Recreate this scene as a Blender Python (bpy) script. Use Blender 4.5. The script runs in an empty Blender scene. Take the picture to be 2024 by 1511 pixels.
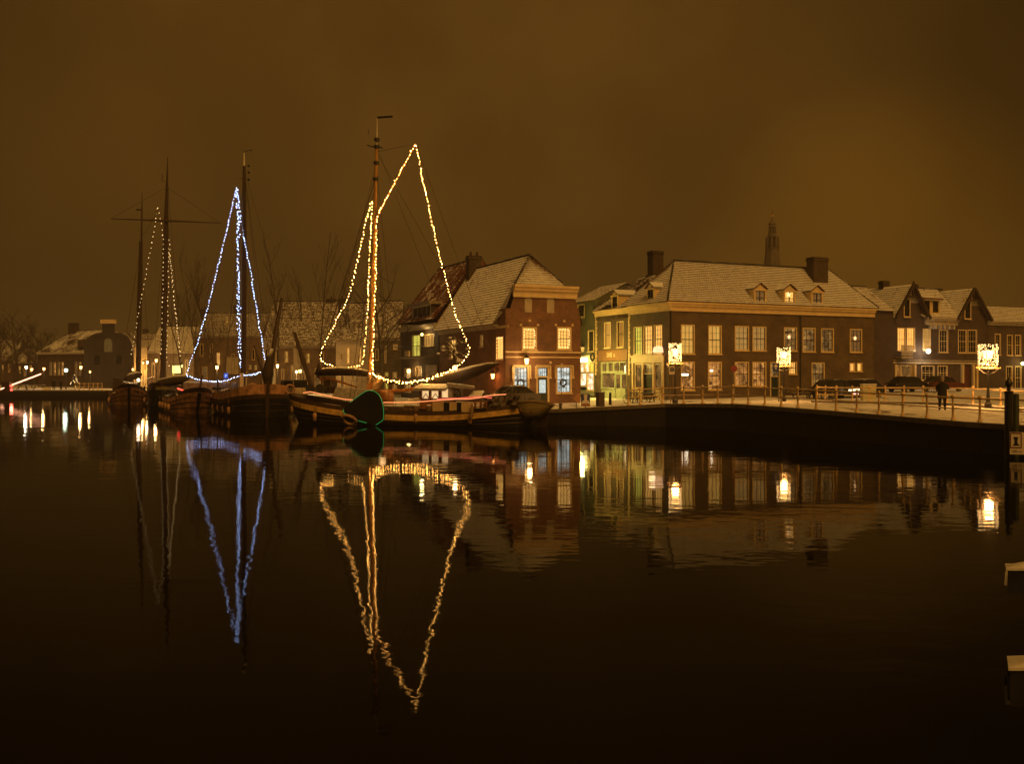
import bpy, bmesh, math, random
from mathutils import Vector, Matrix
random.seed(7)
SC = bpy.context.scene
COL = SC.collection
# ---------------------------------------------------------------- camera, sky, sun, exposure
F, CX, HY, H = 1945.0, 1012.0, 742.0, 3.5          # focal length in photo pixels, centre column, horizon row, eye height
cam = bpy.data.objects.new('camera', bpy.data.cameras.new('camera'))
COL.objects.link(cam)
cam.location = (0, 0, H)
cam.rotation_euler = (math.radians(90), 0, 0)
cam.data.sensor_width = 36.0
cam.data.lens = 36.0 * F / 2024.0
cam.data.shift_y = -13.5 / 2024.0
cam.data.clip_end = 4000
cam.data.clip_start = 0.2
SC.camera = cam
SUN_EL, SUN_AZ = 46.0, 205.0
world = bpy.data.worlds.new('World')
SC.world = world
world.use_nodes = True
nt = world.node_tree
nt.nodes.clear()
wo = nt.nodes.new('ShaderNodeOutputWorld')
add = nt.nodes.new('ShaderNodeAddShader')
bg1 = nt.nodes.new('ShaderNodeBackground')
bg2 = nt.nodes.new('ShaderNodeBackground')
sky = nt.nodes.new('ShaderNodeTexSky')
sky.sky_type = 'NISHITA'
sky.sun_disc = False
sky.sun_elevation = math.radians(-8)               # deep night: the true sky adds next to nothing
sky.sun_rotation = math.radians(SUN_AZ)
bg1.inputs[1].default_value = 0.05
nt.links.new(sky.outputs[0], bg1.inputs[0])
tc = nt.nodes.new('ShaderNodeTexCoord')
# low cloud lit by the town: brown, a little brighter towards the centre of town on the right
def vdot(v, c):
    n = nt.nodes.new('ShaderNodeVectorMath'); n.operation = 'DOT_PRODUCT'
    nt.links.new(v, n.inputs[0]); n.inputs[1].default_value = Vector(c).normalized()
    return n.outputs['Value']
def mrange(v, a, b, c, d, smooth=True):
    n = nt.nodes.new('ShaderNodeMapRange')
    if smooth: n.interpolation_type = 'SMOOTHSTEP'
    nt.links.new(v, n.inputs[0])
    for i, x in zip((1, 2, 3, 4), (a, b, c, d)): n.inputs[i].default_value = x
    return n.outputs[0]
def mathn(op, a, b):
    n = nt.nodes.new('ShaderNodeMath'); n.operation = op
    for i, x in enumerate((a, b)):
        if isinstance(x, (int, float)): n.inputs[i].default_value = x
        else: nt.links.new(x, n.inputs[i])
    return n.outputs[0]
gen = tc.outputs['Generated']
glow = mrange(vdot(gen, (0.375, 1.0, 0.09)), 0.978, 1.0, 0.0, 1.0)
wide = mrange(vdot(gen, (-0.10, 1.0, 0.40)), 0.83, 1.0, 0.36, 1.0)
nz = nt.nodes.new('ShaderNodeTexNoise')
nz.inputs['Scale'].default_value = 4.5
nz.inputs['Detail'].default_value = 4.0
nt.links.new(gen, nz.inputs['Vector'])
cl = mrange(nz.outputs[0], 0.3, 0.7, 0.84, 1.15)
lvl = mathn('MULTIPLY', wide, cl)
bg2.inputs[0].default_value = (0.092, 0.0385, 0.0052, 1)
bg3 = nt.nodes.new('ShaderNodeBackground'); bg3.inputs[0].default_value = (0.064, 0.024, 0.0012, 1)
add2 = nt.nodes.new('ShaderNodeAddShader')
nt.links.new(mathn('MULTIPLY', glow, cl), bg3.inputs[1])
nt.links.new(lvl, bg2.inputs[1])
nt.links.new(bg1.outputs[0], add.inputs[0])
nt.links.new(bg2.outputs[0], add.inputs[1])
nt.links.new(add.outputs[0], add2.inputs[0]); nt.links.new(bg3.outputs[0], add2.inputs[1])
nt.links.new(add2.outputs[0], wo.inputs[0])
sun = bpy.data.objects.new('sun', bpy.data.lights.new('sun', 'SUN'))
COL.objects.link(sun)
sun.data.energy = 1.72                             # the soft glow of the town and cloud behind the camera
sun.data.color = (1.0, 0.47, 0.09)
sun.data.angle = math.radians(40)
_a, _e = math.radians(SUN_AZ), math.radians(SUN_EL)
_sd = Vector((math.sin(_a) * math.cos(_e) * -1, math.cos(_a) * math.cos(_e), math.sin(_e)))
sun.rotation_euler = _sd.to_track_quat('Z', 'Y').to_euler()
sun.location = _sd * 120
SC.view_settings.view_transform = 'Standard'
SC.view_settings.look = 'None'
SC.view_settings.exposure = 0
SC.view_settings.gamma = 1
SC.view_settings.use_curve_mapping = False
SC.render.engine = 'CYCLES'
SC.cycles.use_denoising = True
SC.cycles.max_bounces = 6
SC.cycles.sample_clamp_indirect = 25
SC.cycles.caustics_reflective = False
SC.cycles.caustics_refractive = False

# ---------------------------------------------------------------- helpers
WM = {}
def link(o, parent=None, world_coords=True):
    COL.objects.link(o)
    if parent is not None:
        o.parent = parent
        if world_coords:
            o.matrix_parent_inverse = WM.get(parent, Matrix()).inverted()
            WM[o] = Matrix()
    return o
def tag(o, label=None, cat=None, group=None, kind=None):
    if label: o['label'] = label
    if cat: o['category'] = cat
    if group: o['group'] = group
    if kind: o['kind'] = kind
    return o
def thing(name, label, cat, loc=(0, 0, 0), rotz=0.0, group=None):
    o = bpy.data.objects.new(name, None)
    o.empty_display_size = 0.3
    COL.objects.link(o)
    o.location = loc
    o.rotation_euler = (0, 0, rotz)
    WM[o] = Matrix.Translation(Vector(loc)) @ Matrix.Rotation(rotz, 4, 'Z')
    return tag(o, label, cat, group)
def copy_tree(o, parent=None):
    c = o.copy()
    COL.objects.link(c)
    if parent is not None: c.parent = parent
    for ch in list(o.children): copy_tree(ch, c)
    return c
def place(proto, first, loc, rotz, label, group=None):
    o = proto if first else copy_tree(proto)
    o.location = loc
    o.rotation_euler = (0, 0, rotz)
    tag(o, label, None, group)
    return o
def pt(x, y, d): return Vector(((x - CX) / F * d, d, H + (HY - y) / F * d))
def at(x, d, z): return Vector(((x - CX) / F * d, d, z))
class MB:
    def __init__(s): s.v = []; s.f = []; s.mi = []
    def poly(s, pts, mi=0):
        b = len(s.v); s.v += [tuple(p) for p in pts]
        s.f.append(tuple(range(b, b + len(pts)))); s.mi.append(mi)
    def hexa(s, p, mi=0):                          # p: 4 bottom, 4 top corners
        b = len(s.v); s.v += [tuple(q) for q in p]
        for q in ((3, 2, 1, 0), (4, 5, 6, 7), (0, 1, 5, 4), (1, 2, 6, 5), (2, 3, 7, 6), (3, 0, 4, 7)):
            s.f.append(tuple(b + k for k in q)); s.mi.append(mi)
    def box(s, c, size, rz=0.0, mi=0):
        c = Vector(c); x, y, z = (k / 2 for k in size); ca, sa = math.cos(rz), math.sin(rz)
        def w(a, b_, d): return (c.x + a * ca - b_ * sa, c.y + a * sa + b_ * ca, c.z + d)
        s.hexa([w(-x, -y, -z), w(x, -y, -z), w(x, y, -z), w(-x, y, -z), w(-x, -y, z), w(x, -y, z), w(x, y, z), w(-x, y, z)], mi)
    def bar(s, a, b, w, h=None):                   # square bar between two points
        s.tube([a, b], w * 0.7071, 4)
    def tube(s, pts, r, sides=6, cap=True, mi=0):
        pts = [Vector(p) for p in pts]; n = len(pts)
        rs = r if isinstance(r, (list, tuple)) else [r] * n
        base = len(s.v)
        for i, p in enumerate(pts):
            d = (pts[min(i + 1, n - 1)] - pts[max(i - 1, 0)])
            d = d.normalized() if d.length > 1e-9 else Vector((0, 0, 1))
            up = Vector((0, 0, 1)) if abs(d.z) < 0.95 else Vector((1, 0, 0))
            a = d.cross(up).normalized(); b = a.cross(d)
            for k in range(sides):
                t = 2 * math.pi * (k + 0.5) / sides
                s.v.append(tuple(p + (a * math.cos(t) + b * math.sin(t)) * rs[i]))
        for i in range(n - 1):
            for k in range(sides):
                k2 = (k + 1) % sides
                s.f.append((base + i * sides + k, base + i * sides + k2, base + (i + 1) * sides + k2, base + (i + 1) * sides + k)); s.mi.append(mi)
        if cap:
            s.f.append(tuple(base + k for k in range(sides))[::-1]); s.mi.append(mi)
            s.f.append(tuple(base + (n - 1) * sides + k for k in range(sides))); s.mi.append(mi)
    def lathe(s, c, prof, sides=12, mi=0):         # prof: (radius, z)
        c = Vector(c); base = len(s.v)
        for r, z in prof:
            for k in range(sides):
                t = 2 * math.pi * k / sides
                s.v.append((c.x + r * math.cos(t), c.y + r * math.sin(t), c.z + z))
        for i in range(len(prof) - 1):
            for k in range(sides):
                k2 = (k + 1) % sides
                s.f.append((base + i * sides + k, base + i * sides + k2, base + (i + 1) * sides + k2, base + (i + 1) * sides + k)); s.mi.append(mi)
        s.f.append(tuple(base + k for k in range(sides))[::-1]); s.mi.append(mi)
        s.f.append(tuple(base + (len(prof) - 1) * sides + k for k in range(sides))); s.mi.append(mi)
    def octa(s, c, r):
        b = len(s.v); c = Vector(c)
        s.v += [tuple(c + Vector(d) * r) for d in ((1, 0, 0), (0, 1, 0), (-1, 0, 0), (0, -1, 0), (0, 0, 1), (0, 0, -1))]
        for k in range(4):
            s.f.append((b + k, b + (k + 1) % 4, b + 4)); s.f.append((b + (k + 1) % 4, b + k, b + 5)); s.mi += [0, 0]
    def ball(s, c, r, n=8, m=6, sc=(1, 1, 1)):
        c = Vector(c); base = len(s.v)
        for i in range(m + 1):
            th = math.pi * i / m
            for k in range(n):
                ph = 2 * math.pi * k / n
                s.v.append((c.x + r * sc[0] * math.sin(th) * math.cos(ph), c.y + r * sc[1] * math.sin(th) * math.sin(ph), c.z + r * sc[2] * math.cos(th)))
        for i in range(m):
            for k in range(n):
                k2 = (k + 1) % n
                s.f.append((base + i * n + k, base + (i + 1) * n + k, base + (i + 1) * n + k2, base + i * n + k2)); s.mi.append(0)
    def torus(s, c, R, r, ax, ay, n=16, m=6):
        c = Vector(c); ax = Vector(ax); ay = Vector(ay); az = ax.cross(ay).normalized(); base = len(s.v)
        for i in range(n):
            t = 2 * math.pi * i / n; d = ax * math.cos(t) + ay * math.sin(t)
            for k in range(m):
                q = 2 * math.pi * k / m
                s.v.append(tuple(c + d * (R + r * math.cos(q)) + az * r * math.sin(q)))
        for i in range(n):
            for k in range(m):
                i2, k2 = (i + 1) % n, (k + 1) % m
                s.f.append((base + i * m + k, base + i2 * m + k, base + i2 * m + k2, base + i * m + k2)); s.mi.append(0)
    def build(s, name, mats, parent=None, world_coords=True, smooth=False):
        me = bpy.data.meshes.new(name)
        me.from_pydata(s.v, [], s.f)
        mats = mats if isinstance(mats, (list, tuple)) else [mats]
        for m in mats: me.materials.append(m)
        if len(mats) > 1: me.polygons.foreach_set('material_index', s.mi)
        if smooth: me.polygons.foreach_set('use_smooth', [True] * len(s.f))
        me.update()
        o = bpy.data.objects.new(name, me)
        return link(o, parent, world_coords)
def light(name, loc, watts, col, rad, parent, world_coords=True):
    l = bpy.data.lights.new(name, 'POINT'); l.energy = watts; l.color = col; l.shadow_soft_size = rad
    o = bpy.data.objects.new(name, l); o.location = loc
    return link(o, parent, world_coords)
def text_mesh(body, size, depth=0.01):
    cu = bpy.data.curves.new('lettering', 'FONT'); cu.body = body; cu.size = size; cu.extrude = depth; cu.resolution_u = 2
    cu.align_x = 'CENTER'
    tmp = bpy.data.objects.new('lettering', cu); COL.objects.link(tmp)
    bpy.context.view_layer.update()
    dg = bpy.context.evaluated_depsgraph_get()
    me = bpy.data.meshes.new_from_object(tmp.evaluated_get(dg))
    bpy.data.objects.remove(tmp)
    return me
# ---------------------------------------------------------------- materials
UX, UY = 0.9107, 0.4131                            # direction of the quay fronts
def new_mat(name):
    m = bpy.data.materials.new(name); m.use_nodes = True
    b = m.node_tree.nodes['Principled BSDF']
    return m, m.node_tree, b
def noise_col(t, col, var, scale, vec=None, detail=5):
    n = t.nodes.new('ShaderNodeTexNoise'); n.inputs['Scale'].default_value = scale; n.inputs['Detail'].default_value = detail
    if vec is None:
        g = t.nodes.new('ShaderNodeNewGeometry'); vec = g.outputs['Position']
    t.links.new(vec, n.inputs['Vector'])
    r = t.nodes.new('ShaderNodeValToRGB')
    r.color_ramp.elements[0].position = 0.3; r.color_ramp.elements[1].position = 0.7
    r.color_ramp.elements[0].color = (*[max(0, c * (1 - var)) for c in col], 1)
    r.color_ramp.elements[1].color = (*[min(1, c * (1 + var)) for c in col], 1)
    t.links.new(n.outputs[0], r.inputs[0])
    return r.outputs[0], n.outputs[0]
def M(name, col, rough=0.7, var=0.25, scale=3.0, bump=0.0, metal=0.0):
    m, t, b = new_mat(name)
    c, n = noise_col(t, col, var, scale)
    t.links.new(c, b.inputs['Base Color'])
    b.inputs['Roughness'].default_value = rough; b.inputs['Metallic'].default_value = metal
    if bump:
        bp = t.nodes.new('ShaderNodeBump'); bp.inputs['Distance'].default_value = bump; bp.inputs['Strength'].default_value = 0.6
        t.links.new(n, bp.inputs['Height']); t.links.new(bp.outputs[0], b.inputs['Normal'])
    return m
def E(name, col, strength, var=0.0, scale=2.0, stretch=None):
    m, t, b = new_mat(name)
    b.inputs['Base Color'].default_value = (*[c * 0.3 for c in col], 1)
    b.inputs['Roughness'].default_value = 0.25
    if var:
        vec = None
        if stretch:
            gg = t.nodes.new('ShaderNodeNewGeometry'); mp = t.nodes.new('ShaderNodeMapping'); mp.inputs['Scale'].default_value = stretch
            t.links.new(gg.outputs['Position'], mp.inputs[0]); vec = mp.outputs[0]
        c, n = noise_col(t, col, var, scale, vec); t.links.new(c, b.inputs['Emission Color'])
    else: b.inputs['Emission Color'].default_value = (*col, 1)
    b.inputs['Emission Strength'].default_value = strength
    return m
def interior(name, dark, lit, hot, strength, scale=1.6):
    """A lit room seen through a pane: lit wall, dark furniture, a few bright spots."""
    m, t, b = new_mat(name)
    g = t.nodes.new('ShaderNodeNewGeometry')
    mp = t.nodes.new('ShaderNodeMapping'); mp.inputs['Scale'].default_value = (1, 1, 1.35)
    t.links.new(g.outputs['Position'], mp.inputs[0])
    n = t.nodes.new('ShaderNodeTexVoronoi'); n.inputs['Scale'].default_value = scale
    t.links.new(mp.outputs[0], n.inputs['Vector'])
    n2 = t.nodes.new('ShaderNodeTexNoise'); n2.inputs['Scale'].default_value = scale * 2.2; n2.inputs['Detail'].default_value = 3
    t.links.new(mp.outputs[0], n2.inputs['Vector'])
    ad = t.nodes.new('ShaderNodeMix'); ad.data_type = 'FLOAT'; ad.inputs['Factor'].default_value = 0.55
    t.links.new(n.outputs['Color'], ad.inputs['A']); t.links.new(n2.outputs[0], ad.inputs['B'])
    r = t.nodes.new('ShaderNodeValToRGB'); e = r.color_ramp.elements
    e[0].position = 0.27; e[0].color = (*dark, 1); e[1].position = 0.56; e[1].color = (*lit, 1)
    x = e.new(0.84); x.color = (*hot, 1)
    t.links.new(ad.outputs['Result'], r.inputs[0])
    t.links.new(r.outputs[0], b.inputs['Emission Color'])
    b.inputs['Emission Strength'].default_value = strength
    b.inputs['Base Color'].default_value = (0.02, 0.015, 0.01, 1); b.inputs['Roughness'].default_value = 0.15
    return m
def brick(name, col, mortar, bw=0.22, bh=0.066, var=0.35, damp=0.34):
    m, t, b = new_mat(name)
    g = t.nodes.new('ShaderNodeNewGeometry')
    d = t.nodes.new('ShaderNodeVectorMath'); d.operation = 'DOT_PRODUCT'
    t.links.new(g.outputs['Position'], d.inputs[0]); d.inputs[1].default_value = (UX + UY, UY - UX, 0)
    sx = t.nodes.new('ShaderNodeSeparateXYZ'); t.links.new(g.outputs['Position'], sx.inputs[0])
    cb = t.nodes.new('ShaderNodeCombineXYZ'); t.links.new(d.outputs['Value'], cb.inputs[0]); t.links.new(sx.outputs[2], cb.inputs[1])
    br = t.nodes.new('ShaderNodeTexBrick'); t.links.new(cb.outputs[0], br.inputs['Vector'])
    br.inputs['Scale'].default_value = 1.0; br.inputs['Brick Width'].default_value = bw; br.inputs['Row Height'].default_value = bh
    br.inputs['Mortar Size'].default_value = 0.009; br.inputs['Bias'].default_value = -0.2
    br.inputs['Color1'].default_value = (*[c * (1 + var) for c in col], 1); br.inputs['Color2'].default_value = (*[c * (1 - var) for c in col], 1)
    br.inputs['Mortar'].default_value = (*mortar, 1)
    c, n = noise_col(t, (0.85, 0.85, 0.85), damp, 0.9, None, 9)
    mx = t.nodes.new('ShaderNodeMix'); mx.data_type = 'RGBA'; mx.blend_type = 'MULTIPLY'; mx.inputs['Factor'].default_value = 1
    t.links.new(br.outputs['Color'], mx.inputs['A']); t.links.new(c, mx.inputs['B'])
    t.links.new(mx.outputs['Result'], b.inputs['Base Color']); b.inputs['Roughness'].default_value = 0.85
    bp = t.nodes.new('ShaderNodeBump'); bp.inputs['Distance'].default_value = 0.008; bp.invert = True
    t.links.new(br.outputs['Fac'], bp.inputs['Height']); t.links.new(bp.outputs[0], b.inputs['Normal'])
    return m
SNOW = (0.78, 0.79, 0.80)
def snowy(name, base, cover, scale=1.2, rough=0.75, nz0=0.25, nz1=0.6, var=0.3, fine=9.0, stretch=None):
    """Whatever it is, with snow lying where faces look up; cover 0..1 is how much of them is white."""
    m, t, b = new_mat(name)
    g = t.nodes.new('ShaderNodeNewGeometry')
    c, n = noise_col(t, base, var, 4.0)
    s = t.nodes.new('ShaderNodeSeparateXYZ'); t.links.new(g.outputs['Normal'], s.inputs[0])
    up = t.nodes.new('ShaderNodeMapRange'); up.inputs[1].default_value = nz0; up.inputs[2].default_value = nz1
    t.links.new(s.outputs[2], up.inputs[0])
    a = t.nodes.new('ShaderNodeTexNoise'); a.inputs['Scale'].default_value = scale; a.inputs['Detail'].default_value = 3
    f = t.nodes.new('ShaderNodeTexNoise'); f.inputs['Scale'].default_value = fine; f.inputs['Detail'].default_value = 4
    for q in (a, f):
        if stretch and q is a:
            mp = t.nodes.new('ShaderNodeMapping'); mp.inputs['Rotation'].default_value = (0, 0, math.radians(18)); mp.inputs['Scale'].default_value = (*stretch, 1)
            t.links.new(g.outputs['Position'], mp.inputs[0]); t.links.new(mp.outputs[0], q.inputs['Vector'])
        else: t.links.new(g.outputs['Position'], q.inputs['Vector'])
    mx = t.nodes.new('ShaderNodeMix'); mx.data_type = 'FLOAT'; mx.inputs['Factor'].default_value = 0.5
    t.links.new(a.outputs[0], mx.inputs['A']); t.links.new(f.outputs[0], mx.inputs['B'])
    th = t.nodes.new('ShaderNodeMapRange'); lo = 0.72 - 0.5 * cover
    th.inputs[1].default_value = lo - 0.07; th.inputs[2].default_value = lo + 0.07
    t.links.new(mx.outputs['Result'], th.inputs[0])
    mu = t.nodes.new('ShaderNodeMath'); mu.operation = 'MULTIPLY'
    t.links.new(up.outputs[0], mu.inputs[0]); t.links.new(th.outputs[0], mu.inputs[1])
    sc, _ = noise_col(t, SNOW, 0.12, 2.0)
    cm = t.nodes.new('ShaderNodeMix'); cm.data_type = 'RGBA'
    t.links.new(mu.outputs[0], cm.inputs['Factor']); t.links.new(c, cm.inputs['A']); t.links.new(sc, cm.inputs['B'])
    t.links.new(cm.outputs['Result'], b.inputs['Base Color']); b.inputs['Roughness'].default_value = rough
    bp = t.nodes.new('ShaderNodeBump'); bp.inputs['Distance'].default_value = 0.02; bp.inputs['Strength'].default_value = 0.5
    t.links.new(f.outputs[0], bp.inputs['Height']); t.links.new(bp.outputs[0], b.inputs['Normal'])
    return m
m_brick_red = brick('brick red', (0.25, 0.105, 0.045), (0.20, 0.16, 0.12))
m_brick_brown = brick('brick brown', (0.125, 0.080, 0.040), (0.14, 0.11, 0.08))
m_brick_dark = brick('brick dark', (0.085, 0.05, 0.032), (0.09, 0.07, 0.05))
m_brick_shaded = brick('brick shaded', (0.035, 0.022, 0.014), (0.04, 0.03, 0.02))  # bell gable brick, darkened in colour because the even sun lights it too much
m_brick_grey = brick('brick grey', (0.13, 0.11, 0.08), (0.13, 0.11, 0.09))
m_brick_far = M('brick far', (0.16, 0.11, 0.07), 0.85, 0.35, 1.5)
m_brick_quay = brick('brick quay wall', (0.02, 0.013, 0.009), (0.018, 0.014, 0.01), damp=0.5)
m_plaster = M('plaster pale', (0.42, 0.36, 0.26), 0.8, 0.2, 1.2)
m_plaster_green = M('plaster green', (0.11, 0.11, 0.06), 0.8, 0.25, 1.0)
m_cream = M('paint cream', (0.68, 0.52, 0.27), 0.5, 0.12, 2.0)
m_white = M('paint white', (0.72, 0.66, 0.54), 0.5, 0.12, 3.0)
m_greenpaint = M('paint sage green', (0.36, 0.40, 0.27), 0.45, 0.12, 3.0)
m_stone = M('stone pale', (0.45, 0.38, 0.28), 0.8, 0.25, 3.0)
m_darkgreen = M('paint dark green', (0.015, 0.03, 0.02), 0.3, 0.2, 3.0)
m_black = M('paint black', (0.012, 0.011, 0.010), 0.4, 0.3, 4.0)
m_iron = M('iron dark', (0.02, 0.018, 0.015), 0.45, 0.3, 6.0)
m_rail = snowy('paint rail cream', (0.64, 0.43, 0.19), 0.35, 3.0, 0.5)
m_sash = M('paint sash dark', (0.05, 0.035, 0.02), 0.4, 0.2, 4.0)
m_glass = M('glass dark', (0.018, 0.016, 0.013), 0.08, 0.4, 0.8)
m_lead = M('lead grey', (0.16, 0.13, 0.10), 0.6, 0.2, 3.0)
m_wood = M('wood varnished', (0.30, 0.13, 0.04), 0.35, 0.3, 2.0)
m_wood_dark = M('wood dark', (0.05, 0.028, 0.014), 0.5, 0.35, 3.0)
m_timber = snowy('timber wet', (0.012, 0.010, 0.008), 0.95, 2.0, 0.6, 0.3, 0.7)
m_rope = M('rope', (0.22, 0.15, 0.08), 0.9, 0.3, 10.0)
m_wire = M('wire', (0.06, 0.045, 0.03), 0.6, 0.2, 4.0)
m_snow = M('snow', SNOW, 0.8, 0.1, 2.0, 0.03)
m_roof_snow = snowy('roof tiles under snow', (0.10, 0.045, 0.025), 0.83, 0.35)
m_roof_patch = snowy('roof tiles patchy snow', (0.13, 0.055, 0.03), 0.70, 0.5, fine=3.0)
m_roof_thin = snowy('roof tiles thin snow', (0.055, 0.026, 0.016), 0.42, 0.45, fine=3.5)
m_roof_far = snowy('roof tiles dim', (0.13, 0.09, 0.055), 0.40, 3.0, fine=11.0)
m_roof_red = snowy('roof tiles red brown', (0.13, 0.036, 0.018), 0.30, 0.8, fine=4.0)
m_roof_dark = snowy('slate dark', (0.035, 0.028, 0.022), 0.25, 0.9)
m_street = snowy('street with trodden snow', (0.13, 0.10, 0.075), 0.60, 1.0, 0.75, 0.5, 0.9, 0.3, 1.6, stretch=(1.0, 0.10))
m_coping = snowy('coping stone', (0.16, 0.13, 0.10), 0.9, 0.8)
m_deck = snowy('deck with snow', (0.09, 0.06, 0.035), 0.75, 0.9)
m_tarp = snowy('tarpaulin grey', (0.30, 0.28, 0.26), 0.72, 1.2, 0.6, 0.45, 0.85)
m_sail = snowy('sail brown', (0.035, 0.020, 0.012), 0.7, 1.0, 0.8, 0.55, 0.9)
m_canvas = M('canvas pale', (0.42, 0.30, 0.17), 0.85, 0.25, 1.6, 0.05)
m_garland = M('garland fir', (0.03, 0.035, 0.015), 0.8, 0.4, 12.0)
m_bark = M('bark', (0.085, 0.065, 0.04), 0.9, 0.3, 5.0)
m_rubber = M('rubber', (0.02, 0.018, 0.016), 0.8, 0.2, 5.0)
m_tyre_pale = M('fender pale', (0.38, 0.22, 0.12), 0.8, 0.25, 5.0)
m_pink = M('hull oxide red', (0.52, 0.28, 0.15), 0.55, 0.55, 1.6)
m_hull_olive = M('hull ochre', (0.25, 0.19, 0.08), 0.55, 0.3, 0.8)
m_strake = M('paint strake ochre', (0.66, 0.41, 0.12), 0.5, 0.35, 2.2)
m_skin = M('skin', (0.45, 0.27, 0.19), 0.6, 0.1, 8.0)
m_cloth = M('cloth black', (0.010, 0.009, 0.009), 0.9, 0.3, 10.0)
m_hair = M('hair grey', (0.30, 0.27, 0.24), 0.8, 0.3, 20.0)
# lit things
p_amber = E('window lit amber', (1.0, 0.45, 0.095), 1.3, 0.25, 1.0, (4, 4, .6))
p_tan = E('curtain lit tan', (1.0, 0.50, 0.10), 0.62, 0.28, 1.0, (5, 5, .5))
p_tan2 = E('curtain lit dim', (0.80, 0.46, 0.12), 0.36, 0.3, 1.0, (5, 5, .5))
p_dim = E('window faint', (0.75, 0.45, 0.15), 0.10, 0.5, 1.0)
p_yellow = E('window lit yellow', (0.95, 0.74, 0.10), 0.75, 0.3, 1.2)
p_cool = interior('window lit cool white', (0.16, 0.16, 0.12), (0.70, 0.80, 0.74), (1, 1, 0.95), 1.0, 2.4)
p_room = interior('room lit warm', (0.05, 0.02, 0.006), (0.46, 0.185, 0.040), (1.0, 0.50, 0.13), 1.2, 1.5)
p_room_dim = interior('room lit low', (0.03, 0.015, 0.005), (0.17, 0.085, 0.022), (0.60, 0.29, 0.065), 1.2, 1.6)
p_shop = interior('shop lit bright', (0.30, 0.16, 0.05), (1.0, 0.70, 0.42), (1.0, 0.95, 0.85), 1.6, 2.2)
p_bulb = E('bulb warm', (1.0, 0.44, 0.085), 80.0)
p_bulb_far = E('bulb warm pale', (1.0, 0.62, 0.24), 3.5)
p_bulb_blue = E('bulb blue white', (0.42, 0.56, 1.0), 16.0)
p_lamp = E('lamp glass lit', (1.0, 0.52, 0.14), 6.5)
p_lamp_white = E('lamp glass white', (1.0, 0.80, 0.55), 10.0)
p_lamp_green = E('lamp globe greenish', (0.75, 1.0, 0.70), 6.0)
p_lamp_yellow = E('lamp box yellow', (1.0, 0.85, 0.30), 8.0)
p_lamp_red = E('lamp red', (1.0, 0.05, 0.03), 6.0)
p_lamp_orange = E('lamp orange', (1.0, 0.33, 0.07), 14.0)
p_rope_orange = E('rope light orange', (1.0, 0.30, 0.10), 1.5)
p_rope_red = E('rope light red', (1.0, 0.16, 0.10), 1.1)
p_rope_green = E('rope light green', (0.05, 0.62, 0.13), 0.32)
p_barrier = E('barrier light', (1.0, 0.42, 0.22), 5.0)
p_sign_blue = E('sign blue lit', (0.05, 0.16, 0.85), 0.7)
# ---------------------------------------------------------------- facade helper
class Face:
    """A vertical plane: origin, direction u to the right as seen from the front, outward normal n."""
    def __init__(s, A, u):
        s.A = Vector((A[0], A[1])); s.u = Vector((u[0], u[1])).normalized(); s.n = Vector((s.u.y, -s.u.x))
    def P(s, a, z, o=0.0):
        q = s.A + s.u * a + s.n * o
        return Vector((q.x, q.y, z))
    def off(s, o): return Face(s.A + s.n * o, s.u)
    def s_at(s, x):
        k = (x - CX) / F
        return (k * s.A.y - s.A.x) / (s.u.x - k * s.u.y)
    def px(s, x, y):
        a = s.s_at(x); Y = s.A.y + s.u.y * a
        return a, H + (HY - y) / F * Y
    def W(s, x, y, o=0.0):
        a, z = s.off(o).px(x, y)
        return s.P(a, z, o)
    def rect(s, x0, y0, x1, y1, o=0.0):
        f = s.off(o)
        a0, a1 = f.s_at(x0), f.s_at(x1)
        Y = f.A.y + f.u.y * (a0 + a1) / 2
        return a0, H + (HY - y1) / F * Y, a1, H + (HY - y0) / F * Y
    def box(s, mb, a0, z0, a1, z1, o0, o1, mi=0):
        mb.hexa([s.P(a0, z0, o1), s.P(a1, z0, o1), s.P(a1, z0, o0), s.P(a0, z0, o0),
                 s.P(a0, z1, o1), s.P(a1, z1, o1), s.P(a1, z1, o0), s.P(a0, z1, o0)], mi)
    def pbox(s, mb, x0, y0, x1, y1, o0, o1, mi=0):
        s.box(mb, *s.rect(x0, y0, x1, y1, o1), o0, o1, mi)
def wall_sheet(mb, f, s0, s1, z0, z1, holes=(), o=0.0, depth=0.22):
    ss = sorted({s0, s1, *[q for h in holes for q in (h[0], h[2]) if s0 < q < s1]})
    zs = sorted({z0, z1, *[q for h in holes for q in (h[1], h[3]) if z0 < q < z1]})
    for i in range(len(ss) - 1):
        for j in range(len(zs) - 1):
            cs, cz = (ss[i] + ss[i + 1]) / 2, (zs[j] + zs[j + 1]) / 2
            if any(h[0] < cs < h[2] and h[1] < cz < h[3] for h in holes): continue
            mb.poly([f.P(ss[i], zs[j], o), f.P(ss[i + 1], zs[j], o), f.P(ss[i + 1], zs[j + 1], o), f.P(ss[i], zs[j + 1], o)])
    for a0, b0, a1, b1 in holes:
        for p, q in (((a0, b0), (a1, b0)), ((a1, b0), (a1, b1)), ((a1, b1), (a0, b1)), ((a0, b1), (a0, b0))):
            mb.poly([f.P(*p, o), f.P(*p, o - depth), f.P(*q, o - depth), f.P(*q, o)])
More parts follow.
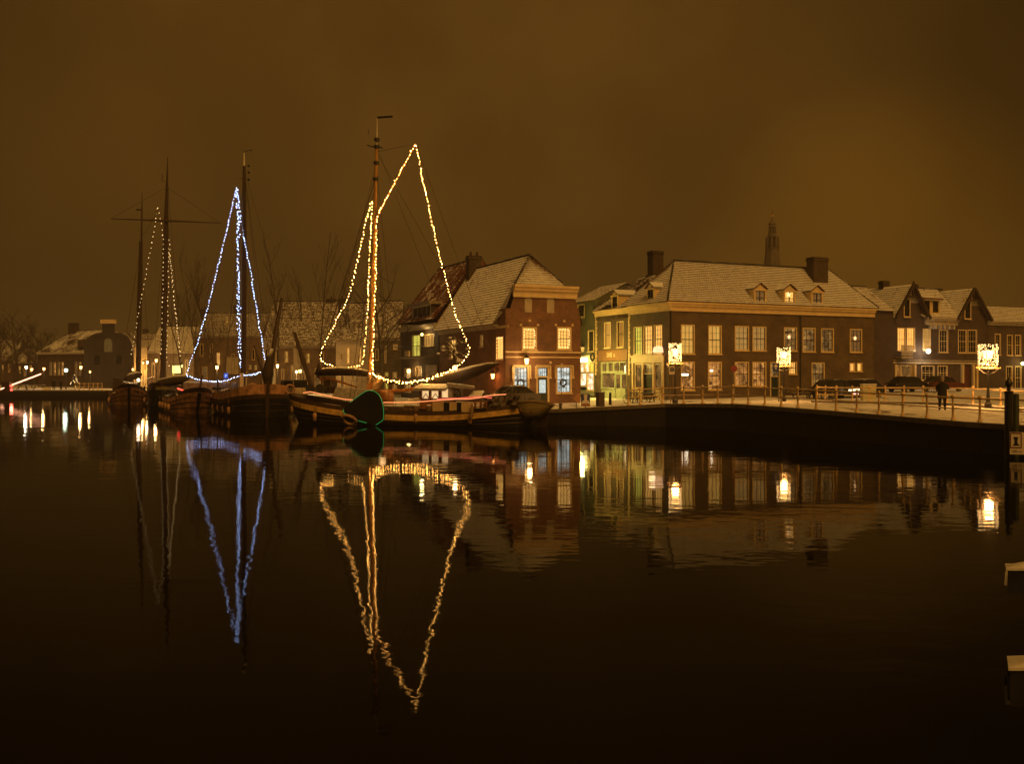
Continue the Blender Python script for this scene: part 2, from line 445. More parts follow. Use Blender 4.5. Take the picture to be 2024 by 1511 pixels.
def window(f, r, parent, pane, frame=None, nx=3, ny=4, casing=0.10, sash=None, sill=True, name='window', label=None, bars=True, o=0.0, mid=True):
    frame = frame or m_white; sash = sash or m_sash
    a0, b0, a1, b1 = r[0] + 0.004, r[1] + 0.004, r[2] - 0.004, r[3] - 0.004
    w, h = a1 - a0, b1 - b0
    c = min(casing, w * 0.2)
    mb = MB()
    f.box(mb, a0, b0, a0 + c, b1, o - 0.14, o + 0.03); f.box(mb, a1 - c, b0, a1, b1, o - 0.14, o + 0.03)
    f.box(mb, a0 + c, b1 - c, a1 - c, b1, o - 0.14, o + 0.028); f.box(mb, a0 + c, b0, a1 - c, b0 + c * 0.7, o - 0.14, o + 0.028)
    if sill: f.box(mb, a0 - 0.05, b0 - 0.09, a1 + 0.05, b0 - 0.004, o + 0.004, o + 0.10)
    i0, i1, j0, j1 = a0 + c, a1 - c, b0 + c * 0.7, b1 - c
    if bars:
        g = 0.022
        if mid: f.box(mb, i0, (j0 + j1) / 2 - 0.035, i1, (j0 + j1) / 2 + 0.035, o - 0.115, o - 0.055, 1)
        f.box(mb, i0, j0, i0 + 0.035, j1, o - 0.12, o - 0.06, 1); f.box(mb, i1 - 0.035, j0, i1, j1, o - 0.12, o - 0.06, 1)
        for k in range(1, nx):
            q = i0 + (i1 - i0) * k / nx; f.box(mb, q - g / 2, j0, q + g / 2, j1, o - 0.11, o - 0.065, 1)
        for k in range(1, ny):
            if mid and k * 2 == ny: continue
            q = j0 + (j1 - j0) * k / ny; f.box(mb, i0 + 0.035, q - g / 2, i1 - 0.035, q + g / 2, o - 0.108, o - 0.067, 1)
    wo_ = mb.build(name, [frame, sash], parent)
    if label: wo_['label'] = label
    pm = MB(); pm.poly([f.P(i0 - 0.02, j0 - 0.02, o - 0.13), f.P(i1 + 0.02, j0 - 0.02, o - 0.13), f.P(i1 + 0.02, j1 + 0.02, o - 0.13), f.P(i0 - 0.02, j1 + 0.02, o - 0.13)])
    pm.build('pane', pane, wo_)
    return wo_
def roof_plane(mb, eL, eR, rR, rL, course=0.30, tile=0.26, lift=0.06, wave=0.05):
    rr = random.Random(int(abs(eL[0] * 7 + eR[1] * 3)))
    """Courses of pantiles between an eave line and a ridge line, stepped and wavy."""
    eL, eR, rR, rL = (Vector(p) for p in (eL, eR, rR, rL))
    nrm = (eR - eL).cross(rL - eL if (rL - eL).length > 0.01 else rR - eL).normalized()
    if nrm.z < 0: nrm = -nrm
    rows = max(2, int(max((rL - eL).length, (rR - eR).length) / course))
    cols = max(2, int((eR - eL).length / tile)) * 2
    for r in range(rows):
        t0, t1 = r / rows, (r + 1) / rows
        a, b = eL.lerp(rL, t0), eR.lerp(rR, t0); c, d = eL.lerp(rL, t1), eR.lerp(rR, t1)
        base = len(mb.v)
        for k in range(cols + 1):
            q = k / cols; w = wave if k % 2 else 0.0
            j_ = rr.uniform(-.012, .018); lo = a.lerp(b, q) + nrm * j_; hi = c.lerp(d, q)
            mb.v += [tuple(lo + nrm * (w - 0.002)), tuple(lo + nrm * (lift + w)), tuple(hi + nrm * w)]
        for k in range(cols):
            i = base + k * 3; j = i + 3
            mb.f += [(i, j, j + 1, i + 1), (i + 1, j + 1, j + 2, i + 2)]; mb.mi += [0, 0]
def ridge(mb, a, b, r=0.13): mb.tube([Vector(a) + Vector((0, 0, 0.05)), Vector(b) + Vector((0, 0, 0.05))], r, 6)
def chimney(parent, c, w, d, z0, z1, rz, mat, pots=2, name='chimney'):
    mb = MB(); mb.box((c[0], c[1], (z0 + z1) / 2), (w, d, z1 - z0), rz); mb.box((c[0], c[1], z1 - 0.16), (w + 0.14, d + 0.14, 0.18), rz); mb.box((c[0], c[1], z1 + 0.04), (w + 0.05, d + 0.05, 0.08), rz)
    for k in range(pots):
        q = (k + 0.5) / pots - 0.5
        mb.lathe((c[0] + math.cos(rz) * q * w, c[1] + math.sin(rz) * q * w, z1 + 0.08), [(0.13, 0), (0.11, 0.38)], 8)
    return mb.build(name, mat, parent)
TH = math.atan2(UY, UX)
def string_lights(label, pts, bulb, r, step, parent_name='string_lights', cable=True, jit=.05, seed=1, group=None, base=None):
    root = thing(parent_name, label, 'string lights', base or pts[0], 0, group)
    rr = random.Random(seed)
    if cable:
        mb = MB(); mb.tube(pts, .012, 3); mb.build('cable', m_wire, root)
    mb = MB(); acc = 0.0
    for a, b in zip(pts, pts[1:]):
        a, b = Vector(a), Vector(b); L_ = (b - a).length; d = acc
        while d < L_:
            q = a.lerp(b, d / L_) + Vector((rr.uniform(-jit, jit), rr.uniform(-jit, jit), rr.uniform(-jit, jit)))
            mb.octa(q, r * rr.choice((.8, .9, 1.0, 1.0, 1.25))); d += step * rr.uniform(.75, 1.25)
        acc = d - L_
    tag(mb.build('bulbs', bulb, root), kind='stuff')
    return root
# ---------------------------------------------------------------- setting: quay line, ground, water
EDGE = [(-190, 176, 1.0), (-120, 166, 1.03), (-66, 160, 1.03), (-50, 148, 1.05), (-34, 128, 1.05), (-24, 108, 1.05), (-17, 90, 1.05), (-13, 80, 1.05),
        (-6, 74, 1.05), (3.16, 69.1, 1.08), (6.54, 67.7, 1.31), (10.43, 66.7, 1.55), (14.0, 61.5, 1.68), (16.4, 54.3, 1.61),
        (18.9, 49.2, 1.46), (20.5, 44.4, 1.37), (21.85, 42.0, 1.34), (24.5, 37.0, 1.32), (33, 22, 1.3), (46, 2, 1.3)]
CTRL = [(x, y, z) for x, y, z in EDGE] + [(5, 80, 1.15), (-1, 80, 1.12), (13.4, 84, 1.35), (11, 92, 1.3), (34, 93, 1.85), (24, 84, 1.65), (40, 108, 2.05), (54, 112, 2.1),
        (-25, 122, 1.08), (-40, 150, 1.05), (-75, 172, 1.05), (26, 60, 1.62), (22, 52, 1.64), (30, 55, 1.5), (-8, 100, 1.12), (18, 74, 1.6), (70, 90, 2.0), (45, 60, 1.6)]
def g(x, y):
    num = den = 0.0
    for cx, cy, cz in CTRL:
        w = 1.0 / ((x - cx) ** 2 + (y - cy) ** 2 + 0.05) ** 1.5
        num += w * cz; den += w
    return num / den
def gp(x, d): return Vector(((x - CX) / F * d, d, g((x - CX) / F * d, d)))
def resample(pts, step):
    out = []
    for a, b in zip(pts, pts[1:]):
        a, b = Vector(a), Vector(b); n = max(1, int((b - a).length / step))
        out += [a.lerp(b, k / n) for k in range(n)]
    return out + [Vector(pts[-1])]
edge = resample(EDGE, 2.5)
mb = MB()
cols_ = [0, 0.6, 1.5, 3, 5, 8, 12, 17, 23, 30, 40, 55, 80, 120, 200, 400, 800]
N = len(edge)
rows_ = []
for i, p in enumerate(edge):
    t = i / (N - 1)
    ang = math.radians(112 - 100 * t ** 1.6)       # which way is inland, fanning round the corner
    d = Vector((math.cos(ang), math.sin(ang)))
    row = []
    for c in cols_:
        x, y = p.x + d.x * c, p.y + d.y * c
        z = p.z if c == 0 else g(x, y)
        row.append((x, y, z))
    rows_.append(row)
for row in rows_: mb.v += row
C_ = len(cols_)
for i in range(N - 1):
    for k in range(C_ - 1):
        a = i * C_ + k
        mb.f.append((a, a + C_, a + C_ + 1, a + 1)); mb.mi.append(0)
tag(mb.build('street', m_street, smooth=True), kind='structure')
# quay wall, one thing, with its coping stones
qroot = thing('quay_wall', 'dark brick quay wall curving along the water below the snowy railing', 'quay wall', (10.43, 66.7, 0))
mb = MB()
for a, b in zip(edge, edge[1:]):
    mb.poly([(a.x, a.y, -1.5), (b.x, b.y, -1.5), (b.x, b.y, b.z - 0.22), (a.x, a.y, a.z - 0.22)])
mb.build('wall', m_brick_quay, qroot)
mb = MB(); big = MB(); ncop = 0
for a, b in zip(edge, edge[1:]):
    d = (b - a).normalized(); nrm = Vector((-d.y, d.x, 0))     # inland
    L_ = (b - a).length; n = max(1, round(L_ / 1.25))
    for k in range(n):
        p, q = a.lerp(b, k / n), a.lerp(b, (k + 1) / n); gap = d * 0.012
        P0, P1 = p + gap, q - gap; up = Vector((0, 0, 0.028)); dn = Vector((0, 0, -0.22)); o0, o1 = -nrm * 0.07, nrm * 0.42
        pp = [P0 + o0 + dn, P1 + o0 + dn, P1 + o1 + dn, P0 + o1 + dn, P0 + o0 + up, P1 + o0 + up, P1 + o1 + up, P0 + o1 + up]
        if 0 < p.x < 23 and p.y > 41:
            m_ = MB(); m_.hexa(pp); m_.build('coping_stone', m_coping, qroot); ncop += 1
        else: big.hexa(pp)
tag(big.build('coping_stones', m_coping, qroot), kind='stuff')
# water
m_water, t, b = new_mat('water')
ge = t.nodes.new('ShaderNodeNewGeometry')
prev = None
for sc_, st_, dist, det in (((0.22, 0.34, 1), 1.0, 0.010, 1.0), ((1.15, 1.9, 1), 1.0, 0.0060, 1.5), ((3.2, 5.5, 1), 1.0, 0.0011, 1.0)):
    mp = t.nodes.new('ShaderNodeMapping'); mp.inputs['Scale'].default_value = sc_; mp.inputs['Rotation'].default_value = (0, 0, 0.25)
    t.links.new(ge.outputs['Position'], mp.inputs[0])
    n = t.nodes.new('ShaderNodeTexNoise'); n.inputs['Scale'].default_value = 1.0; n.inputs['Detail'].default_value = det
    t.links.new(mp.outputs[0], n.inputs['Vector'])
    bp = t.nodes.new('ShaderNodeBump'); bp.inputs['Distance'].default_value = dist; bp.inputs['Strength'].default_value = 1.0
    t.links.new(n.outputs[0], bp.inputs['Height'])
    if prev is not None:
        wn = t.nodes.new('ShaderNodeTexNoise'); wn.inputs['Scale'].default_value = 0.07; wn.inputs['Detail'].default_value = 2.0   # patches of breeze and calm
        t.links.new(ge.outputs['Position'], wn.inputs['Vector'])
        wr = t.nodes.new('ShaderNodeMapRange'); wr.inputs[1].default_value = 0.35; wr.inputs[2].default_value = 0.65; wr.inputs[3].default_value = 0.45; wr.inputs[4].default_value = 1.0
        t.links.new(wn.outputs[0], wr.inputs[0]); t.links.new(wr.outputs[0], bp.inputs['Strength'])
        t.links.new(prev, bp.inputs['Normal'])
    prev = bp.outputs[0]
fr = t.nodes.new('ShaderNodeFresnel'); fr.inputs['IOR'].default_value = 1.333; t.links.new(prev, fr.inputs['Normal'])
gl = t.nodes.new('ShaderNodeBsdfGlossy'); gl.inputs['Roughness'].default_value = 0.03; gl.inputs['Color'].default_value = (1, 1, 1, 1); t.links.new(prev, gl.inputs['Normal'])
df = t.nodes.new('ShaderNodeBsdfDiffuse'); df.inputs['Color'].default_value = (0.0025, 0.002, 0.0015, 1)
pw = t.nodes.new('ShaderNodeMath'); pw.operation = 'POWER'; pw.inputs[1].default_value = 1.3; t.links.new(fr.outputs[0], pw.inputs[0])   # ripples and silt take some of the shine
ml = t.nodes.new('ShaderNodeMath'); ml.operation = 'MULTIPLY'; ml.inputs[1].default_value = 0.78; t.links.new(pw.outputs[0], ml.inputs[0])
ms = t.nodes.new('ShaderNodeMixShader'); t.links.new(ml.outputs[0], ms.inputs[0]); t.links.new(df.outputs[0], ms.inputs[1]); t.links.new(gl.outputs[0], ms.inputs[2])
t.links.new(ms.outputs[0], t.nodes['Material Output'].inputs['Surface'])
mb = MB(); mb.poly([(-500, -60, 0), (500, -60, 0), (500, 900, 0), (-500, 900, 0)])
tag(mb.build('water', m_water), kind='structure')
# ---------------------------------------------------------------- buildings
U = (UX, UY); V = (UY, -UX)                        # along the fronts; along the left-hand sides (far to near)
def shell(mb, f, s0, s1, zb, zt, D, gl=None, gr=None):
    """side and back walls of a house behind face f; gl/gr: extra gable ridge height."""
    for s, gz in ((s0, gl), (s1, gr)):
        p = [f.P(s, zb, 0), f.P(s, zb, -D), f.P(s, zt, -D)]
        if gz: p.append(f.P(s, gz, -D / 2))
        p.append(f.P(s, zt, 0)); mb.poly(p)
    mb.poly([f.P(s0, zb, -D), f.P(s1, zb, -D), f.P(s1, zt, -D), f.P(s0, zt, -D)])
def gabled(f, s0, s1, zb, ze, zr, D, holes, root, mw, mr, hipL=0.0, hipR=0.0, over=0.25, course=0.3, tile=0.26):
    """Ridge along the front; plain gables or hips. Adds the parts wall, roof_tiles, ridge_tiles."""
    mb = MB(); wall_sheet(mb, f, s0, s1, zb, ze, holes)
    shell(mb, f, s0, s1, zb, ze, D, None if hipL else zr - 0.05, None if hipR else zr - 0.05)
    mb.build('wall', mw, root)
    mb = MB(); h = zr - ze; k = h / (D / 2); zo = ze - over * k * 0.5
    o0, o1 = over, -D - over
    roof_plane(mb, f.P(s0, zo, o0), f.P(s1, zo, o0), f.P(s1 - hipR, zr, -D / 2), f.P(s0 + hipL, zr, -D / 2), course, tile)
    roof_plane(mb, f.P(s1, zo, o1), f.P(s0, zo, o1), f.P(s0 + hipL, zr, -D / 2), f.P(s1 - hipR, zr, -D / 2), course * 2, tile * 2)
    if hipL: roof_plane(mb, f.P(s0, zo, o1), f.P(s0, zo, o0), f.P(s0 + hipL, zr, -D / 2), f.P(s0 + hipL, zr, -D / 2), course, tile)
    if hipR: roof_plane(mb, f.P(s1, zo, o0), f.P(s1, zo, o1), f.P(s1 - hipR, zr, -D / 2), f.P(s1 - hipR, zr, -D / 2), course, tile)
    tag(mb.build('roof_tiles', mr, root), kind='stuff')
    mb = MB(); ridge(mb, f.P(s0 + hipL, zr, -D / 2), f.P(s1 - hipR, zr, -D / 2), 0.11)
    if hipL: ridge(mb, f.P(s0, zo, o0), f.P(s0 + hipL, zr, -D / 2), 0.08)
    if hipR: ridge(mb, f.P(s1, zo, o0), f.P(s1 - hipR, zr, -D / 2), 0.08)
    mb.build('ridge_tiles', m_roof_dark, root)
def dormer(f, r, root, pane, back, mat, roof_mat, name='dormer', pitch=0.9, o=0.0, nx=2, ny=2):
    """A little gabled dormer whose front stands in plane offset o; r is its window front rectangle."""
    a0, b0, a1, b1 = r; c = (a0 + a1) / 2; w = (a1 - a0) / 2
    mb = MB()
    f.box(mb, a0 - 0.16, b0 - 0.15, a0, b1, o - 0.12, o); f.box(mb, a1, b0 - 0.15, a1 + 0.16, b1, o - 0.12, o)
    f.box(mb, a0 - 0.22, b1, a1 + 0.22, b1 + 0.14, o - 0.12, o + 0.06)
    f.box(mb, a0, b0 - 0.15, a1, b0, o - 0.12, o + 0.03)
    mb.poly([f.P(a0 - 0.16, b1 + 0.14, o - 0.01), f.P(a1 + 0.16, b1 + 0.14, o - 0.01), f.P(c, b1 + 0.14 + pitch * w, o - 0.01)])
    for s in (a0 - 0.15, a1 + 0.15):
        mb.poly([f.P(s, b0 - 0.15, o - 0.02), f.P(s, b1 + 0.1, o - 0.02), f.P(s, b1 + 0.1, o - back)])
    d = mb.build(name, mat, root)
    rm = MB(); e = 0.28
    for sg in (-1, 1):
        s = c + sg * (w + e); top = b1 + 0.2 + pitch * w; lo = b1 + 0.12
        for dz in (0.0, 0.09):
            q = [f.P(s, lo + dz, o + 0.12), f.P(c, top + dz, o + 0.12), f.P(c, top + dz, o - back - 0.3), f.P(s, lo + dz, o - back - 0.3)]
            rm.poly(q if sg > 0 else q[::-1])
        rm.poly([f.P(s, lo, o + 0.12), f.P(c, top, o + 0.12), f.P(c, top + 0.09, o + 0.12), f.P(s, lo + 0.09, o + 0.12)])
    rm.build('dormer_roof', roof_mat, d)
    wn = MB()
    for k in range(nx + 1):
        q = a0 + (a1 - a0) * k / nx; f.box(wn, q - 0.04, b0, q + 0.04, b1, o - 0.10, o - 0.04)
    for k in range(ny + 1):
        q = b0 + (b1 - b0) * k / ny; f.box(wn, a0 + 0.04, q - 0.03, a1 - 0.04, q + 0.03, o - 0.098, o - 0.042)
    wn.build('sash', m_sash, d)
    pm = MB(); pm.poly([f.P(a0, b0, o - 0.108), f.P(a1, b0, o - 0.108), f.P(a1, b1, o - 0.108), f.P(a0, b1, o - 0.108)]); pm.build('pane', pane, d)
    return d
def cornice(f, s0, s1, z0, z1, root, mat, out=0.35, name='cornice', o=0.0):
    mb = MB(); h = z1 - z0
    f.box(mb, s0, z0, s1, z0 + h * 0.55, o + 0.005, o + out * 0.35); f.box(mb, s0, z0 + h * 0.55, s1, z0 + h * 0.8, o + 0.005, o + out * 0.75); f.box(mb, s0 - 0.02, z0 + h * 0.8, s1 + 0.02, z1, o + 0.005, o + out)
    return mb.build(name, mat, root)
def wreath(f, c, R, label, o):
    root = thing('wreath', label, 'wreath', f.P(c[0], c[1], o))
    mb = MB(); rr = random.Random(int(c[0] * 100))
    for k in range(46):
        t_ = 2 * math.pi * k / 46; q = f.P(c[0] + R * math.cos(t_) + rr.uniform(-.03, .03), c[1] + R * math.sin(t_) + rr.uniform(-.03, .03), o + 0.05)
        mb.octa(q, R * rr.uniform(0.2, 0.36))
    mb.build('ring', m_garland, root)
    mb = MB()
    for k in range(7):
        t_ = 2 * math.pi * k / 7 + 0.3; mb.octa(f.P(c[0] + R * math.cos(t_), c[1] + R * math.sin(t_), o + 0.05 + R * .36), R * 0.13)
    tag(mb.build('berries', m_brick_red, root), kind='stuff')
def star(f, c, R, label, o, mat=None):
    root = thing('paper_star', label, 'star lantern', f.P(c[0], c[1], o))
    mb = MB(); pts = []
    for k in range(10):
        t_ = math.pi / 2 + math.pi * k / 5; q = R if k % 2 == 0 else R * 0.45
        pts.append((c[0] + q * math.cos(t_), c[1] + q * math.sin(t_)))
    for k in range(10):
        p, q = pts[k], pts[(k + 1) % 10]
        mb.poly([f.P(*p, o), f.P(*q, o), f.P(c[0], c[1], o + R * 0.35)]); mb.poly([f.P(*q, o), f.P(*p, o), f.P(c[0], c[1], o - R * 0.35)])
    mb.build('star', mat or E('star paper lit %d' % int(c[0] * 1000), (1.0, 0.55, 0.22), 2.5), root)
def lantern(parent, c, r=0.16, h=0.42, glass=None, watts=30, col=(1.0, 0.6, 0.22), name='lantern', frame=None, lout=(0, -.45)):
    """four-sided tapering lantern with a hipped cap; c is the centre of its floor."""
    c = Vector(c); frame = frame or m_iron
    mb = MB()
    lo = [(c.x + sx * r * .62, c.y + sy * r * .62, c.z) for sx, sy in ((-1, -1), (1, -1), (1, 1), (-1, 1))]
    hi = [(c.x + sx * r, c.y + sy * r, c.z + h) for sx, sy in ((-1, -1), (1, -1), (1, 1), (-1, 1))]
    for p, q in zip(lo, hi): mb.tube([p, q], 0.018, 4)
    for L_ in (lo, hi):
        for k in range(4): mb.tube([L_[k], L_[(k + 1) % 4]], 0.02, 4)
    mb.lathe((c.x, c.y, c.z + h), [(r * 1.45, 0), (r * 1.2, .06), (r * .55, .2), (r * .5, .27), (.03, .31), (.03, .4)], 8)
    o = mb.build(name, frame, parent)
    gm = MB(); k = 0.9
    lo2 = [((p[0] - c.x) * k + c.x, (p[1] - c.y) * k + c.y, p[2] + .02) for p in lo]; hi2 = [((p[0] - c.x) * k + c.x, (p[1] - c.y) * k + c.y, p[2] - .01) for p in hi]
    gm.hexa(lo2 + hi2); gm.build('glass', glass or p_lamp, o)
    if watts: light('lamp_light', (c.x + lout[0], c.y + lout[1], c.z + h * .2), watts, col, r, parent)
    return o
# ---- corner hall
fh = Face((13.4, 84.0), U)                         # long front
fs = Face((13.4 - UY * 17.2, 84.0 + UX * 17.2), V) # street side, s grows towards the corner
S_COR = 17.2
hall = thing('corner_house', 'long brown brick corner house with broad snowy hipped roof and three dormers', 'house', (13.4, 84, 1.3))
HL, HD, HE, HR = 23.06, 7.2, 9.62, 13.75
ZB = 0.6
up = [(1345.5, 641.9, 1373, 700), (1399.5, 643.4, 1426.4, 700.5), (1452, 644.6, 1480.4, 693.3), (1486.8, 645.7, 1514.5, 693.8), (1549.2, 647.2, 1575.3, 694.2), (1585.9, 648.2, 1611.7, 695.9), (1622.5, 649.3, 1647.9, 696.3), (1679.4, 650.6, 1703.8, 696.7)]
lo = [(1345.5, 715, 1373, 772), (1399, 715, 1426.4, 771), (1452, 715.4, 1480.4, 763.6), (1486.8, 715.6, 1514.5, 764), (1558.3, 715.6, 1575.3, 740), (1603.9, 717, 1629.7, 762.6), (1678.8, 717.5, 1690, 734.4), (1693.2, 717.5, 1704.2, 734.4)]
door_px = (1521.9, 716, 1541.4, 792)
rs_up = [fh.rect(*q) for q in up]; rs_lo = [fh.rect(*q) for q in lo]; rd = fh.rect(*door_px)
holes = rs_up + rs_lo + [rd]
mb = MB(); wall_sheet(mb, fh, 0, HL, ZB, HE, holes)
side_px = [(1252.9, 646, 1269.5, 702), (1272, 644, 1290, 700.8), (1292.3, 642, 1309.7, 699)]
rs_side = [fs.rect(*q) for q in side_px]
sL = fs.s_at(1246.5)
shop_r = [fs.rect(1255, 718.8, 1269.5, 768), fs.rect(1272, 718.8, 1291, 786), fs.rect(1293.6, 718.8, 1308.5, 768)]
wall_sheet(mb, fs, sL, S_COR, ZB, HE, rs_side + shop_r)
mb.poly([fh.P(HL, ZB, 0), fh.P(HL, ZB, -HD), fh.P(HL, HE, -HD), fh.P(HL, HE, 0)])
mb.poly([fh.P(0, ZB, -HD), fh.P(HL, ZB, -HD), fh.P(HL, HE, -HD), fh.P(0, HE, -HD)])
mb.build('wall', m_brick_brown, hall)
up_pane = [p_tan, p_tan, p_tan2, p_tan2, p_room_dim, p_room_dim, p_room_dim, p_dim]
for r, p in zip(rs_up, up_pane): window(fh, r, hall, p, m_cream, 3, 4)
lo_pane = [p_room, p_room, p_room, p_room, p_amber, p_room_dim, p_amber, p_amber]
for i, (r, p) in enumerate(zip(rs_lo, lo_pane)): window(fh, r, hall, p, m_cream, 3 if i < 6 else 1, 4 if i < 6 else 1, bars=i < 6)
for r, p in zip(rs_side, [p_yellow, p_amber, p_amber]): window(fs, r, hall, p, m_cream, 3, 6)
for r in (shop_r[0], shop_r[2]): window(fs, r, hall, p_room_dim, m_cream, 3, 4, name='shop_window')
window(fs, (shop_r[1][0], shop_r[1][3] - 0.95, shop_r[1][2], shop_r[1][3]), hall, p_dim, m_cream, 3, 2, name='transom_window', sill=False, mid=False)
def door(f, r, parent, mat, o=-0.12, glazed=None, name='door', label=None, zig=0.0):
    a0, b0, a1, b1 = r
    mb = MB(); f.box(mb, a0 + .01, b0, a1 - .01, b1 - .01, o - .06, o)
    w = a1 - a0
    for q in ((.14, .08, .86, .36), (.14, .44, .46, .9), (.54, .44, .86, .9)):
        f.box(mb, a0 + w * q[0], b0 + (b1 - b0) * q[1], a0 + w * q[2], b0 + (b1 - b0) * q[3], o, o + .018)
    d = mb.build(name, mat, parent)
    if label: d['label'] = label
    k = MB(); k.octa(f.P(a0 + w * .9, b0 + (b1 - b0) * .48, o + .05), .045); k.build('handle', m_lead, d)
    if glazed is not None:
        pm = MB(); f.box(pm, a0 + w * .17, b0 + (b1 - b0) * .42, a0 + w * .83, b0 + (b1 - b0) * .92, o + .02, o + .03); pm.build('pane', glazed, d)
    return d
door(fs, (shop_r[1][0], 1.2, shop_r[1][2], shop_r[1][3] - 0.97), hall, m_darkgreen)
a0, b0, a1, b1 = rd
window(fh, (a0, b1 - 1.35, a1, b1), hall, p_room_dim, m_cream, 2, 2, name='transom_window', sill=False, mid=False)
mb = MB(); fh.box(mb, a0 + .004, b0, a0 + .12, b1 - 1.36, -.14, .03); fh.box(mb, a1 - .12, b0, a1 - .004, b1 - 1.36, -.14, .03); mb.build('door_frame', m_cream, hall)
door(fh, (a0 + .12, b0, a1 - .12, b1 - 1.37), hall, m_darkgreen)
# roof: eaves to ridge, hips at both ends
mb = MB(); ov = 0.42; zo = HE + 0.18
eL, eR = fh.P(-ov, zo, ov), fh.P(HL + .2, zo, ov); bL, bR = fh.P(-ov, zo, -HD - .2), fh.P(HL + .2, zo, -HD - .2)
rL, rR = fh.P(2.9, HR, -HD / 2), fh.P(20.7, HR, -HD / 2)
roof_plane(mb, eL, eR, rR, rL, 0.29, 0.27, 0.075); roof_plane(mb, bL, eL, rL, rL, 0.29, 0.27, 0.075); roof_plane(mb, eR, bR, rR, rR, 0.29, 0.27, 0.075); roof_plane(mb, bR, bL, rL, rR, 0.6, 0.5)
tag(mb.build('roof_tiles', m_roof_snow, hall), kind='stuff')
mb = MB(); ridge(mb, rL, rR, .14); ridge(mb, eL, rL, .09); ridge(mb, eR, rR, .1); mb.build('ridge_tiles', m_roof_dark, hall)
cornice(fh, 0, HL, HE - .62, HE + .16, hall, m_cream, .4)
cornice(fs, sL + .02, S_COR + .4, HE - .62, HE + .16, hall, m_cream, .4)
for x in (1581, 1325):
    mb = MB(); s = fh.s_at(x); mb.tube([fh.P(s, HE - .6, .1), fh.P(s, 1.6, .1)], .055, 6); mb.build('downpipe', m_iron, hall)
for i, q in enumerate([(1493.8, 575, 1511.8, 602.7), (1552, 577, 1570, 604), (1606.6, 579.4, 1624, 607)]):
    o = 0.2
    dormer(fh, fh.rect(*q, o=o), hall, p_amber if i == 1 else p_dim, 2.1, m_cream, m_roof_snow, o=o)
o = 0.2; dormer(fs, fs.rect(1279.5, 573, 1290.5, 601, o=o), hall, m_glass, 2.0, m_cream, m_roof_snow, o=o)
c = fh.P(18.4, 0, -2.5); chimney(hall, (c.x, c.y), 1.75, 1.0, 11.6, fh.off(-2.5).px(1610, 511)[1], TH, m_brick_dark, 0)
# shop front on the street side: pilasters, fascia, hanging lamp
mb = MB(); zf0, zf1 = fs.px(1280, 718)[1], fs.px(1280, 704)[1]
s0, s1 = fs.s_at(1249.5), fs.s_at(1313.5)
fs.box(mb, s0, zf0 + .02, s1, zf1 - .1, .005, .12); fs.box(mb, s0 - .05, zf1 - .1, s1 + .05, zf1 + .06, .005, .24)
for x in (1251.5, 1270.8, 1292.2, 1311.5):
    s = fs.s_at(x); fs.box(mb, s - .12, 1.25, s + .12, zf0 + .02, .005, .09)
mb.build('shop_front', m_cream, hall)
for x0, x1 in ((1255, 1269.5), (1293.6, 1308.5)):
    mb = MB(); a, b_ = fs.s_at(x0), fs.s_at(x1); fs.box(mb, a, 1.25, b_, fs.px(x0, 768.5)[1] - .1, .005, .05); mb.build('stall_riser', m_cream, hall)
star(fh, fh.px(1556, 583), .27, 'glowing paper star in the middle dormer window of the corner house', .18)
star(fh, fh.px(1560, 666.5), .24, 'glowing paper star upstairs beside the downpipe of the corner house', -.02)
star(fh, fh.px(1690.5, 669), .24, 'glowing paper star in the last upstairs window of the corner house', -.02)
for i, (x, y, w) in enumerate([(1353.5, 741, 17), (1407, 733, 5)]):
    root = thing('window_lamp', ['white strip lamp inside the first ground floor window of the corner house', 'small bright lamp inside the second ground floor window of the corner house'][i], 'lamp', fh.W(x, y, -.05))
    mb = MB(); a, z = fh.px(x, y); fh.box(mb, a - w * .022, z - .07, a + w * .022, z + .07, -.055, -.02); mb.build('shade', p_lamp_white, root)
root = thing('wall_lamp', 'wide pink lit lampshade at the third upstairs side window of the corner house', 'lamp', fs.W(1301, 690, .2))
mb = MB(); q = fs.W(1301, 697, .28); mb.lathe(q, [(.48, 0), (.40, .45), (.1, .55)], 12); mb.build('shade', E('lampshade pink', (1.0, .55, .30), 1.6), root)
light('lamp_light', q + fs.n.to_3d() * .6, 18, (1, .6, .3), .3, root)
# ---- narrow shop with signboard
sA, sB = fs.s_at(1177), fs.s_at(1246.5) - .01
shop = thing('narrow_shop', 'narrow brick shop with white quoins and green painted shop front', 'shop', fs.P((sA + sB) / 2, 1.2))
rw = [fs.rect(1194.5, 637, 1207.5, 688), fs.rect(1219.5, 635, 1233, 687)]
rf = fs.rect(1188, 716, 1238, 790)
mb = MB(); wall_sheet(mb, fs, sA, sB, ZB, 9.55, rw + [rf]); shell(mb, fs, sA, sB, ZB, 9.55, 7.5); mb.build('wall', m_brick_brown, shop)
for r, p in zip(rw, (p_tan2, p_dim)): window(fs, r, shop, p, m_cream, 1, 2)
cornice(fs, sA, sB, 9.15, 9.7, shop, m_cream, .35)
mb = MB()
for k in range(17):
    for s in (sA + .02, sB - .36):
        fs.box(mb, s, 3.5 + k * .34, s + (.34 if k % 2 else .24), 3.5 + k * .34 + .3, .004, .05)
tag(mb.build('quoins', m_cream, shop), kind='stuff')
mb = MB()
for k in range(16):
    s = sA + .4 + (sB - sA - .8) * k / 15; fs.box(mb, s - .07, 8.75, s + .07, 9.12, .004, .12)
tag(mb.build('dentils', m_brick_brown, shop), kind='stuff')
rsg = fs.rect(1184, 692.5, 1241.5, 713)
mb = MB(); fs.box(mb, *rsg, .005, .10); sb = mb.build('signboard', M('signboard rust', (.22, .11, .04), .6, .15, 2.0), shop)
me = text_mesh('SHS', .62, .012); me.materials.append(m_white)
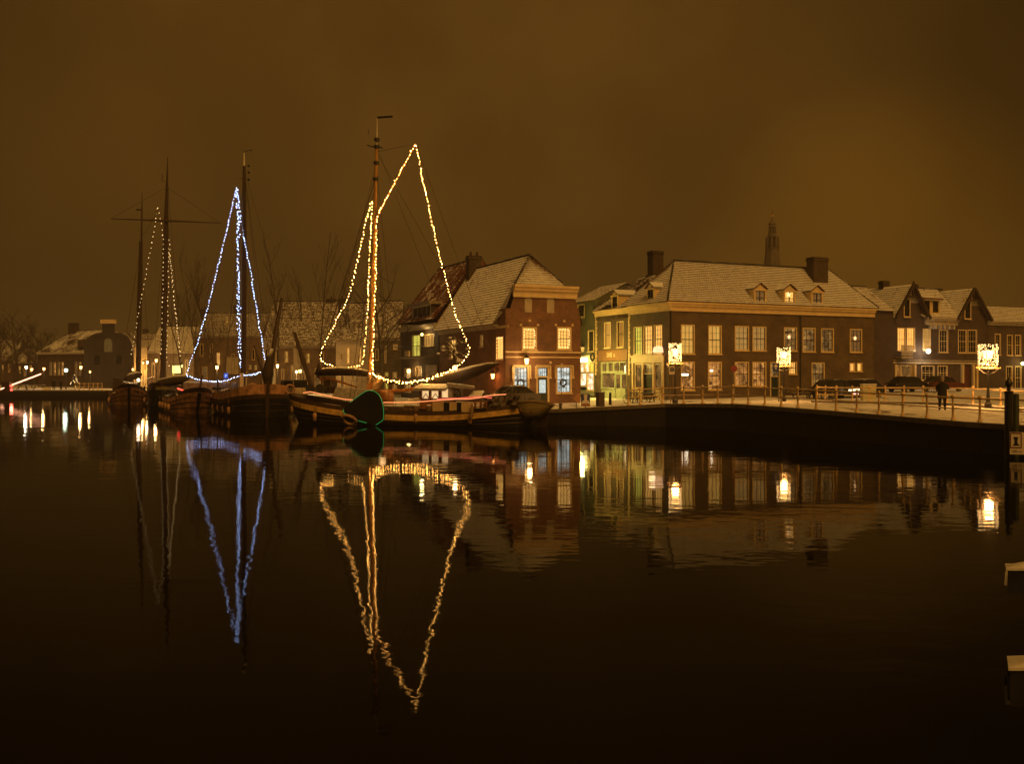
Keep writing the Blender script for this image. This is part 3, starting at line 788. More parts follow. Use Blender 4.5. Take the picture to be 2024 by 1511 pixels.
o = bpy.data.objects.new('lettering', me); link(o, sb); q = fs.W(1204, 706.5, .115)
RS = Matrix((( fs.u.x, 0, fs.n.x), (fs.u.y, 0, fs.n.y), (0, 1, 0))).to_4x4()
o.matrix_basis = Matrix.Translation(q) @ RS
me2 = text_mesh('%', .42, .012); me2.materials.append(m_white); o = bpy.data.objects.new('lettering', me2); link(o, sb)
o.matrix_basis = Matrix.Translation(fs.W(1214, 706, .115)) @ RS
# shop front with transom lights, display window and double door
zt = fs.px(1212, 736.5)[1]; a0, b0, a1, b1 = rf
for k in range(4):
    w = (a1 - a0) / 4; window(fs, (a0 + w * k, zt + .06, a0 + w * (k + 1), b1), shop, p_room_dim, m_greenpaint, 2, 1, .07, m_greenpaint, False, 'transom_window', mid=False)
am = fs.s_at(1215.5)
window(fs, (a0, b0 + 1.05, am, zt), shop, p_room_dim, m_greenpaint, 1, 1, .08, m_greenpaint, True, 'display_window', bars=False)
mb = MB(); fs.box(mb, a0 + .01, b0, am - .01, b0 + .95, -.12, -.02); fs.box(mb, a0, zt, a1, zt + .056, -.12, .04); mb.build('stall_riser', m_greenpaint, shop)
w = (a1 - am) / 2
for k in range(2):
    d = door(fs, (am + w * k, b0, am + w * (k + 1), zt), shop, m_greenpaint, -.06, p_room_dim, 'shop_door')
mb = MB(); q = fs.W(1236.2, 733, .02); fs.box(mb, fs.s_at(1235.2), fs.px(1236, 738)[1], fs.s_at(1237.2), fs.px(1236, 723)[1], -.02, .03); mb.build('strip_lamp', E('strip lamp pink', (1, .72, .42), 3.0), shop)
mb = MB(); e0, e1 = fs.P(sA - .1, 9.7, .25), fs.P(sB + .1, 9.7, .25); zr_ = 13.1
r0, r1 = fs.P(sA + 1.2, zr_, -4.6), fs.P(sB + .3, zr_, -4.6)
roof_plane(mb, e0, e1, r1, r0); roof_plane(mb, fs.P(sA - .1, 9.7, -8), e0, r0, r0); roof_plane(mb, fs.P(sB, 9.7, -8.5), fs.P(sA - .1, 9.7, -8.5), r0, r1, .6, .5)
tag(mb.build('roof_tiles', m_roof_thin, shop), kind='stuff')
mb = MB(); ridge(mb, r0, r1); ridge(mb, e0, r0, .09); mb.build('ridge_tiles', m_roof_dark, shop)
o = .12; dormer(fs, fs.rect(1210, 587, 1219.5, 608, o=o), shop, m_glass, 1.9, m_cream, m_roof_snow, o=o)
mb = MB(); roof_plane(mb, fs.P(sB - 1.2, 9.9, .1), fs.P(sB + .4, 9.9, .1), fs.P(sB + 1.6, 12.6, -3.4), fs.P(sB - .6, 12.6, -3.4)); tag(mb.build('roof_valley', m_roof_snow, shop), kind='stuff')
# ---- green plastered alley house
s0, s1 = fs.s_at(1128), sA - .02
alley = thing('alley_house', 'green plastered house with brightly lit shop window beside the stepped brick house', 'house', fs.P((s0 + s1) / 2, 1.2))
ra = [fs.rect(1141, 601, 1155.6, 627), fs.rect(1162, 653, 1174, 695.6)]; rshop = fs.rect(1146, 718, 1174, 782)
mb = MB(); wall_sheet(mb, fs, s0, s1, ZB, 10.85, ra + [rshop]); shell(mb, fs, s0, s1, ZB, 10.85, 7); mb.poly([fs.P(s1, 10.85, 0), fs.P(s1, 10.85, -7), fs.P(s1, 12.5, -3.5)]); mb.build('wall', m_plaster_green, alley)
for r in ra: window(fs, r, alley, m_glass, m_cream, 2, 3, .12, mid=False)
zt = fs.px(1160, 737)[1]; a0, b0, a1, b1 = rshop
for k in range(3):
    w = (a1 - a0) / 3; window(fs, (a0 + w * k, zt + .02, a0 + w * (k + 1), b1), alley, p_shop if k < 2 else p_yellow, m_cream, 1, 1, .09, None, False, 'transom_window', bars=False)
for k in range(2):
    w = (a1 - a0) / 2; window(fs, (a0 + w * k, b0 + (.9 if k == 0 else .5), a0 + w * (k + 1), zt), alley, p_shop, m_cream, 1, 1, .09, None, True, 'display_window', bars=False)
mb = MB(); fs.box(mb, a0, b0, a1, b0 + .5, -.12, -.02); mb.build('stall_riser', m_greenpaint, alley)
mb = MB(); fs.box(mb, a0 - .2, b1 + .02, a1 + .2, fs.px(1160, 702.5)[1], .005, .08); mb.build('fascia', m_cream, alley)
mb = MB(); roof_plane(mb, fs.P(s0, 10.75, .3), fs.P(s1 + .1, 10.75, .3), fs.P(s1 + .1, 12.6, -3.5), fs.P(s0, 12.6, -3.5)); roof_plane(mb, fs.P(s1 + .1, 10.75, -7.2), fs.P(s0, 10.75, -7.2), fs.P(s0, 12.6, -3.5), fs.P(s1 + .1, 12.6, -3.5), .6, .5); tag(mb.build('roof_tiles', m_roof_patch, alley), kind='stuff')
root = thing('lamp_box', 'square yellow lit lamp box under the lantern on the green plastered house', 'lamp', fs.W(1150, 711.5, .5))
mb = MB(); fs.pbox(mb, 1145.6, 707, 1154.6, 716.6, .35, .7); mb.build('glass', p_lamp_yellow, root)
mb = MB(); a, z = fs.px(1150, 711); fs.box(mb, a - .04, z + .25, a + .04, z + .33, .005, .5); mb.build('bracket', m_iron, root)
light('lamp_light', fs.W(1150, 711.5, 3.4), 1300, (1.0, .70, .14), .25, root)
root = thing('wall_lantern', 'faintly glowing old style lantern on a curly bracket beside the stepped brick house', 'lantern', fs.W(1151.5, 703, .6))
lantern(root, fs.W(1151.5, 696.5, .6), .2, .5, p_tan2, 0)  # glow comes from the glass material itself, no light inside
mb = MB(); q = fs.W(1151.5, 697, .6); mb.tube([q, q + Vector((0, 0, -.3)), q - fs.n.to_3d() * .6 + Vector((0, 0, -.55))], .03, 5); mb.build('bracket', m_iron, root)
wreath(fs, fs.px(1173.5, 706), .34, 'dark wreath hung on the wall between lamp box and signboard', .1)
# ---- stepped brick house
fb_ = Face((-.53, 80.0), U); WB = 6.92
fl = Face((-.53 - UY * 15.5, 80 + UX * 15.5), V)   # its long left side, s to 15.5 at the corner
bh = thing('stepped_brick_house', 'red brick house with broad cream cornice, snowy pantile roof and wreaths in its windows', 'house', (-.53, 80, 1.1))
wf_up = [fb_.rect(1031.5, 646.6, 1061.2, 692), fb_.rect(1100.6, 646.6, 1129.4, 692)]
wf_lo = [fb_.rect(1013.5, 724, 1046, 781), fb_.rect(1098.5, 724, 1130.4, 777.6)]
dr = fb_.rect(1059.8, 724, 1085.6, 799)
nic = [fb_.rect(1037, 594, 1051.2, 617.7), fb_.rect(1081, 595, 1095.2, 619)]
z_sh = fb_.px(1010, 610)[1]; z_c0 = fb_.px(1070, 589)[1]; z_c1 = fb_.px(1070, 565)[1]
sh0, sh1 = .75, WB - .5
mb = MB(); wall_sheet(mb, fb_, 0, WB, .5, z_sh - 1.1, wf_up + wf_lo + [dr])
mb.poly([fb_.P(0, z_sh - 1.1), fb_.P(WB, z_sh - 1.1), fb_.P(WB - .06, z_sh - .4), fb_.P(sh1, z_c0), fb_.P(sh0, z_c0), fb_.P(.42, z_sh), fb_.P(0, z_sh)])
mb.poly([fb_.P(0, z_sh, 0), fb_.P(.42, z_sh, 0), fb_.P(.42, z_sh, -.35), fb_.P(0, z_sh, -.35)])
rl = [fl.rect(980.7, 665, 995.3, 711.4), fl.rect(948.8, 662, 955.7, 685.6), fl.rect(888.6, 671, 901.5, 709)]
EV = 7.8
wall_sheet(mb, fl, 0, 15.5, .5, EV, rl)
wall_sheet(mb, fl, 14.2, 15.5, EV, z_sh)
mb.poly([fb_.P(WB, .5, 0), fb_.P(WB, .5, -15.5), fb_.P(WB, EV, -15.5), fb_.P(WB, EV, 0)])
mb.poly([fb_.P(0, .5, -15.5), fb_.P(WB, .5, -15.5), fb_.P(WB, EV, -15.5), fb_.P(WB / 2, 13.5, -15.5), fb_.P(0, EV, -15.5)])
mb.build('wall', m_brick_red, bh)
for r in wf_up: window(fb_, r, bh, p_amber, m_cream, 4, 6, .13)
for r in wf_lo: window(fb_, r, bh, p_cool, m_cream, 4, 6, .15)
window(fl, rl[0], bh, p_amber, m_cream, 1, 1, .08, bars=False); window(fl, rl[1], bh, p_tan2, m_cream, 1, 1, .1, bars=False); window(fl, rl[2], bh, p_amber, m_cream, 2, 4, .1)
a0, b0, a1, b1 = dr
mb = MB(); fb_.box(mb, a0 + .004, b0, a0 + .16, b1 - .004, -.14, .04); fb_.box(mb, a1 - .16, b0, a1 - .004, b1 - .004, -.14, .04); fb_.box(mb, a0 + .16, b1 - .16, a1 - .16, b1 - .004, -.14, .04); fb_.box(mb, a0 + .16, b1 - .95, a1 - .16, b1 - .85, -.14, .04)
mb.build('door_frame', m_cream, bh)
window(fb_, (a0 + .16, b1 - .85, a1 - .16, b1 - .16), bh, p_cool, m_sash, 4, 2, .04, None, False, 'transom_window', mid=False)
d = door(fb_, (a0 + .16, b0, a1 - .16, b1 - .96), bh, m_darkgreen, -.08, E('door notices lit', (.62, .80, .78), .75, .3, 6.0))
for r in wf_lo + [dr]:                              # scrolled brackets of the folded awnings
    for s in (r[0] - .12, r[2] + .03):
        mb = MB(); fb_.box(mb, s, r[3] - .9, s + .08, r[3] - .02, .004, .16); fb_.box(mb, s - .02, r[3] - 1.05, s + .1, r[3] - .9, .004, .24); mb.build('awning_bracket', m_cream, bh)
    mb = MB(); fb_.box(mb, r[0] - .05, r[3] - .02, r[2] + .05, r[3] + .07, .032, .2); mb.build('awning_box', m_cream, bh)
for y0, y1 in ((695, 698.2), (705.4, 708)):
    mb = MB(); z0, z1 = fb_.px(1073, y1)[1], fb_.px(1073, y0)[1]; fb_.box(mb, -.03, z0, WB + .03, z1, .004, .07); mb.build('string_course', m_cream, bh)
for r in nic:
    mb = MB(); a0, b0, a1, b1 = r; n = 10; R = (a1 - a0) / 2
    pts_ = [fb_.P(a0, b0, .02), fb_.P(a1, b0, .02)] + [fb_.P((a0 + a1) / 2 + R * math.cos(math.pi * k / n), b1 + R * .8 * math.sin(math.pi * k / n), .02) for k in range(n + 1)]
    mb.poly(pts_); mb.build('arched_shutter', m_plaster, bh)
mb = MB()
for x, y in ((1029.5, 642.5), (1063, 642.5), (1098.5, 642.5), (1131.5, 643), (1047, 634), (1115, 635), (1088, 717)):
    s, z = fb_.px(x, y); fb_.box(mb, s - .1, z - .09, s + .1, z + .09, .004, .05)
tag(mb.build('anchor_stones', m_cream, bh), kind='stuff')
mb = MB(); fl.pbox(mb, 986, 643.5, 1004, 648.5, .004, .06); mb.build('name_plate', m_cream, bh)
cornice(fb_, sh0 - .1, sh1 + .1, z_c0, z_c1, bh, m_cream, .5)
mb = MB()
ap = fb_.P(WB / 2, 13.72, -2.67); bk = fb_.P(WB / 2, 13.72, -15.6)
eF, eB = fl.P(15.3, EV - .1, .55), fl.P(-.1, EV - .1, .55)
tF = fb_.P(.85, z_c1 - .25, -.35); tR = fb_.P(WB - .85, z_c1 - .25, -.35)
knee = fb_.P(.3, EV + .7, -.35)
roof_plane(mb, eB, fl.P(14.1, EV - .1, .55), ap, bk, .29, .27)
mb.poly([fl.P(14.1, EV - .05, .5), fb_.P(.1, EV + 1.0, -.36), tF, ap])
mb.poly([fb_.P(WB + .5, EV - .1, -.4), fb_.P(WB + .5, EV - .1, -15.6), bk, ap, tR])
roof_plane(mb, tF, tR, ap, ap, .3, .27)
tag(mb.build('roof_tiles', m_roof_patch, bh), kind='stuff')
mb = MB(); ridge(mb, ap, bk, .12); ridge(mb, tF, ap, .09); ridge(mb, tR, ap, .09); mb.build('ridge_tiles', m_roof_dark, bh)
cornice(fl, .0, 14.1, EV - .45, EV - .1, bh, m_stone, .5, 'gutter')
mb = MB(); mb.tube([eB + Vector((0, 0, .1)), bk + Vector((0, 0, .1))], .1, 5); mb.build('verge', m_stone, bh)
c = fb_.P(WB / 2 - .2, 0, -14.8); chimney(bh, (c.x, c.y), 1.3, .8, 12.2, 14.9, TH, m_brick_dark, 2)
root = thing('wall_lantern', 'bright lantern over the left window on the front of the stepped brick house', 'lantern', fb_.W(1041, 716, .45))
lantern(root, fb_.W(1041, 721, .45), .2, .5, p_lamp, 130, lout=(.25, -.75))
mb = MB(); q = fb_.W(1041, 708, .45); mb.tube([q, q + Vector((0, 0, .15)), fb_.W(1041, 705, .02)], .03, 5); mb.build('bracket', m_iron, root)
root = thing('wall_lantern', 'orange red lantern low on the left side of the stepped brick house', 'lantern', fl.W(974, 745, .4))
lantern(root, fl.W(974, 749.5, .4), .17, .42, p_lamp_orange, 45, (1, .3, .07), lout=(-.6, -.3))
mb = MB(); q = fl.W(974, 750, .4); mb.tube([q, fl.W(974, 752, .02)], .03, 5); mb.build('bracket', m_iron, root)
wreath(fb_, fb_.px(1029, 758), .27, 'round wreath in the left ground floor window of the stepped brick house', -.03)
wreath(fb_, fb_.px(1113, 757), .27, 'round wreath in the right ground floor window of the stepped brick house', -.03)
for r, lab in zip(wf_up, ('left upper window', 'right upper window')):
    c = .2; q = [(r[0] + c, r[1] + c), (r[0] + c, r[3] - c), (r[2] - c, r[3] - c), (r[2] - c, r[1] + c), (r[0] + c, r[1] + c)]
    string_lights('little lights strung round the ' + lab + ' of the stepped brick house', [fb_.P(*k, .0) for k in q], p_bulb_far, .04, .2, jit=.01, cable=False, base=fb_.P(*q[0], 0))
c = .12; r = rl[0]; q = [(r[0] + c, r[1] + .1), (r[0] + c, r[3] - c), (r[2] - c, r[3] - c), (r[2] - c, r[1] + .1)]
string_lights('little lights strung round the tall narrow side window of the stepped brick house', [fl.P(*k, .0) for k in q], p_bulb_far, .035, .22, jit=.01, cable=False, base=fl.P(*q[0], 0))
# ---- rear house with the dark square chimney behind the narrow shop
rear = thing('rear_house', 'dark roofed rear house with tall square chimney behind the narrow shop', 'house', (14.2, 106, 1.3))
fr_ = Face((11.0, 104.0), U)
gabled(fr_, 0, 9, .6, 8.6, 12.6, 8, [], rear, m_brick_dark, m_roof_dark, course=.5, tile=.5)
c = pt(1295.5, 498.5, 107.5); chimney(rear, (c.x, c.y), 1.35, 1.1, 11.0, c.z, TH, m_brick_dark, 0)
# ---- balcony house in the side street
fq = Face((-.53 - UY * 27.4 , 80 + UX * 27.4), V)  # continues the line of the long side wall; s grows towards the camera
q0, q1 = 0.0, 11.7
bal = thing('balcony_house', 'dark brick house with red hipped roof, box dormer and balcony beside the stepped brick house', 'house', fq.P(6, 1.1))
ze = fq.px(845, 640)[1]
rb = [fq.rect(814.6, 662, 831, 705), fq.rect(839.6, 660.6, 858.5, 684), fq.rect(800, 728, 812, 775), fq.rect(822, 724, 834, 764)]
mb = MB(); wall_sheet(mb, fq, q0, q1, .5, ze, rb); shell(mb, fq, q0, q1, .5, ze, 9); mb.build('wall', m_brick_dark, bal)
window(fq, rb[0], bal, p_yellow, m_cream, 2, 3, .09, mid=False, name='balcony_door'); window(fq, rb[1], bal, p_tan2, m_cream, 3, 2, .09, mid=False)
window(fq, rb[2], bal, p_tan2, m_cream, 2, 3, .1); window(fq, rb[3], bal, p_dim, m_cream, 2, 3, .1)
mb = MB(); fq.pbox(mb, 841, 722, 862, 772, .01, .12); mb.build('garage_door', m_plaster, bal)
cornice(fq, q0, q1, fq.px(845, 651)[1], fq.px(845, 642)[1], bal, m_stone, .6)
a0, z0, a1, z1 = fq.rect(784, 690, 838, 705, o=1.2)
mb = MB(); fq.box(mb, a0, z0 - .15, a1, z0, .01, 1.2); mb.build('balcony_floor', m_coping, bal)
mb = MB()
for k in range(19):
    s = a0 + (a1 - a0) * k / 18; mb.tube([fq.P(s, z0, 1.15), fq.P(s, z0 + 1.0, 1.15)], .02, 4)
mb.tube([fq.P(a0, z0 + 1, 1.15), fq.P(a1, z0 + 1, 1.15)], .035, 5); mb.tube([fq.P(a0, z0 + 1, .05), fq.P(a0, z0 + 1, 1.15)], .035, 5)
tag(mb.build('balcony_railing', m_iron, bal), kind='stuff')
mb = MB(); fq.pbox(mb, 800, 694, 807, 705, .9, 1.1); mb.build('balcony_screen', m_cream, bal)
zr = fq.off(-4.5).px(900, 524)[1]
r0, r1 = fq.off(-4.5).s_at(868), fq.off(-4.5).s_at(944)
e0, e1 = fq.P(q0 - .3, ze + .3, .4), fq.P(q1, ze + .3, .4)
R0, R1 = fq.P(r0, zr, -4.5), fq.P(q1 - .3, zr, -4.5)
mb = MB(); roof_plane(mb, e0, e1, R1, R0); roof_plane(mb, fq.P(q0 - .3, ze + .3, -9.4), e0, R0, R0); roof_plane(mb, fq.P(q1, ze + .3, -9.4), fq.P(q0 - .3, ze + .3, -9.4), R0, R1, .6, .5)
mb.poly([fq.P(q1, ze, .2), fq.P(q1, ze, -9), R1]); tag(mb.build('roof_tiles', m_roof_red, bal), kind='stuff')
mb = MB(); ridge(mb, R0, R1, .13); ridge(mb, e0, R0, .1); mb.build('ridge_tiles', m_roof_dark, bal)
o = .1; a0, z0, a1, z1 = fq.rect(814.5, 607, 852, 631, o=o)
mb = MB(); fq.box(mb, a0 - .2, z0 - .3, a0, z1 + .1, -3, o); fq.box(mb, a1, z0 - .3, a1 + .2, z1 + .1, -3, o); fq.box(mb, a0, z0 - .3, a1, z0, -3, o); d = mb.build('box_dormer', m_brick_dark, bal)
mb = MB(); fq.box(mb, a0 - .45, z1 + .1, a1 + .45, z1 + .42, -3.2, o + .4); mb.build('dormer_roof', snowy('felt roof snow', (.25, .2, .14), .9), d)
window(fq, (a0, z0, a1, z1 + .1), d, m_glass, m_white, 4, 1, .08, m_white, False, 'sash', o=o, mid=False)
c = fq.P(1.6, 0, -6.5); chimney(bal, (c.x, c.y), .9, .8, 9.5, fq.off(-6.5).px(812, 574)[1], TH, m_brick_dark, 1)
root = thing('wall_lamp', 'bright wall lamp over the balcony door', 'lamp', fq.W(834, 662, .4))
mb = MB(); mb.ball(fq.W(834, 661.5, .4), .15); mb.build('globe', p_lamp, root); mb = MB(); mb.tube([fq.W(834, 662, .3), fq.W(834, 662, .01)], .03, 5); mb.build('bracket', m_iron, root)
light('lamp_light', fq.W(834, 662, .75), 75, (1, .68, .25), .2, root)
root = thing('wall_lamp', 'bright wall lamp at street level below the balcony', 'lamp', fq.W(808, 735, .4))
mb = MB(); mb.ball(fq.W(808, 734, .4), .2, sc=(1, 1, 1.2)); mb.build('globe', p_lamp, root); mb = MB(); mb.tube([fq.W(808, 735, .3), fq.W(808, 735, .01)], .03, 5); mb.build('bracket', m_iron, root)
light('lamp_light', fq.W(808, 735, .8), 90, (1, .62, .2), .2, root)
# ---- the twin gabled villa on the right
fv = Face(at(1757, 106, 0).xy, U)
vil = thing('twin_gabled_villa', 'dark brick villa with two pointed timbered gables and a lit bay window', 'house', fv.P(7, 2.0))
v0, v1 = 0.0, fv.s_at(1951)
zE = fv.px(1855, 630)[1]
wv = [fv.rect(1773, 648, 1790, 694), fv.rect(1791.5, 648, 1808.5, 694), fv.rect(1823.5, 650, 1839.5, 692), fv.rect(1855.5, 652, 1874, 697), fv.rect(1893.5, 652, 1911, 698), fv.rect(1912.5, 652, 1931, 698)]
gv = [fv.rect(1771, 722, 1780, 766), fv.rect(1781, 722, 1803, 766), fv.rect(1821, 723, 1847, 752), fv.rect(1853, 723, 1873, 752), fv.rect(1905, 724, 1918.5, 775)]
mb = MB(); wall_sheet(mb, fv, v0, v1, 1.2, zE, wv + gv); shell(mb, fv, v0, v1, 1.2, zE, 9)
gabs = []
for xa, xl, xr in ((1799, 1764, 1832), (1919, 1886, 1954)):
    sa, za = fv.px(xa, 563 if xa < 1850 else 571); sl, sr = fv.s_at(xl), fv.s_at(xr)
    gabs.append((sa, za, sl, sr))
    mb.poly([fv.P(sl + .25, zE), fv.P(sr - .25, zE), fv.P(sa, za - .35)])
mb.build('wall', m_brick_dark, vil)
for r, p in zip(wv, (p_amber, p_amber, p_tan2, m_glass, m_glass, m_glass)): window(fv, r, vil, p, m_cream, 3, 4, .1, m_cream)
for r, p in zip(gv[:4], (p_room_dim, p_room_dim, m_glass, m_glass)): window(fv, r, vil, p, m_cream, 3, 3, .1, m_cream)
door(fv, gv[4], vil, M('door brown red', (.09, .02, .012), .5, .2), o=-.1)
for x in (1767, 1805.5, 1900, 1921, 1928):
    mb = MB(); s = fv.s_at(x); fv.box(mb, s - .13, 1.9, s + .13, fv.px(x, 721)[1], .02, .3); mb.build('porch_column', m_cream, vil)
for k, (sa, za, sl, sr) in enumerate(gabs):
    mb = MB()
    for s in (sl, sr):

        e = [fv.P(s, zE - .1, .5), fv.P(s, zE - .1, -7)] if s == sr else [fv.P(s, zE - .1, -7), fv.P(s, zE - .1, .5)]
        t_ = [fv.P(sa, za, .5), fv.P(sa, za, -7)] if s == sr else [fv.P(sa, za, -7), fv.P(sa, za, .5)]
        roof_plane(mb, e[0], e[1], t_[1], t_[0])
    tag(mb.build('gable_roof', m_roof_patch, vil), kind='stuff')
    for s in (sl, sr):
        mb = MB(); mb.tube([fv.P(s, zE - .1, .52), fv.P(sa, za + .02, .52)], .17, 4); mb.build('bargeboard', m_wood_dark, vil)
    mb = MB(); w = (sr - sl) * .2; zc = za - (za - zE) * .38; fv.box(mb, sa - w, zc - .12, sa + w, zc + .12, .3, .45); fv.box(mb, sa - .07, zc, sa + .07, za - .3, .3, .45); mb.build('collar_beam', m_wood_dark, vil)
    mb = MB(); mb.poly([fv.P(sa - w * 1.35, zE + (za - zE) * .45, .01), fv.P(sa + w * 1.35, zE + (za - zE) * .45, .01), fv.P(sa, za - .5, .01)]); mb.build('gable_plaster', m_plaster, vil)
    x = 1790 if k == 0 else 1910; r = fv.rect(x - 6, 591, x + 7, 625); window(fv, (r[0], zE + .05, r[2], r[3]), vil, m_glass, m_cream, 2, 3, .1, o=.16)
mb = MB(); sA_, sB_ = gabs[0][3] - .9, gabs[1][2] + .9; zr2 = fv.off(-4).px(1855, 573)[1]
roof_plane(mb, fv.P(sA_, zE + .1, .3), fv.P(sB_, zE + .1, .3), fv.P(sB_ + .9, zr2, -4), fv.P(sA_ - .9, zr2, -4)); tag(mb.build('roof_tiles', m_roof_patch, vil), kind='stuff')
mb = MB(); ridge(mb, fv.P(gabs[0][0], zr2, -4), fv.P(gabs[1][0], zr2, -4), .12); mb.build('ridge_tiles', m_roof_dark, vil)
o = -.1; a0, z0, a1, z1 = fv.rect(1825, 595, 1856, 619, o=o)
mb = MB(); fv.box(mb, a0 - .15, z0 - .3, a0, z1 + .1, -2.4, o); fv.box(mb, a1, z0 - .3, a1 + .15, z1 + .1, -2.4, o); fv.box(mb, a0, z0 - .3, a1, z0, -2.4, o); d = mb.build('box_dormer', m_cream, vil)
mb = MB(); mb.hexa([fv.P(a0 - .3, z1 + .1, o + .35), fv.P(a1 + .3, z1 + .1, o + .35), fv.P(a1 + .3, z1 + .9, -3.4), fv.P(a0 - .3, z1 + .9, -3.4), fv.P(a0 - .3, z1 + .3, o + .35), fv.P(a1 + .3, z1 + .3, o + .35), fv.P(a1 + .3, z1 + 1.1, -3.4), fv.P(a0 - .3, z1 + 1.1, -3.4)]); mb.build('dormer_roof', m_roof_patch, d)
am = (a0 + a1) / 2
window(fv, (a0, z0, am - .12, z1 + .1), d, m_glass, m_cream, 1, 2, .1, None, False, 'sash', o=o, mid=False); window(fv, (am + .12, z0, a1, z1 + .1), d, m_glass, m_cream, 1, 2, .1, None, False, 'sash', o=o, mid=False)
mb = MB(); fv.box(mb, am - .12, z0, am + .12, z1 + .1, o - .1, o); mb.build('mullion', m_cream, d)
cornice(fv, gabs[0][3] - .4, gabs[1][2] + .4, fv.px(1855, 643)[1], zE + .1, vil, m_stone, .5)
for k in range(6):
    s = gabs[0][3] + (gabs[1][2] - gabs[0][3]) * (k + .5) / 6; mb = MB(); fv.box(mb, s - .12, fv.px(1855, 643)[1] - .45, s + .12, fv.px(1855, 643)[1] - .01, .005, .35); mb.build('eaves_bracket', m_stone, vil)
a0, z0, a1, z1 = fv.rect(1782, 685, 1805, 709, o=.9)
mb = MB(); fv.box(mb, a0, z0, a1, z0 + .2, .01, .9); mb.build('balcony_floor', m_stone, vil)
for k in range(7):
    z = z0 + .3 + k * .165; mb = MB(); fv.box(mb, a0, z, a1, z + .13, .83, .88); mb.build('balcony_board', m_stone, vil)
for y0, y1 in ((716, 720), (712.5, 714)):
    mb = MB(); fv.box(mb, 0.1, fv.px(1850, y1)[1], v1 - .1, fv.px(1850, y0)[1], .004, .12); mb.build('string_course', m_stone, vil)
c = fv.P(3.3, 0, -4); chimney(vil, (c.x, c.y), .9, .7, 11, fv.off(-4).px(1798, 560)[1], TH, m_brick_dark, 0)
c = fv.P(gabs[1][0] - 3.4, 0, -5); chimney(vil, (c.x, c.y), .7, .6, 11, fv.off(-5).px(1870, 567)[1], TH, m_brick_dark, 1)
root = thing('wall_lamp', 'brilliant white lamp high on the wall of the twin gabled villa', 'lamp', fv.W(1835, 694, .5))
mb = MB(); mb.ball(fv.W(1835, 694.5, .5), .26); mb.build('globe', p_lamp_white, root); mb = MB(); mb.tube([fv.W(1835, 692, .5), fv.W(1835, 690, .01)], .04, 5); mb.build('bracket', m_iron, root)
light('lamp_light', fv.W(1835, 694.5, 1.1), 130, (1, .8, .55), .25, root)
# ---- low dark house between the corner house and the villa
fd = Face(at(1700, 104, 0).xy, U)
low = thing('dark_low_house', 'unlit dark house with thinly snowed roof squeezed between corner house and villa', 'house', fd.P(2, 1.9))
s1 = fd.s_at(1766)
gabled(fd, -2.5, s1, 1, fd.px(1745, 614)[1], fd.off(-4).px(1745, 570)[1], 8, [], low, m_brick_dark, m_roof_patch)
c = fd.P(.1, 0, -3.5); chimney(low, (c.x, c.y), .95, .8, 10, fd.off(-3.5).px(1697, 563)[1], TH, m_brick_dark, 1)
# ---- end house on the right
fe = Face(fv.P(v1 + .05, 0).xy, U)
endh = thing('end_house', 'dark terrace house with low snowy mansard at the right end of the row', 'house', fe.P(4, 2))
e1_ = 16.0; zE2 = fe.px(1985, 637)[1]
we = [fe.rect(1990, 662, 2001.5, 703), fe.rect(2006, 662, 2018, 703), fe.rect(1966, 660, 1978, 702), fe.rect(1988, 724, 2001, 770), fe.rect(2006, 724, 2019, 770)]
mb = MB(); wall_sheet(mb, fe, 0, e1_, 1.2, zE2, we); shell(mb, fe, 0, e1_, 1.2, zE2, 9); mb.build('wall', m_brick_dark, endh)
for r in we: window(fe, r, endh, m_glass, m_cream, 2, 3, .1, m_cream)
mb = MB(); zt_ = fe.off(-2.5).px(1985, 608)[1]; roof_plane(mb, fe.P(0, zE2, .4), fe.P(e1_, zE2, .4), fe.P(e1_, zt_, -2.5), fe.P(.8, zt_, -2.5)); mb.poly([fe.P(.8, zt_, -2.5), fe.P(e1_, zt_, -2.5), fe.P(e1_, zt_ + .2, -9), fe.P(.8, zt_ + .2, -9)]); tag(mb.build('roof_tiles', m_roof_snow, endh), kind='stuff')
cornice(fe, 0, e1_, zE2 - .4, zE2, endh, m_stone, .45, 'gutter')
root = thing('wall_lamp', 'yellow lamp on the end house at the right edge', 'lamp', fe.W(2021, 719, .4))
mb = MB(); mb.ball(fe.W(2021.5, 719, .4), .2); mb.build('globe', p_lamp_yellow, root); mb = MB(); mb.tube([fe.W(2021.5, 717, .4), fe.W(2021.5, 716, .01)], .04, 5); mb.build('bracket', m_iron, root); light('lamp_light', fe.W(2021.5, 719, .9), 40, (1, .7, .25), .2, root)
# ---- church tower
tw = thing('church_tower', 'faint lantern spire of the church far behind the long snowy roof', 'church tower', (92, 350, 2))
def ring8(r, z, c=(92.6, 350)): return [(c[0] + r * math.cos(math.pi / 8 + k * math.pi / 4), c[1] + r * math.sin(math.pi / 8 + k * math.pi / 4), z) for k in range(8)]
def zpx(y): return H + (HY - y) / F * 350
m_tower = M('tower lead and stone', (.13, .10, .07), .8, .25, .5)
mb = MB(); mb.box((92.6, 350, 20), (9, 9, 40)); mb.build('tower_base', m_tower, tw)
mb = MB(); A = ring8(3.1, zpx(532)); B = ring8(2.35, zpx(494))
for k in range(8): mb.poly([A[k], A[(k + 1) % 8], B[(k + 1) % 8], B[k]])
mb.build('lower_spire', m_tower, tw)
mb = MB()
for p in ring8(2.15, zpx(494)): mb.tube([p, (p[0] * .93 + 92.6 * .07, p[1] * .93 + 350 * .07, zpx(468))], .42, 5)
mb.lathe((92.6, 350, 0), [(2.5, zpx(494)), (2.5, zpx(491)), (1.2, zpx(490)), (1.0, zpx(470)), (1.9, zpx(469)), (1.8, zpx(467)), (1.4, zpx(462))], 8); mb.build('lantern_stage', m_tower, tw)
mb = MB()
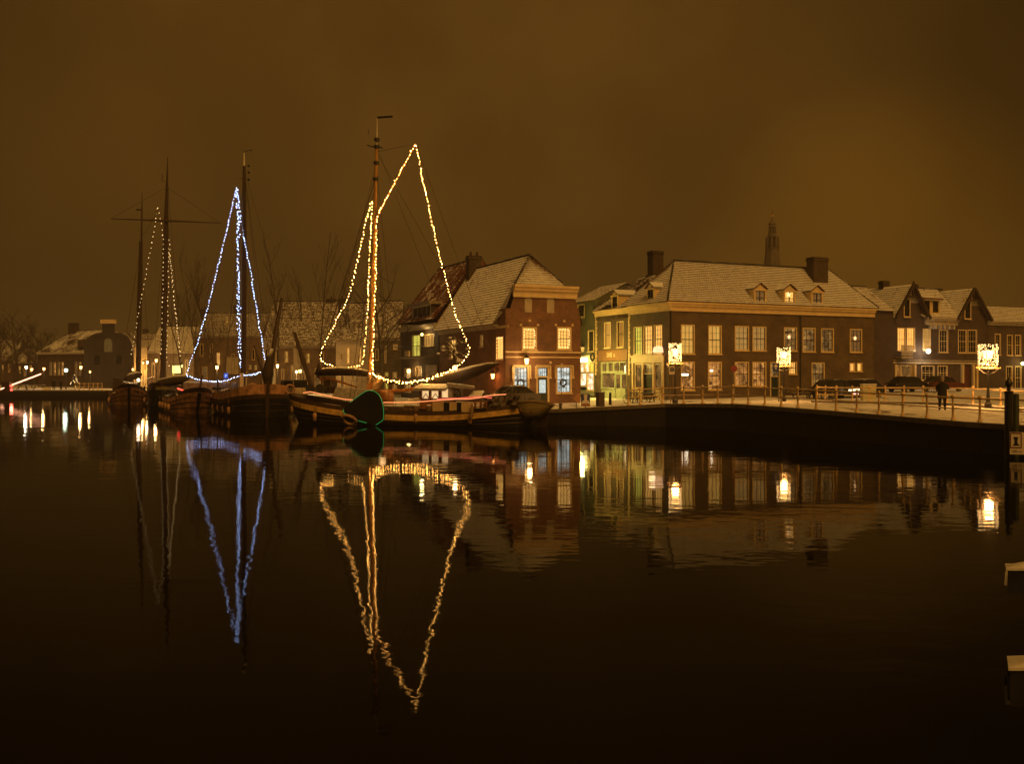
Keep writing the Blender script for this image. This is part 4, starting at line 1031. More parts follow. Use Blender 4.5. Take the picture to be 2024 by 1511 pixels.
for p in ring8(1.25, zpx(463)): mb.tube([p, (p[0] * .8 + 92.6 * .2, p[1] * .8 + 350 * .2, zpx(450))], .26, 4)
mb.lathe((92.6, 350, 0), [(.7, zpx(463)), (.7, zpx(451)), (1.55, zpx(449)), (1.25, zpx(446)), (1.5, zpx(443)), (.6, zpx(437)), (.22, zpx(430)), (.12, zpx(414))], 8); mb.build('onion_dome', m_tower, tw)
mb = MB(); mb.ball((92.6, 350, zpx(426)), .5); mb.build('gilt_ball', M('gilt', (.8, .5, .15), .35, .1, 2, metal=.8), tw)
# ---- houses along the far left quay
def far_house(label, x0, x1, d, y_eave, y_ridge, D, wins, mw, mr, turn=0.0, chim=(), name='quay_house', hipL=0, hipR=0, course=.32):
    f = Face(at(x0, d, 0).xy, (math.cos(turn), math.sin(turn))); s1 = f.s_at(x1)
    xm = (x0 + x1) / 2
    h = thing(name, label, 'house', f.P(s1 / 2, 1.05))
    zE_ = f.px(xm, y_eave)[1]; zR_ = f.off(-D / 2).px(xm, y_ridge)[1]
    rs = [f.rect(*w[:4]) for w in wins]
    gabled(f, 0, s1, .4, zE_, zR_, D, rs, h, mw, mr, hipL, hipR, course=course, tile=.3)
    for r, w in zip(rs, wins): window(f, r, h, w[4], m_cream, 2, 3, .1, name=w[5] if len(w) > 5 else 'window')
    for cx, y, w in chim:
        dd = D / 2 + .2; q = f.off(-dd); a, z = q.px(cx, y); c = q.P(a, 0); chimney(h, (c.x, c.y), w, w * .8, zR_ - 1.2, z, turn, m_brick_dark, 1)
    cornice(f, 0, s1, zE_ - .35, zE_ + .02, h, m_stone, .3, 'gutter')
    return f, h
fA, hA = far_house('broad house with a very wide tiled roof behind the leaning spars', 518, 663, 135, 684, 597, 13, [(563, 695, 569.5, 716, p_tan), (545, 690, 552, 716, m_glass), (606, 699, 612.5, 717, p_tan), (632, 694, 640, 716, m_glass), (523, 690, 530, 716, m_glass), (575, 722, 584, 772, p_room_dim, 'doorway'), (596, 724, 604, 772, p_room_dim, 'doorway'), (536, 728, 545, 760, p_tan2), (556, 730, 562, 762, p_room_dim), (622, 728, 634, 765, p_dim)], m_brick_far, m_roof_far, chim=((655, 592, 1.2),))
mb = MB(); fA.pbox(mb, 580, 690, 594, 770, .02, .18); mb.build('pilaster', m_plaster, hA)
far_house('white plastered cottage with two narrow lit upstairs windows behind the main mast', 664, 738, 122, 672, 600, 9, [(684.5, 687, 692, 719, p_amber), (708, 686, 715, 717, p_amber), (673, 700, 676, 712, p_dim), (672, 735, 681, 770, p_room_dim), (697, 736, 705, 770, p_tan2)], m_plaster, m_roof_far, chim=((676, 592, .9),))
far_house('dark narrow house with three small lit windows between white cottage and balcony house', 740, 790, 118, 668, 596, 9, [(759.5, 683, 764, 717, p_tan), (777, 681, 786, 691, p_tan2), (742, 690, 748, 712, m_glass), (760, 736, 768, 770, p_yellow), (744, 738, 752, 765, p_dim), (776, 736, 785, 770, p_tan2)], m_brick_grey, m_roof_far)
fB, hB = far_house('dim house with a lit attic window behind the blue lights', 384, 517, 152, 664, 620, 11, [(446, 627, 451.5, 638, p_tan), (395, 680, 402, 704, m_glass), (415, 680, 421, 704, m_glass), (458, 700, 464, 720, m_glass), (480, 690, 486, 712, p_dim), (498, 690, 504, 712, m_glass), (400, 725, 410, 760, p_dim), (492, 722, 497, 730, p_tan), (503, 722, 508, 731, p_tan), (480, 735, 488, 765, p_tan2)], m_brick_far, m_roof_far, chim=((470, 605, 1.1), (405, 612, 1.0)))
mb = MB(); fB.pbox(mb, 447, 706, 472, 740, .02, .25); mb.build('shop_front', m_plaster, hB)
mb = MB(); fB.pbox(mb, 428.5, 698, 434, 722, .3, .45); mb.build('banner', E('banner lit orange', (1, .42, .1), .8, .45, 1.5), hB)
fC, hC = far_house('house with a pale snowy roof between the two tall masts', 292, 383, 172, 695, 646, 12, [(300, 716, 306, 745, p_room_dim), (316, 712, 320, 732, p_tan), (366, 712, 372, 740, p_dim)], m_brick_far, m_roof_patch)
mb = MB(); fC.pbox(mb, 340.5, 723, 355, 738, .05, .9); mb.build('lit_awning', E('awning lit', (1, .72, .25), 1.6, .3, 1.0), hC)
mb = MB(); fC.pbox(mb, 341, 738.5, 344.5, 752, .05, .2); mb.build('lit_doorway', p_yellow, hC)
light('lamp_light', fC.W(348, 733, 2.2), 220, (1, .66, .2), .3, hC)
# orange lit narrow building
fO, hO = far_house('tall narrow house washed in orange light behind the first mast', 264, 291, 176, 688, 672, 8, [(270, 700, 273, 742, p_tan), (284.5, 708, 289, 733, p_room_dim)], m_plaster, m_roof_patch)
# bell gabled house
fG = Face(at(166, 182, 0).xy, (1, 0)); sG = fG.s_at(262)
bell = thing('bell_gabled_house', 'dark old house with a rounded bell gable and pale capping at the far left', 'house', fG.P(sG / 2, 1.05))
zs_, zn, zc = fG.px(214, 690)[1], fG.px(214, 651)[1], fG.px(214, 640)[1]
a0, a1 = fG.s_at(202), fG.s_at(227); cm_ = (a0 + a1) / 2
gp_ = [(0, .4), (sG, .4), (sG, zs_)]
for k in range(9):
    t_ = math.pi / 2 * k / 8; gp_.append((a1 + (sG - a1) * math.cos(t_) ** .8 , zs_ + (fG.px(214, 658)[1] - zs_) * math.sin(t_)))
gp_ += [(a1, zc), (a0, zc)]
for k in range(8, -1, -1):
    t_ = math.pi / 2 * k / 8; gp_.append((a0 - a0 * math.cos(t_) ** .8, zs_ + (fG.px(214, 658)[1] - zs_) * math.sin(t_)))
gw = [fG.rect(205, 677, 223, 697), fG.rect(184, 708, 200, 724), fG.rect(228, 708, 243, 724)]
mb = MB(); mb.poly([fG.P(*p, 0) for p in gp_]); mb.poly([fG.P(0, .4, 0), fG.P(0, .4, -14), fG.P(0, zs_, -14), fG.P(0, zs_, 0)]); mb.poly([fG.P(sG, .4, 0), fG.P(sG, .4, -14), fG.P(sG, zs_, -14), fG.P(sG, zs_, 0)]); mb.build('wall', m_brick_shaded, bell)
for r, p in zip(gw, (M('pane pale', (.16, .17, .13), .2, .3), m_glass, m_glass)):
    mb = MB(); n = 8; R = (r[2] - r[0]) / 2
    for rr_, oo, mm, nm in ((R, .03, m_brick_dark, 'window'), (R * .84, .05, p, 'pane')):
        pm = MB(); k_ = R - rr_; pm.poly([fG.P(r[0] + k_, r[1] + k_, oo), fG.P(r[2] - k_, r[1] + k_, oo)] + [fG.P((r[0] + r[2]) / 2 + rr_ * math.cos(math.pi * q / n), r[3] + rr_ * math.sin(math.pi * q / n), oo) for q in range(n + 1)])
        o_ = pm.build(nm, mm, bell if nm == 'window' else wn_)
        if nm == 'window': wn_ = o_
mb = MB(); fG.box(mb, a0 - .25, zc, a1 + .25, zc + .75, -.3, .25); mb.build('capping', snowy('capping', (.5, .36, .16), .9), bell)
mb = MB(); zr3 = fG.px(214, 655)[1]
roof_plane(mb, fG.P(0, zs_, -14), fG.P(0, zs_, -.4), fG.P(sG / 2, zr3, -.4), fG.P(sG / 2, zr3, -14)); roof_plane(mb, fG.P(sG, zs_, -.4), fG.P(sG, zs_, -14), fG.P(sG / 2, zr3, -14), fG.P(sG / 2, zr3, -.4)); tag(mb.build('roof_tiles', m_roof_thin, bell), kind='stuff')
# long low house
fL = Face(at(74, 206, 0).xy, (math.cos(-.5), math.sin(-.5))); sE = fL.s_at(167)
lng = thing('long_low_house', 'long low house with a broad snowy roof and chimney at the far left quay', 'house', fL.P(sE / 2, 1.05))
wl = [fL.rect(x, 716, x + 5, 742) for x in (98, 106, 114, 121, 148, 156)]
zL = fL.px(120, 697)[1]
gabled(fL, 0, sE, .4, zL, fL.off(-6).px(125, 655)[1], 12, wl, lng, m_brick_dark, m_roof_thin, 3.0, 0, .3, .4, .4)
for r, p in zip(wl, (p_dim, p_room, p_room_dim, p_room, p_dim, p_room_dim)): window(fL, r, lng, p, m_plaster, 1, 2, .08)
c = fL.P(4.2, 0, -5.5); chimney(lng, (c.x, c.y), 2.0, 1.2, 9, fL.off(-5.5).px(112, 641)[1], -.5, m_brick_dark, 0)
cornice(fL, 0, sE, zL - .4, zL, lng, m_white, .4, 'gutter')
mb = MB(); fL.pbox(mb, 153, 672, 162, 688, -1.0, .1); mb.build('dormer', m_brick_dark, lng)

far_house('small dark house with two lit windows behind the white lamp at far left', 28, 72, 228, 716, 690, 9, [(36, 724, 41, 738, p_tan), (58, 722, 63, 736, p_amber), (47, 728, 51, 744, p_room_dim)], m_brick_dark, m_roof_thin, chim=((60, 684, 1.0),))
far_house('dark house at the left frame edge with a steep snowy roof', -30, 27, 236, 712, 672, 10, [(3, 722, 7, 740, p_tan), (16, 720, 20, 736, p_room_dim)], m_brick_dark, m_roof_thin, chim=((10, 666, 1.1),))
far_house('house with a pale eave peeping out behind the bell gabled house', 225, 300, 214, 690, 660, 10, [(268, 700, 272, 716, p_amber), (278, 702, 282, 716, p_tan)], m_brick_dark, m_roof_far, chim=((288, 652, 1.0),))
# ---------------------------------------------------------------- boats
def lerp(a, b, t): return a + (b - a) * t
def hull_parts(root, L, B, zs, bow, stern, mats, p=4.0, rake=0.6, strake=True, bul=0.35, deck_mat=None, sharp=0.06):
    """Local coords: bow at x=0, stern at x=-L. zs(t): sheer height, t 0 stern .. 1 bow."""
    n = 40
    ts = [0.5 - 0.5 * math.cos(math.pi * k / n) for k in range(n + 1)]
    def half(t, f):
        e = p if t > .5 else p * 1.1
        return max(sharp, B / 2 * (1 - abs(2 * t - 1) ** e) ** (1 / 2.2) * f)
    def X(t, z):
        x = -L + L * t
        if t > .72: x += rake * (max(z, -.2)) * ((t - .72) / .28) ** 2
        if t < .2: x -= .35 * max(z, -.2) * ((.2 - t) / .2) ** 2
        return x
    def ring(fn_z, f, grow=0.0):
        return [[(X(t, fn_z(t)), sg * (half(t, f(t) if callable(f) else f) + grow), fn_z(t)) for t in ts] for sg in (-1, 1)]
    def strip(mb, r0, r1):
        for sd in (0, 1):
            for k in range(n):
                q = [r0[sd][k], r0[sd][k + 1], r1[sd][k + 1], r1[sd][k]]
                mb.poly(q if sd == 0 else q[::-1])
        for e in (0, n):
            mb.poly([r0[0][e], r0[1][e], r1[1][e], r1[0][e]])
    zst = lambda t: zs(t) - (.36 if strake else .05)
    mb = MB()
    strip(mb, ring(lambda t: -.6, .72), ring(lambda t: 0.02, .93)); strip(mb, ring(lambda t: 0.02, .93), ring(zst, 1.0))
    mb.build('hull', mats[0], root, False, True)
    if strake:
        mb = MB(); a, b_ = ring(zst, 1.0, .05), ring(zs, 1.0, .05)
        strip(mb, a, b_); strip(mb, b_, ring(lambda t: zs(t) + .005, .97)); strip(mb, ring(lambda t: zst(t) - .004, .97), a)
        mb.build('rubbing_strake', mats[1], root, False)
    for fz, ff in ((.35, .955), (.68, .99)):
        for sg in (-1, 1):
            mb = MB(); mb.tube([(X(t, zst(t) * fz), sg * (half(t, ff) + .01), zst(t) * fz) for t in ts], .035, 5); mb.build('wale', m_wood_dark, root, False)
    mb = MB(); top = lambda t: zs(t) + bul * (1 + .5 * max(0, t - .8) / .2)
    o0, o1 = ring(lambda t: zs(t) - .02, .97), ring(top, .95); i0, i1 = ring(lambda t: zs(t) - .1, .92), ring(top, .92)
    strip(mb, o0, o1); strip(mb, o1, i1); strip(mb, i1, i0)
    mb.build('bulwark', mats[2], root, False)
    mb = MB(); d = ring(lambda t: zs(t) - .05, .94)
    for k in range(n): mb.poly([d[0][k], d[0][k + 1], d[1][k + 1], d[1][k]])
    mb.build('deck', deck_mat or m_deck, root, False)
    return top, half
class Boat:
    def __init__(s, name, label, bow, f, group=None):
        f = Vector((f[0], f[1])).normalized(); s.f = f; s.bow = Vector(bow)
        s.root = thing(name, label, 'sailing barge', (bow[0], bow[1], 0), math.atan2(f.y, f.x), group)
        u = f if f.x > 0 else -f
        s.face = Face(s.bow, u)
    def cl(s, x, y, o=0.0): return s.face.W(x, y, o)          # photo pixel on the centre plane (or o metres nearer)
    def w(s, x, y, z): return WM[s.root] @ Vector((x, y, z))
def rigging(root, lines, r=.018, name='rigging', mat=None):
    for a, b in lines:
        mb = MB(); mb.tube([a, b], r, 3); mb.build(name, mat or m_wire, root)
def mast(b, pts, r0, r1, mat, vane=None, name='mast'):
    n = len(pts); mb = MB(); mb.tube(pts, [lerp(r0, r1, k / (n - 1)) for k in range(n)], 8); return mb.build(name, mat, b.root)
def bands(b, items, r, mat=None):
    for q in items:
        mb = MB(); mb.lathe(q, [(r * .8, -.12), (r, -.1), (r, .1), (r * .8, .12)], 8); mb.build('mast_band', mat or m_iron, b.root)
def sheer(zm, zb, zst, t0=.42):
    def f(t):
        return zm + ((zb - zm) * ((t - t0) / (1 - t0)) ** 2.2 if t > t0 else (zst - zm) * ((t0 - t) / t0) ** 2.0)
    return f
# ---- E: the big yellow lit barge in front
bE = Boat('sailing_barge', 'large flat bottomed sailing barge outlined in warm string lights with lit wheelhouse and leeboard', (-15.55, 72.6), (-.926, .362))
LE = 18.0
rE = bE.root
topE, halfE = hull_parts(rE, LE, 4.3, sheer(.74, 1.72, 1.42), None, None, (m_black, m_strake, m_wood_dark), p=4.2, rake=.45, bul=.30)
fE = bE.face                                       # runs left to right, bow to stern
def mk(name, mat, fn, parent=rE, wc=True, smooth=False):
    mb = MB(); fn(mb); return mb.build(name, mat, parent, wc, smooth)
# mast, with its foot in a tabernacle
mpts = [bE.cl(730.5, 762), bE.cl(733, 690), bE.cl(736, 600), bE.cl(739, 500), bE.cl(741.5, 420), bE.cl(743, 350), bE.cl(744.5, 292)]
mast(bE, mpts, .17, .11, M('mast varnished', (.42, .22, .06), .4, .2, 2))
mk('topmast', m_white, lambda mb: mb.tube([bE.cl(744.7, 292), bE.cl(745.5, 232)], [.06, .02], 6))
bands(bE, [bE.cl(744.5, 290), bE.cl(743.5, 322), bE.cl(742.4, 354), bE.cl(744.8, 276)], .2)
mk('crosstree', m_iron, lambda mb: mb.tube([bE.cl(726, 287), bE.cl(735, 290), bE.cl(756, 292)], .05, 5))
mk('antenna', m_iron, lambda mb: mb.tube([bE.cl(728, 256), bE.cl(729, 266)], .03, 4))
def vaneE(mb):
    a, c = bE.cl(745.5, 232.5), bE.cl(776, 230.5)
    mb.hexa([a + Vector((0, -.02, -.06)), c + Vector((0, -.02, -.06)), c + Vector((0, .02, -.06)), a + Vector((0, .02, -.06)), a + Vector((0, -.02, .08)), c + Vector((0, -.02, .08)), c + Vector((0, .02, .08)), a + Vector((0, .02, .08))])
mk('wind_vane', m_black, vaneE)
mk('tabernacle', m_wood, lambda mb: mb.tube([bE.cl(730, 800), bE.cl(730.5, 748)], .24, 4))
mk('gaff', m_wood, lambda mb: mb.tube([bE.cl(745, 428), bE.cl(822, 284)], [.09, .05], 6))
rigging(rE, [(bE.cl(632, 716), bE.cl(742, 350)), (bE.cl(628, 722), bE.cl(740, 380)), (bE.cl(822, 284), bE.cl(744, 300)), (bE.cl(690, 796, 2), bE.cl(741, 420)), (bE.cl(699, 796, 2), bE.cl(741, 425)), (bE.cl(768, 792, 2), bE.cl(742, 400)), (bE.cl(776, 792, 2), bE.cl(742, 400)), (bE.cl(771, 600), bE.cl(744, 330)), (bE.cl(980, 722), bE.cl(822, 284))], .02)
# jib rolled on the foot: horizontal bundle of sail, snow on top, and spars
mk('jib_bundle', m_sail, lambda mb: mb.tube([bE.cl(627, 738), bE.cl(640, 735), bE.cl(670, 734), bE.cl(700, 735), bE.cl(722, 738), bE.cl(735, 738)], [.12, .30, .34, .32, .26, .12], 9), smooth=True)
mk('jib_peak', m_sail, lambda mb: mb.tube([bE.cl(634, 712), bE.cl(633, 726), bE.cl(629, 742)], [.05, .22, .30], 8), smooth=True)
for a, c, r in (((627, 744), (652, 762), .10), ((638, 746), (678, 757), .11), ((678, 757), (707, 767), .08)):
    mk('spar', m_wood, lambda mb: mb.tube([bE.cl(*a), bE.cl(*c)], [r, r * .7], 6))
mk('boom', m_wood, lambda mb: mb.tube([bE.cl(732, 775), bE.cl(800, 772), bE.cl(872, 762), bE.cl(984, 724)], [.12, .13, .13, .08], 7))
def sailE(mb):
    mb.tube([bE.cl(838, 766), bE.cl(856, 760), bE.cl(876, 753), bE.cl(906, 744), bE.cl(940, 733), bE.cl(966, 724), bE.cl(986, 719)], [.10, .32, .46, .50, .40, .26, .08], 10)
mk('main_sail_bundle', m_sail, sailE, smooth=True)
rr = random.Random(4)
def luff(mb):
    cols = 9
    for k in range(cols):
        u0, u1 = k / cols, (k + 1) / cols
        for j in range(5):
            v0, v1 = j / 5, (j + 1) / 5
            def q(u, v): return bE.cl(lerp(726, 764 - 14 * v, u), lerp(742 + 6 * math.sin(u * 3), 771 - 4 * abs(u - .5), v), .1 + .22 * math.sin(u * 9 + v * 3) * (1 - .4 * v))
            mb.poly([q(u0, v1), q(u1, v1), q(u1, v0), q(u0, v0)])
mk('sail_apron', m_canvas, luff, smooth=True)
def garl(mb):
    for k in range(60):
        x = lerp(762, 868, k / 59); y = 748 + 6 * math.sin((x - 762) / 106 * math.pi) - (x - 762) * .06
        mb.octa(bE.cl(x, y + rr.uniform(-2, 7), rr.uniform(.0, .3)), rr.uniform(.1, .24))
tag(mk('sail_gathers', m_sail, garl), kind='stuff')
# wheelhouse, skylights, cabin side panels
fWh = fE.off(1.15)
a0, z0, a1, z1 = fWh.rect(829, 769, 872, 800)
wins = [fWh.rect(832, 771, 849, 789.5), fWh.rect(850.5, 771, 868, 789.5)]
mb = MB(); wall_sheet(mb, fE, a0, a1, z0 - .3, z1, wins, o=1.15, depth=.1); mb.poly([fE.P(a0, z0 - .3, 1.15), fE.P(a0, z0 - .3, -1.1), fE.P(a0, z1, -1.1), fE.P(a0, z1, 1.15)]); mb.poly([fE.P(a1, z0 - .3, 1.15), fE.P(a1, z0 - .3, -1.1), fE.P(a1, z1, -1.1), fE.P(a1, z1, 1.15)]); mb.poly([fE.P(a0, z0 - .3, -1.1), fE.P(a1, z0 - .3, -1.1), fE.P(a1, z1, -1.1), fE.P(a0, z1, -1.1)])
wh = mb.build('wheelhouse', m_wood, rE)
p_cab = E('cabin pane lit', (1, .58, .25), 1.1, .2, 2.0)
for r in wins:
    w_ = window(fE, r, wh, p_cab, m_wood, 1, 1, .05, None, False, 'cabin_window', bars=False, o=1.15)
root = thing('curtain_garland', 'zigzag garland hung inside the lit wheelhouse windows', 'garland', fE.P(a0, z1, 1.1))
mb = MB()
for r in wins:
    c = (r[0] + r[2]) / 2; w = (r[2] - r[0]) * .36; zt_ = r[3] - .18
    mb.tube([fE.P(c - w, zt_ - .42, 1.06), fE.P(c, zt_ - .08, 1.06), fE.P(c + w, zt_ - .42, 1.06)], .035, 5)
tag(mb.build('festoon', m_wood, root), kind='stuff')
def roofw(mb):
    s0, s1 = fWh.s_at(822), fWh.s_at(884); zc = fWh.px(850, 763)[1]
    n = 8
    for k in range(n):
        u0, u1 = k / n, (k + 1) / n
        f_ = lambda u: (1.5 - 3.0 * u, zc - .25 + .32 * math.sin(math.pi * u))
        (o0, h0), (o1, h1) = f_(u0), f_(u1)
        mb.hexa([fE.P(s0, h0 - .1, o0), fE.P(s1, h0 - .1, o0), fE.P(s1, h1 - .1, o1), fE.P(s0, h1 - .1, o1), fE.P(s0, h0 + .08, o0), fE.P(s1, h0 + .08, o0), fE.P(s1, h1 + .08, o1), fE.P(s0, h1 + .08, o1)])
mk('wheelhouse_roof', m_tarp, roofw)
mk('aft_shelter', m_tarp, lambda mb: (fE.pbox(mb, 884, 760, 893, 792, -.9, .9), mb.hexa([fE.W(880, 766, 1.0), fE.W(938, 770, 1.0), fE.W(938, 768, -1.0), fE.W(880, 764, -1.0), fE.W(884, 757, 1.0), fE.W(938, 765, 1.0), fE.W(938, 763, -1.0), fE.W(884, 755, -1.0)])))
mk('lit_gap', p_cab, lambda mb: fE.pbox(mb, 873.5, 769, 884, 786, .9, 1.0))
mk('steering_wheel', m_wood_dark, lambda mb: (mb.torus(bE.cl(899, 781, .6), .42, .04, fE.u.to_3d(), (0, 0, 1), 18, 5), [mb.tube([bE.cl(899, 781, .6), bE.cl(899, 781, .6) + (fE.u.to_3d() * math.cos(t) + Vector((0, 0, math.sin(t)))) * .5], .02, 4) for t in [k * math.pi / 4 for k in range(8)]]))
mk('skylight', m_tarp, lambda mb: mb.hexa([fE.W(926, 784, .9), fE.W(962, 784, .9), fE.W(962, 783, -.9), fE.W(926, 783, -.9), fE.W(934, 774, .3), fE.W(956, 773, .3), fE.W(956, 772, -.3), fE.W(934, 773, -.3)]))
mk('hatch_cover', m_tarp, lambda mb: mb.hexa([fE.W(800, 795, 1.3), fE.W(832, 795, 1.3), fE.W(832, 794, -1.3), fE.W(800, 794, -1.3), fE.W(806, 790, 1.0), fE.W(832, 786, 1.0), fE.W(832, 785, -1.0), fE.W(806, 789, -1.0)]))
mk('winch_drum', m_wood, lambda mb: mb.lathe(bE.cl(764, 800, .5), [(.42, 0), (.5, .2), (.5, .8), (.3, 1.0), (.08, 1.05)], 14), smooth=True)
mk('deck_box', m_wood_dark, lambda mb: fE.pbox(mb, 640, 752, 652, 778, -.5, .5))
mk('fore_hatch', m_tarp, lambda mb: mb.hexa([fE.W(655, 790, 1.2), fE.W(740, 797, 1.3), fE.W(740, 796, -1.3), fE.W(655, 789, -1.2), fE.W(664, 766, .8), fE.W(738, 772, .9), fE.W(738, 771, -.9), fE.W(664, 765, -.8)]))
mk('anchor_winch', m_iron, lambda mb: [mb.tube([bE.cl(x, 768, 1), bE.cl(x, 768, -1)], r, 8) for x, r in ((612, .3), (618, .18), (632, .34), (640, .24))])
fSd = fE.off(2.0)
mk('cabin_side', m_cream, lambda mb: fE.pbox(mb, 855, 795.5, 931, 815, 1.75, 2.0))
for x0, x1 in ((877, 888), (903, 911.5)):
    mk('cabin_shutter', m_glass, lambda mb: fE.pbox(mb, x0, 796, x1, 814, 2.003, 2.03))
mk('crate_bench', m_wood, lambda mb: [fE.pbox(mb, 936, y, 961, y + 2.2, 1.9, 2.1) for y in (794, 799, 804)] + [fE.pbox(mb, x, 794, x + 2, 809, 1.85, 2.05) for x in (937, 948, 959)])
mk('deck_clutter', m_wood_dark, lambda mb: [mb.ball(bE.cl(x, y, rr.uniform(.4, 1.6)), rr.uniform(.15, .34), 6, 4) for x, y in [(rr.uniform(960, 1024), rr.uniform(783, 806)) for _ in range(30)]])
bpy.data.objects['deck_clutter']['kind'] = 'stuff'
mk('hanging_fender', m_rope, lambda mb: mb.tube([fE.W(933.5, 800, 2.3), fE.W(932.5, 812, 2.35), fE.W(931.5, 826, 2.35)], [.08, .13, .13], 7))
mk('rudder', m_wood_dark, lambda mb: mb.hexa([bE.w(-LE - 1.1, -.05, -.4), bE.w(-LE - .3, -.05, -.4), bE.w(-LE - .3, .05, -.4), bE.w(-LE - 1.1, .05, -.4), bE.w(-LE - 1.4, -.05, 1.5), bE.w(-LE - .5, -.05, 1.7), bE.w(-LE - .5, .05, 1.7), bE.w(-LE - 1.4, .05, 1.5)]))
mk('stern_rail', m_wood_dark, lambda mb: [mb.tube([fE.W(x, 768 + (x - 1000) * .1, 1.2), fE.W(x, 800, 1.4)], .035, 4) for x in (1000, 1010, 1020, 1030, 1037)])
bpy.data.objects['stern_rail']['kind'] = 'stuff'
# leeboard on the near side with its green rope light
fLb = fE.off(2.42)
lb = [(678.4, 809.6), (684, 802.5), (692, 796), (699.6, 790), (711, 781.5), (721.3, 774.8), (727, 772.8), (732, 772.3), (738, 773.2), (743, 775.9), (748, 780), (751.7, 785.7), (754.5, 793), (756.6, 800.9), (758, 810), (758.3, 818), (757.7, 830.2), (751, 835.5), (743, 840.5), (735, 841), (724.6, 836.7), (708.3, 832.4), (695.2, 824.8), (684.3, 820.4), (679.5, 816)]
def leeb(mb):
    a = [fE.W(x, y, 2.42) for x, y in lb]; n_ = fE.n.to_3d() * -.14
    c = [q + n_ for q in a]; mb.poly(a[::-1]); mb.poly(c)
    for k in range(len(a)):
        j = (k + 1) % len(a); mb.poly([a[k], a[j], c[j], c[k]])
mk('leeboard', m_black, leeb)
root = thing('rope_light', 'green glowing rope light around the black leeboard', 'rope light', fE.W(720, 775, 2.5))
for seg in ([2, 3, 4, 5, 6, 7, 8, 9, 10, 11, 12], [12, 13, 14, 15, 16, 17, 18], [0, 24, 23, 22], [21, 20]):
    mb = MB(); mb.tube([fE.W(*lb[k], 2.46) for k in seg], .022, 5); mb.build('tube', p_rope_green, root)
for seg, (u0, u1) in (((22, 21), (.3, .85)),):
    mb = MB(); a, c = fE.W(*lb[22], 2.46), fE.W(*lb[21], 2.46); mb.tube([a.lerp(c, u0), a.lerp(c, u1)], .022, 5); mb.build('tube', p_rope_green, root)
root = thing('rope_light', 'orange glowing rope light along the rail of the big barge', 'rope light', fE.W(700, 790, 2.1))
for seg in ([(599, 777), (605, 776.5), (612, 774.6), (624, 777), (640, 781.5), (660, 786), (680, 789.6), (697, 791)], [(755, 796.2), (790, 796), (820, 795.6), (850, 793), (880, 791), (900, 789.5), (925, 789.5), (945, 787), (962, 783), (990, 780.5), (1000, 780)]):
    mb = MB(); mb.tube([fE.W(x, y, 2.12) for x, y in seg], .028, 5); mb.build('tube', p_rope_orange, root)
root = thing('rope_light', 'pinkish red rope light behind the wheelhouse of the big barge', 'rope light', fE.W(900, 788, 1.7))
mb = MB(); mb.tube([fE.W(x, y, 1.75) for x, y in [(864, 790), (880, 788.5), (905, 788), (930, 786), (945, 784.5), (965, 786.5), (972, 787)]], .035, 5); mb.build('tube', p_rope_red, root)
S1 = [(734, 398), (730, 412), (724, 432), (719, 458), (712, 490), (706, 520), (697, 557), (690, 585), (681, 606), (671, 623), (660, 643), (648, 666), (637, 688), (632.5, 704), (634, 711), (642, 718), (655, 724), (670, 728), (690, 727), (706, 724.5), (715, 720), (718, 712), (720, 690), (724, 655), (727, 600), (729, 550), (731, 500), (733, 455), (735, 400)]
string_lights('warm string lights tracing the narrow foresail triangle ahead of the varnished mast', [bE.cl(*q) for q in S1], p_bulb, .030, .22, seed=2)
S2 = [(738, 738), (736, 715), (738, 650), (740.5, 600), (743, 540), (744, 470), (745, 428), (760, 398), (776, 368), (790, 342), (806, 312), (817, 292), (822, 285), (826, 300), (836, 360), (850, 420), (862, 480), (872, 520), (884, 562), (897, 610), (912, 652), (923, 676), (929, 694), (926, 703), (914, 716), (900, 727), (885, 735), (870, 740), (845, 750), (820, 754.5), (800, 756), (782, 754), (765, 751), (748, 745), (731, 738)]
string_lights('warm string lights tracing the tall peaked mainsail outline up to the gaff tip', [bE.cl(*q, .22 if q[1] < 728 else .5) for q in S2], p_bulb, .030, .22, seed=3)
string_lights('second dense run of warm bulbs along the gathered mainsail foot', [bE.cl(*q, .5) for q in [(738, 742), (765, 754), (800, 758), (840, 753), (870, 743), (898, 731)]], p_bulb, .030, .18, seed=5, jit=.09)
root = thing('boom_lamp', 'bright round lamp on the snowy sail bundle of the big barge', 'lamp', bE.cl(899, 728, .4))
mb = MB(); mb.ball(bE.cl(899, 727.5, .45), .17); mb.build('globe', p_lamp, root); mb = MB(); mb.tube([bE.cl(899, 731, .45), bE.cl(899, 742, .3)], .03, 4); mb.build('stem', m_iron, root); light('lamp_light', bE.cl(899, 726, 1.0), 30, (1, .6, .22), .15, root)
light('deck_glow', bE.cl(850, 783, .1), 12, (1, .6, .25), .2, wh)
root = thing('life_ring', 'pale rope ring fender floating beside the tip of the leeboard', 'fender', fE.W(690, 832, 2.9))
mb = MB(); mb.torus(fE.W(690, 831, 2.9), .5, .11, fE.u.to_3d(), (fE.n.to_3d() * .75 + Vector((0, 0, .66))), 18, 7); mb.build('ring', m_tyre_pale, root, smooth=True)
for k in range(4):
    t_ = k * math.pi / 2 + .6; mb = MB(); ax = fE.u.to_3d() * math.cos(t_) + (fE.n.to_3d() * .75 + Vector((0, 0, .66))) * math.sin(t_); mb.torus(fE.W(690, 831, 2.9) + ax * .5, .13, .03, ax, fE.n.to_3d() * -.66 + Vector((0, 0, .75)), 8, 4); mb.build('lashing', m_rope, root)
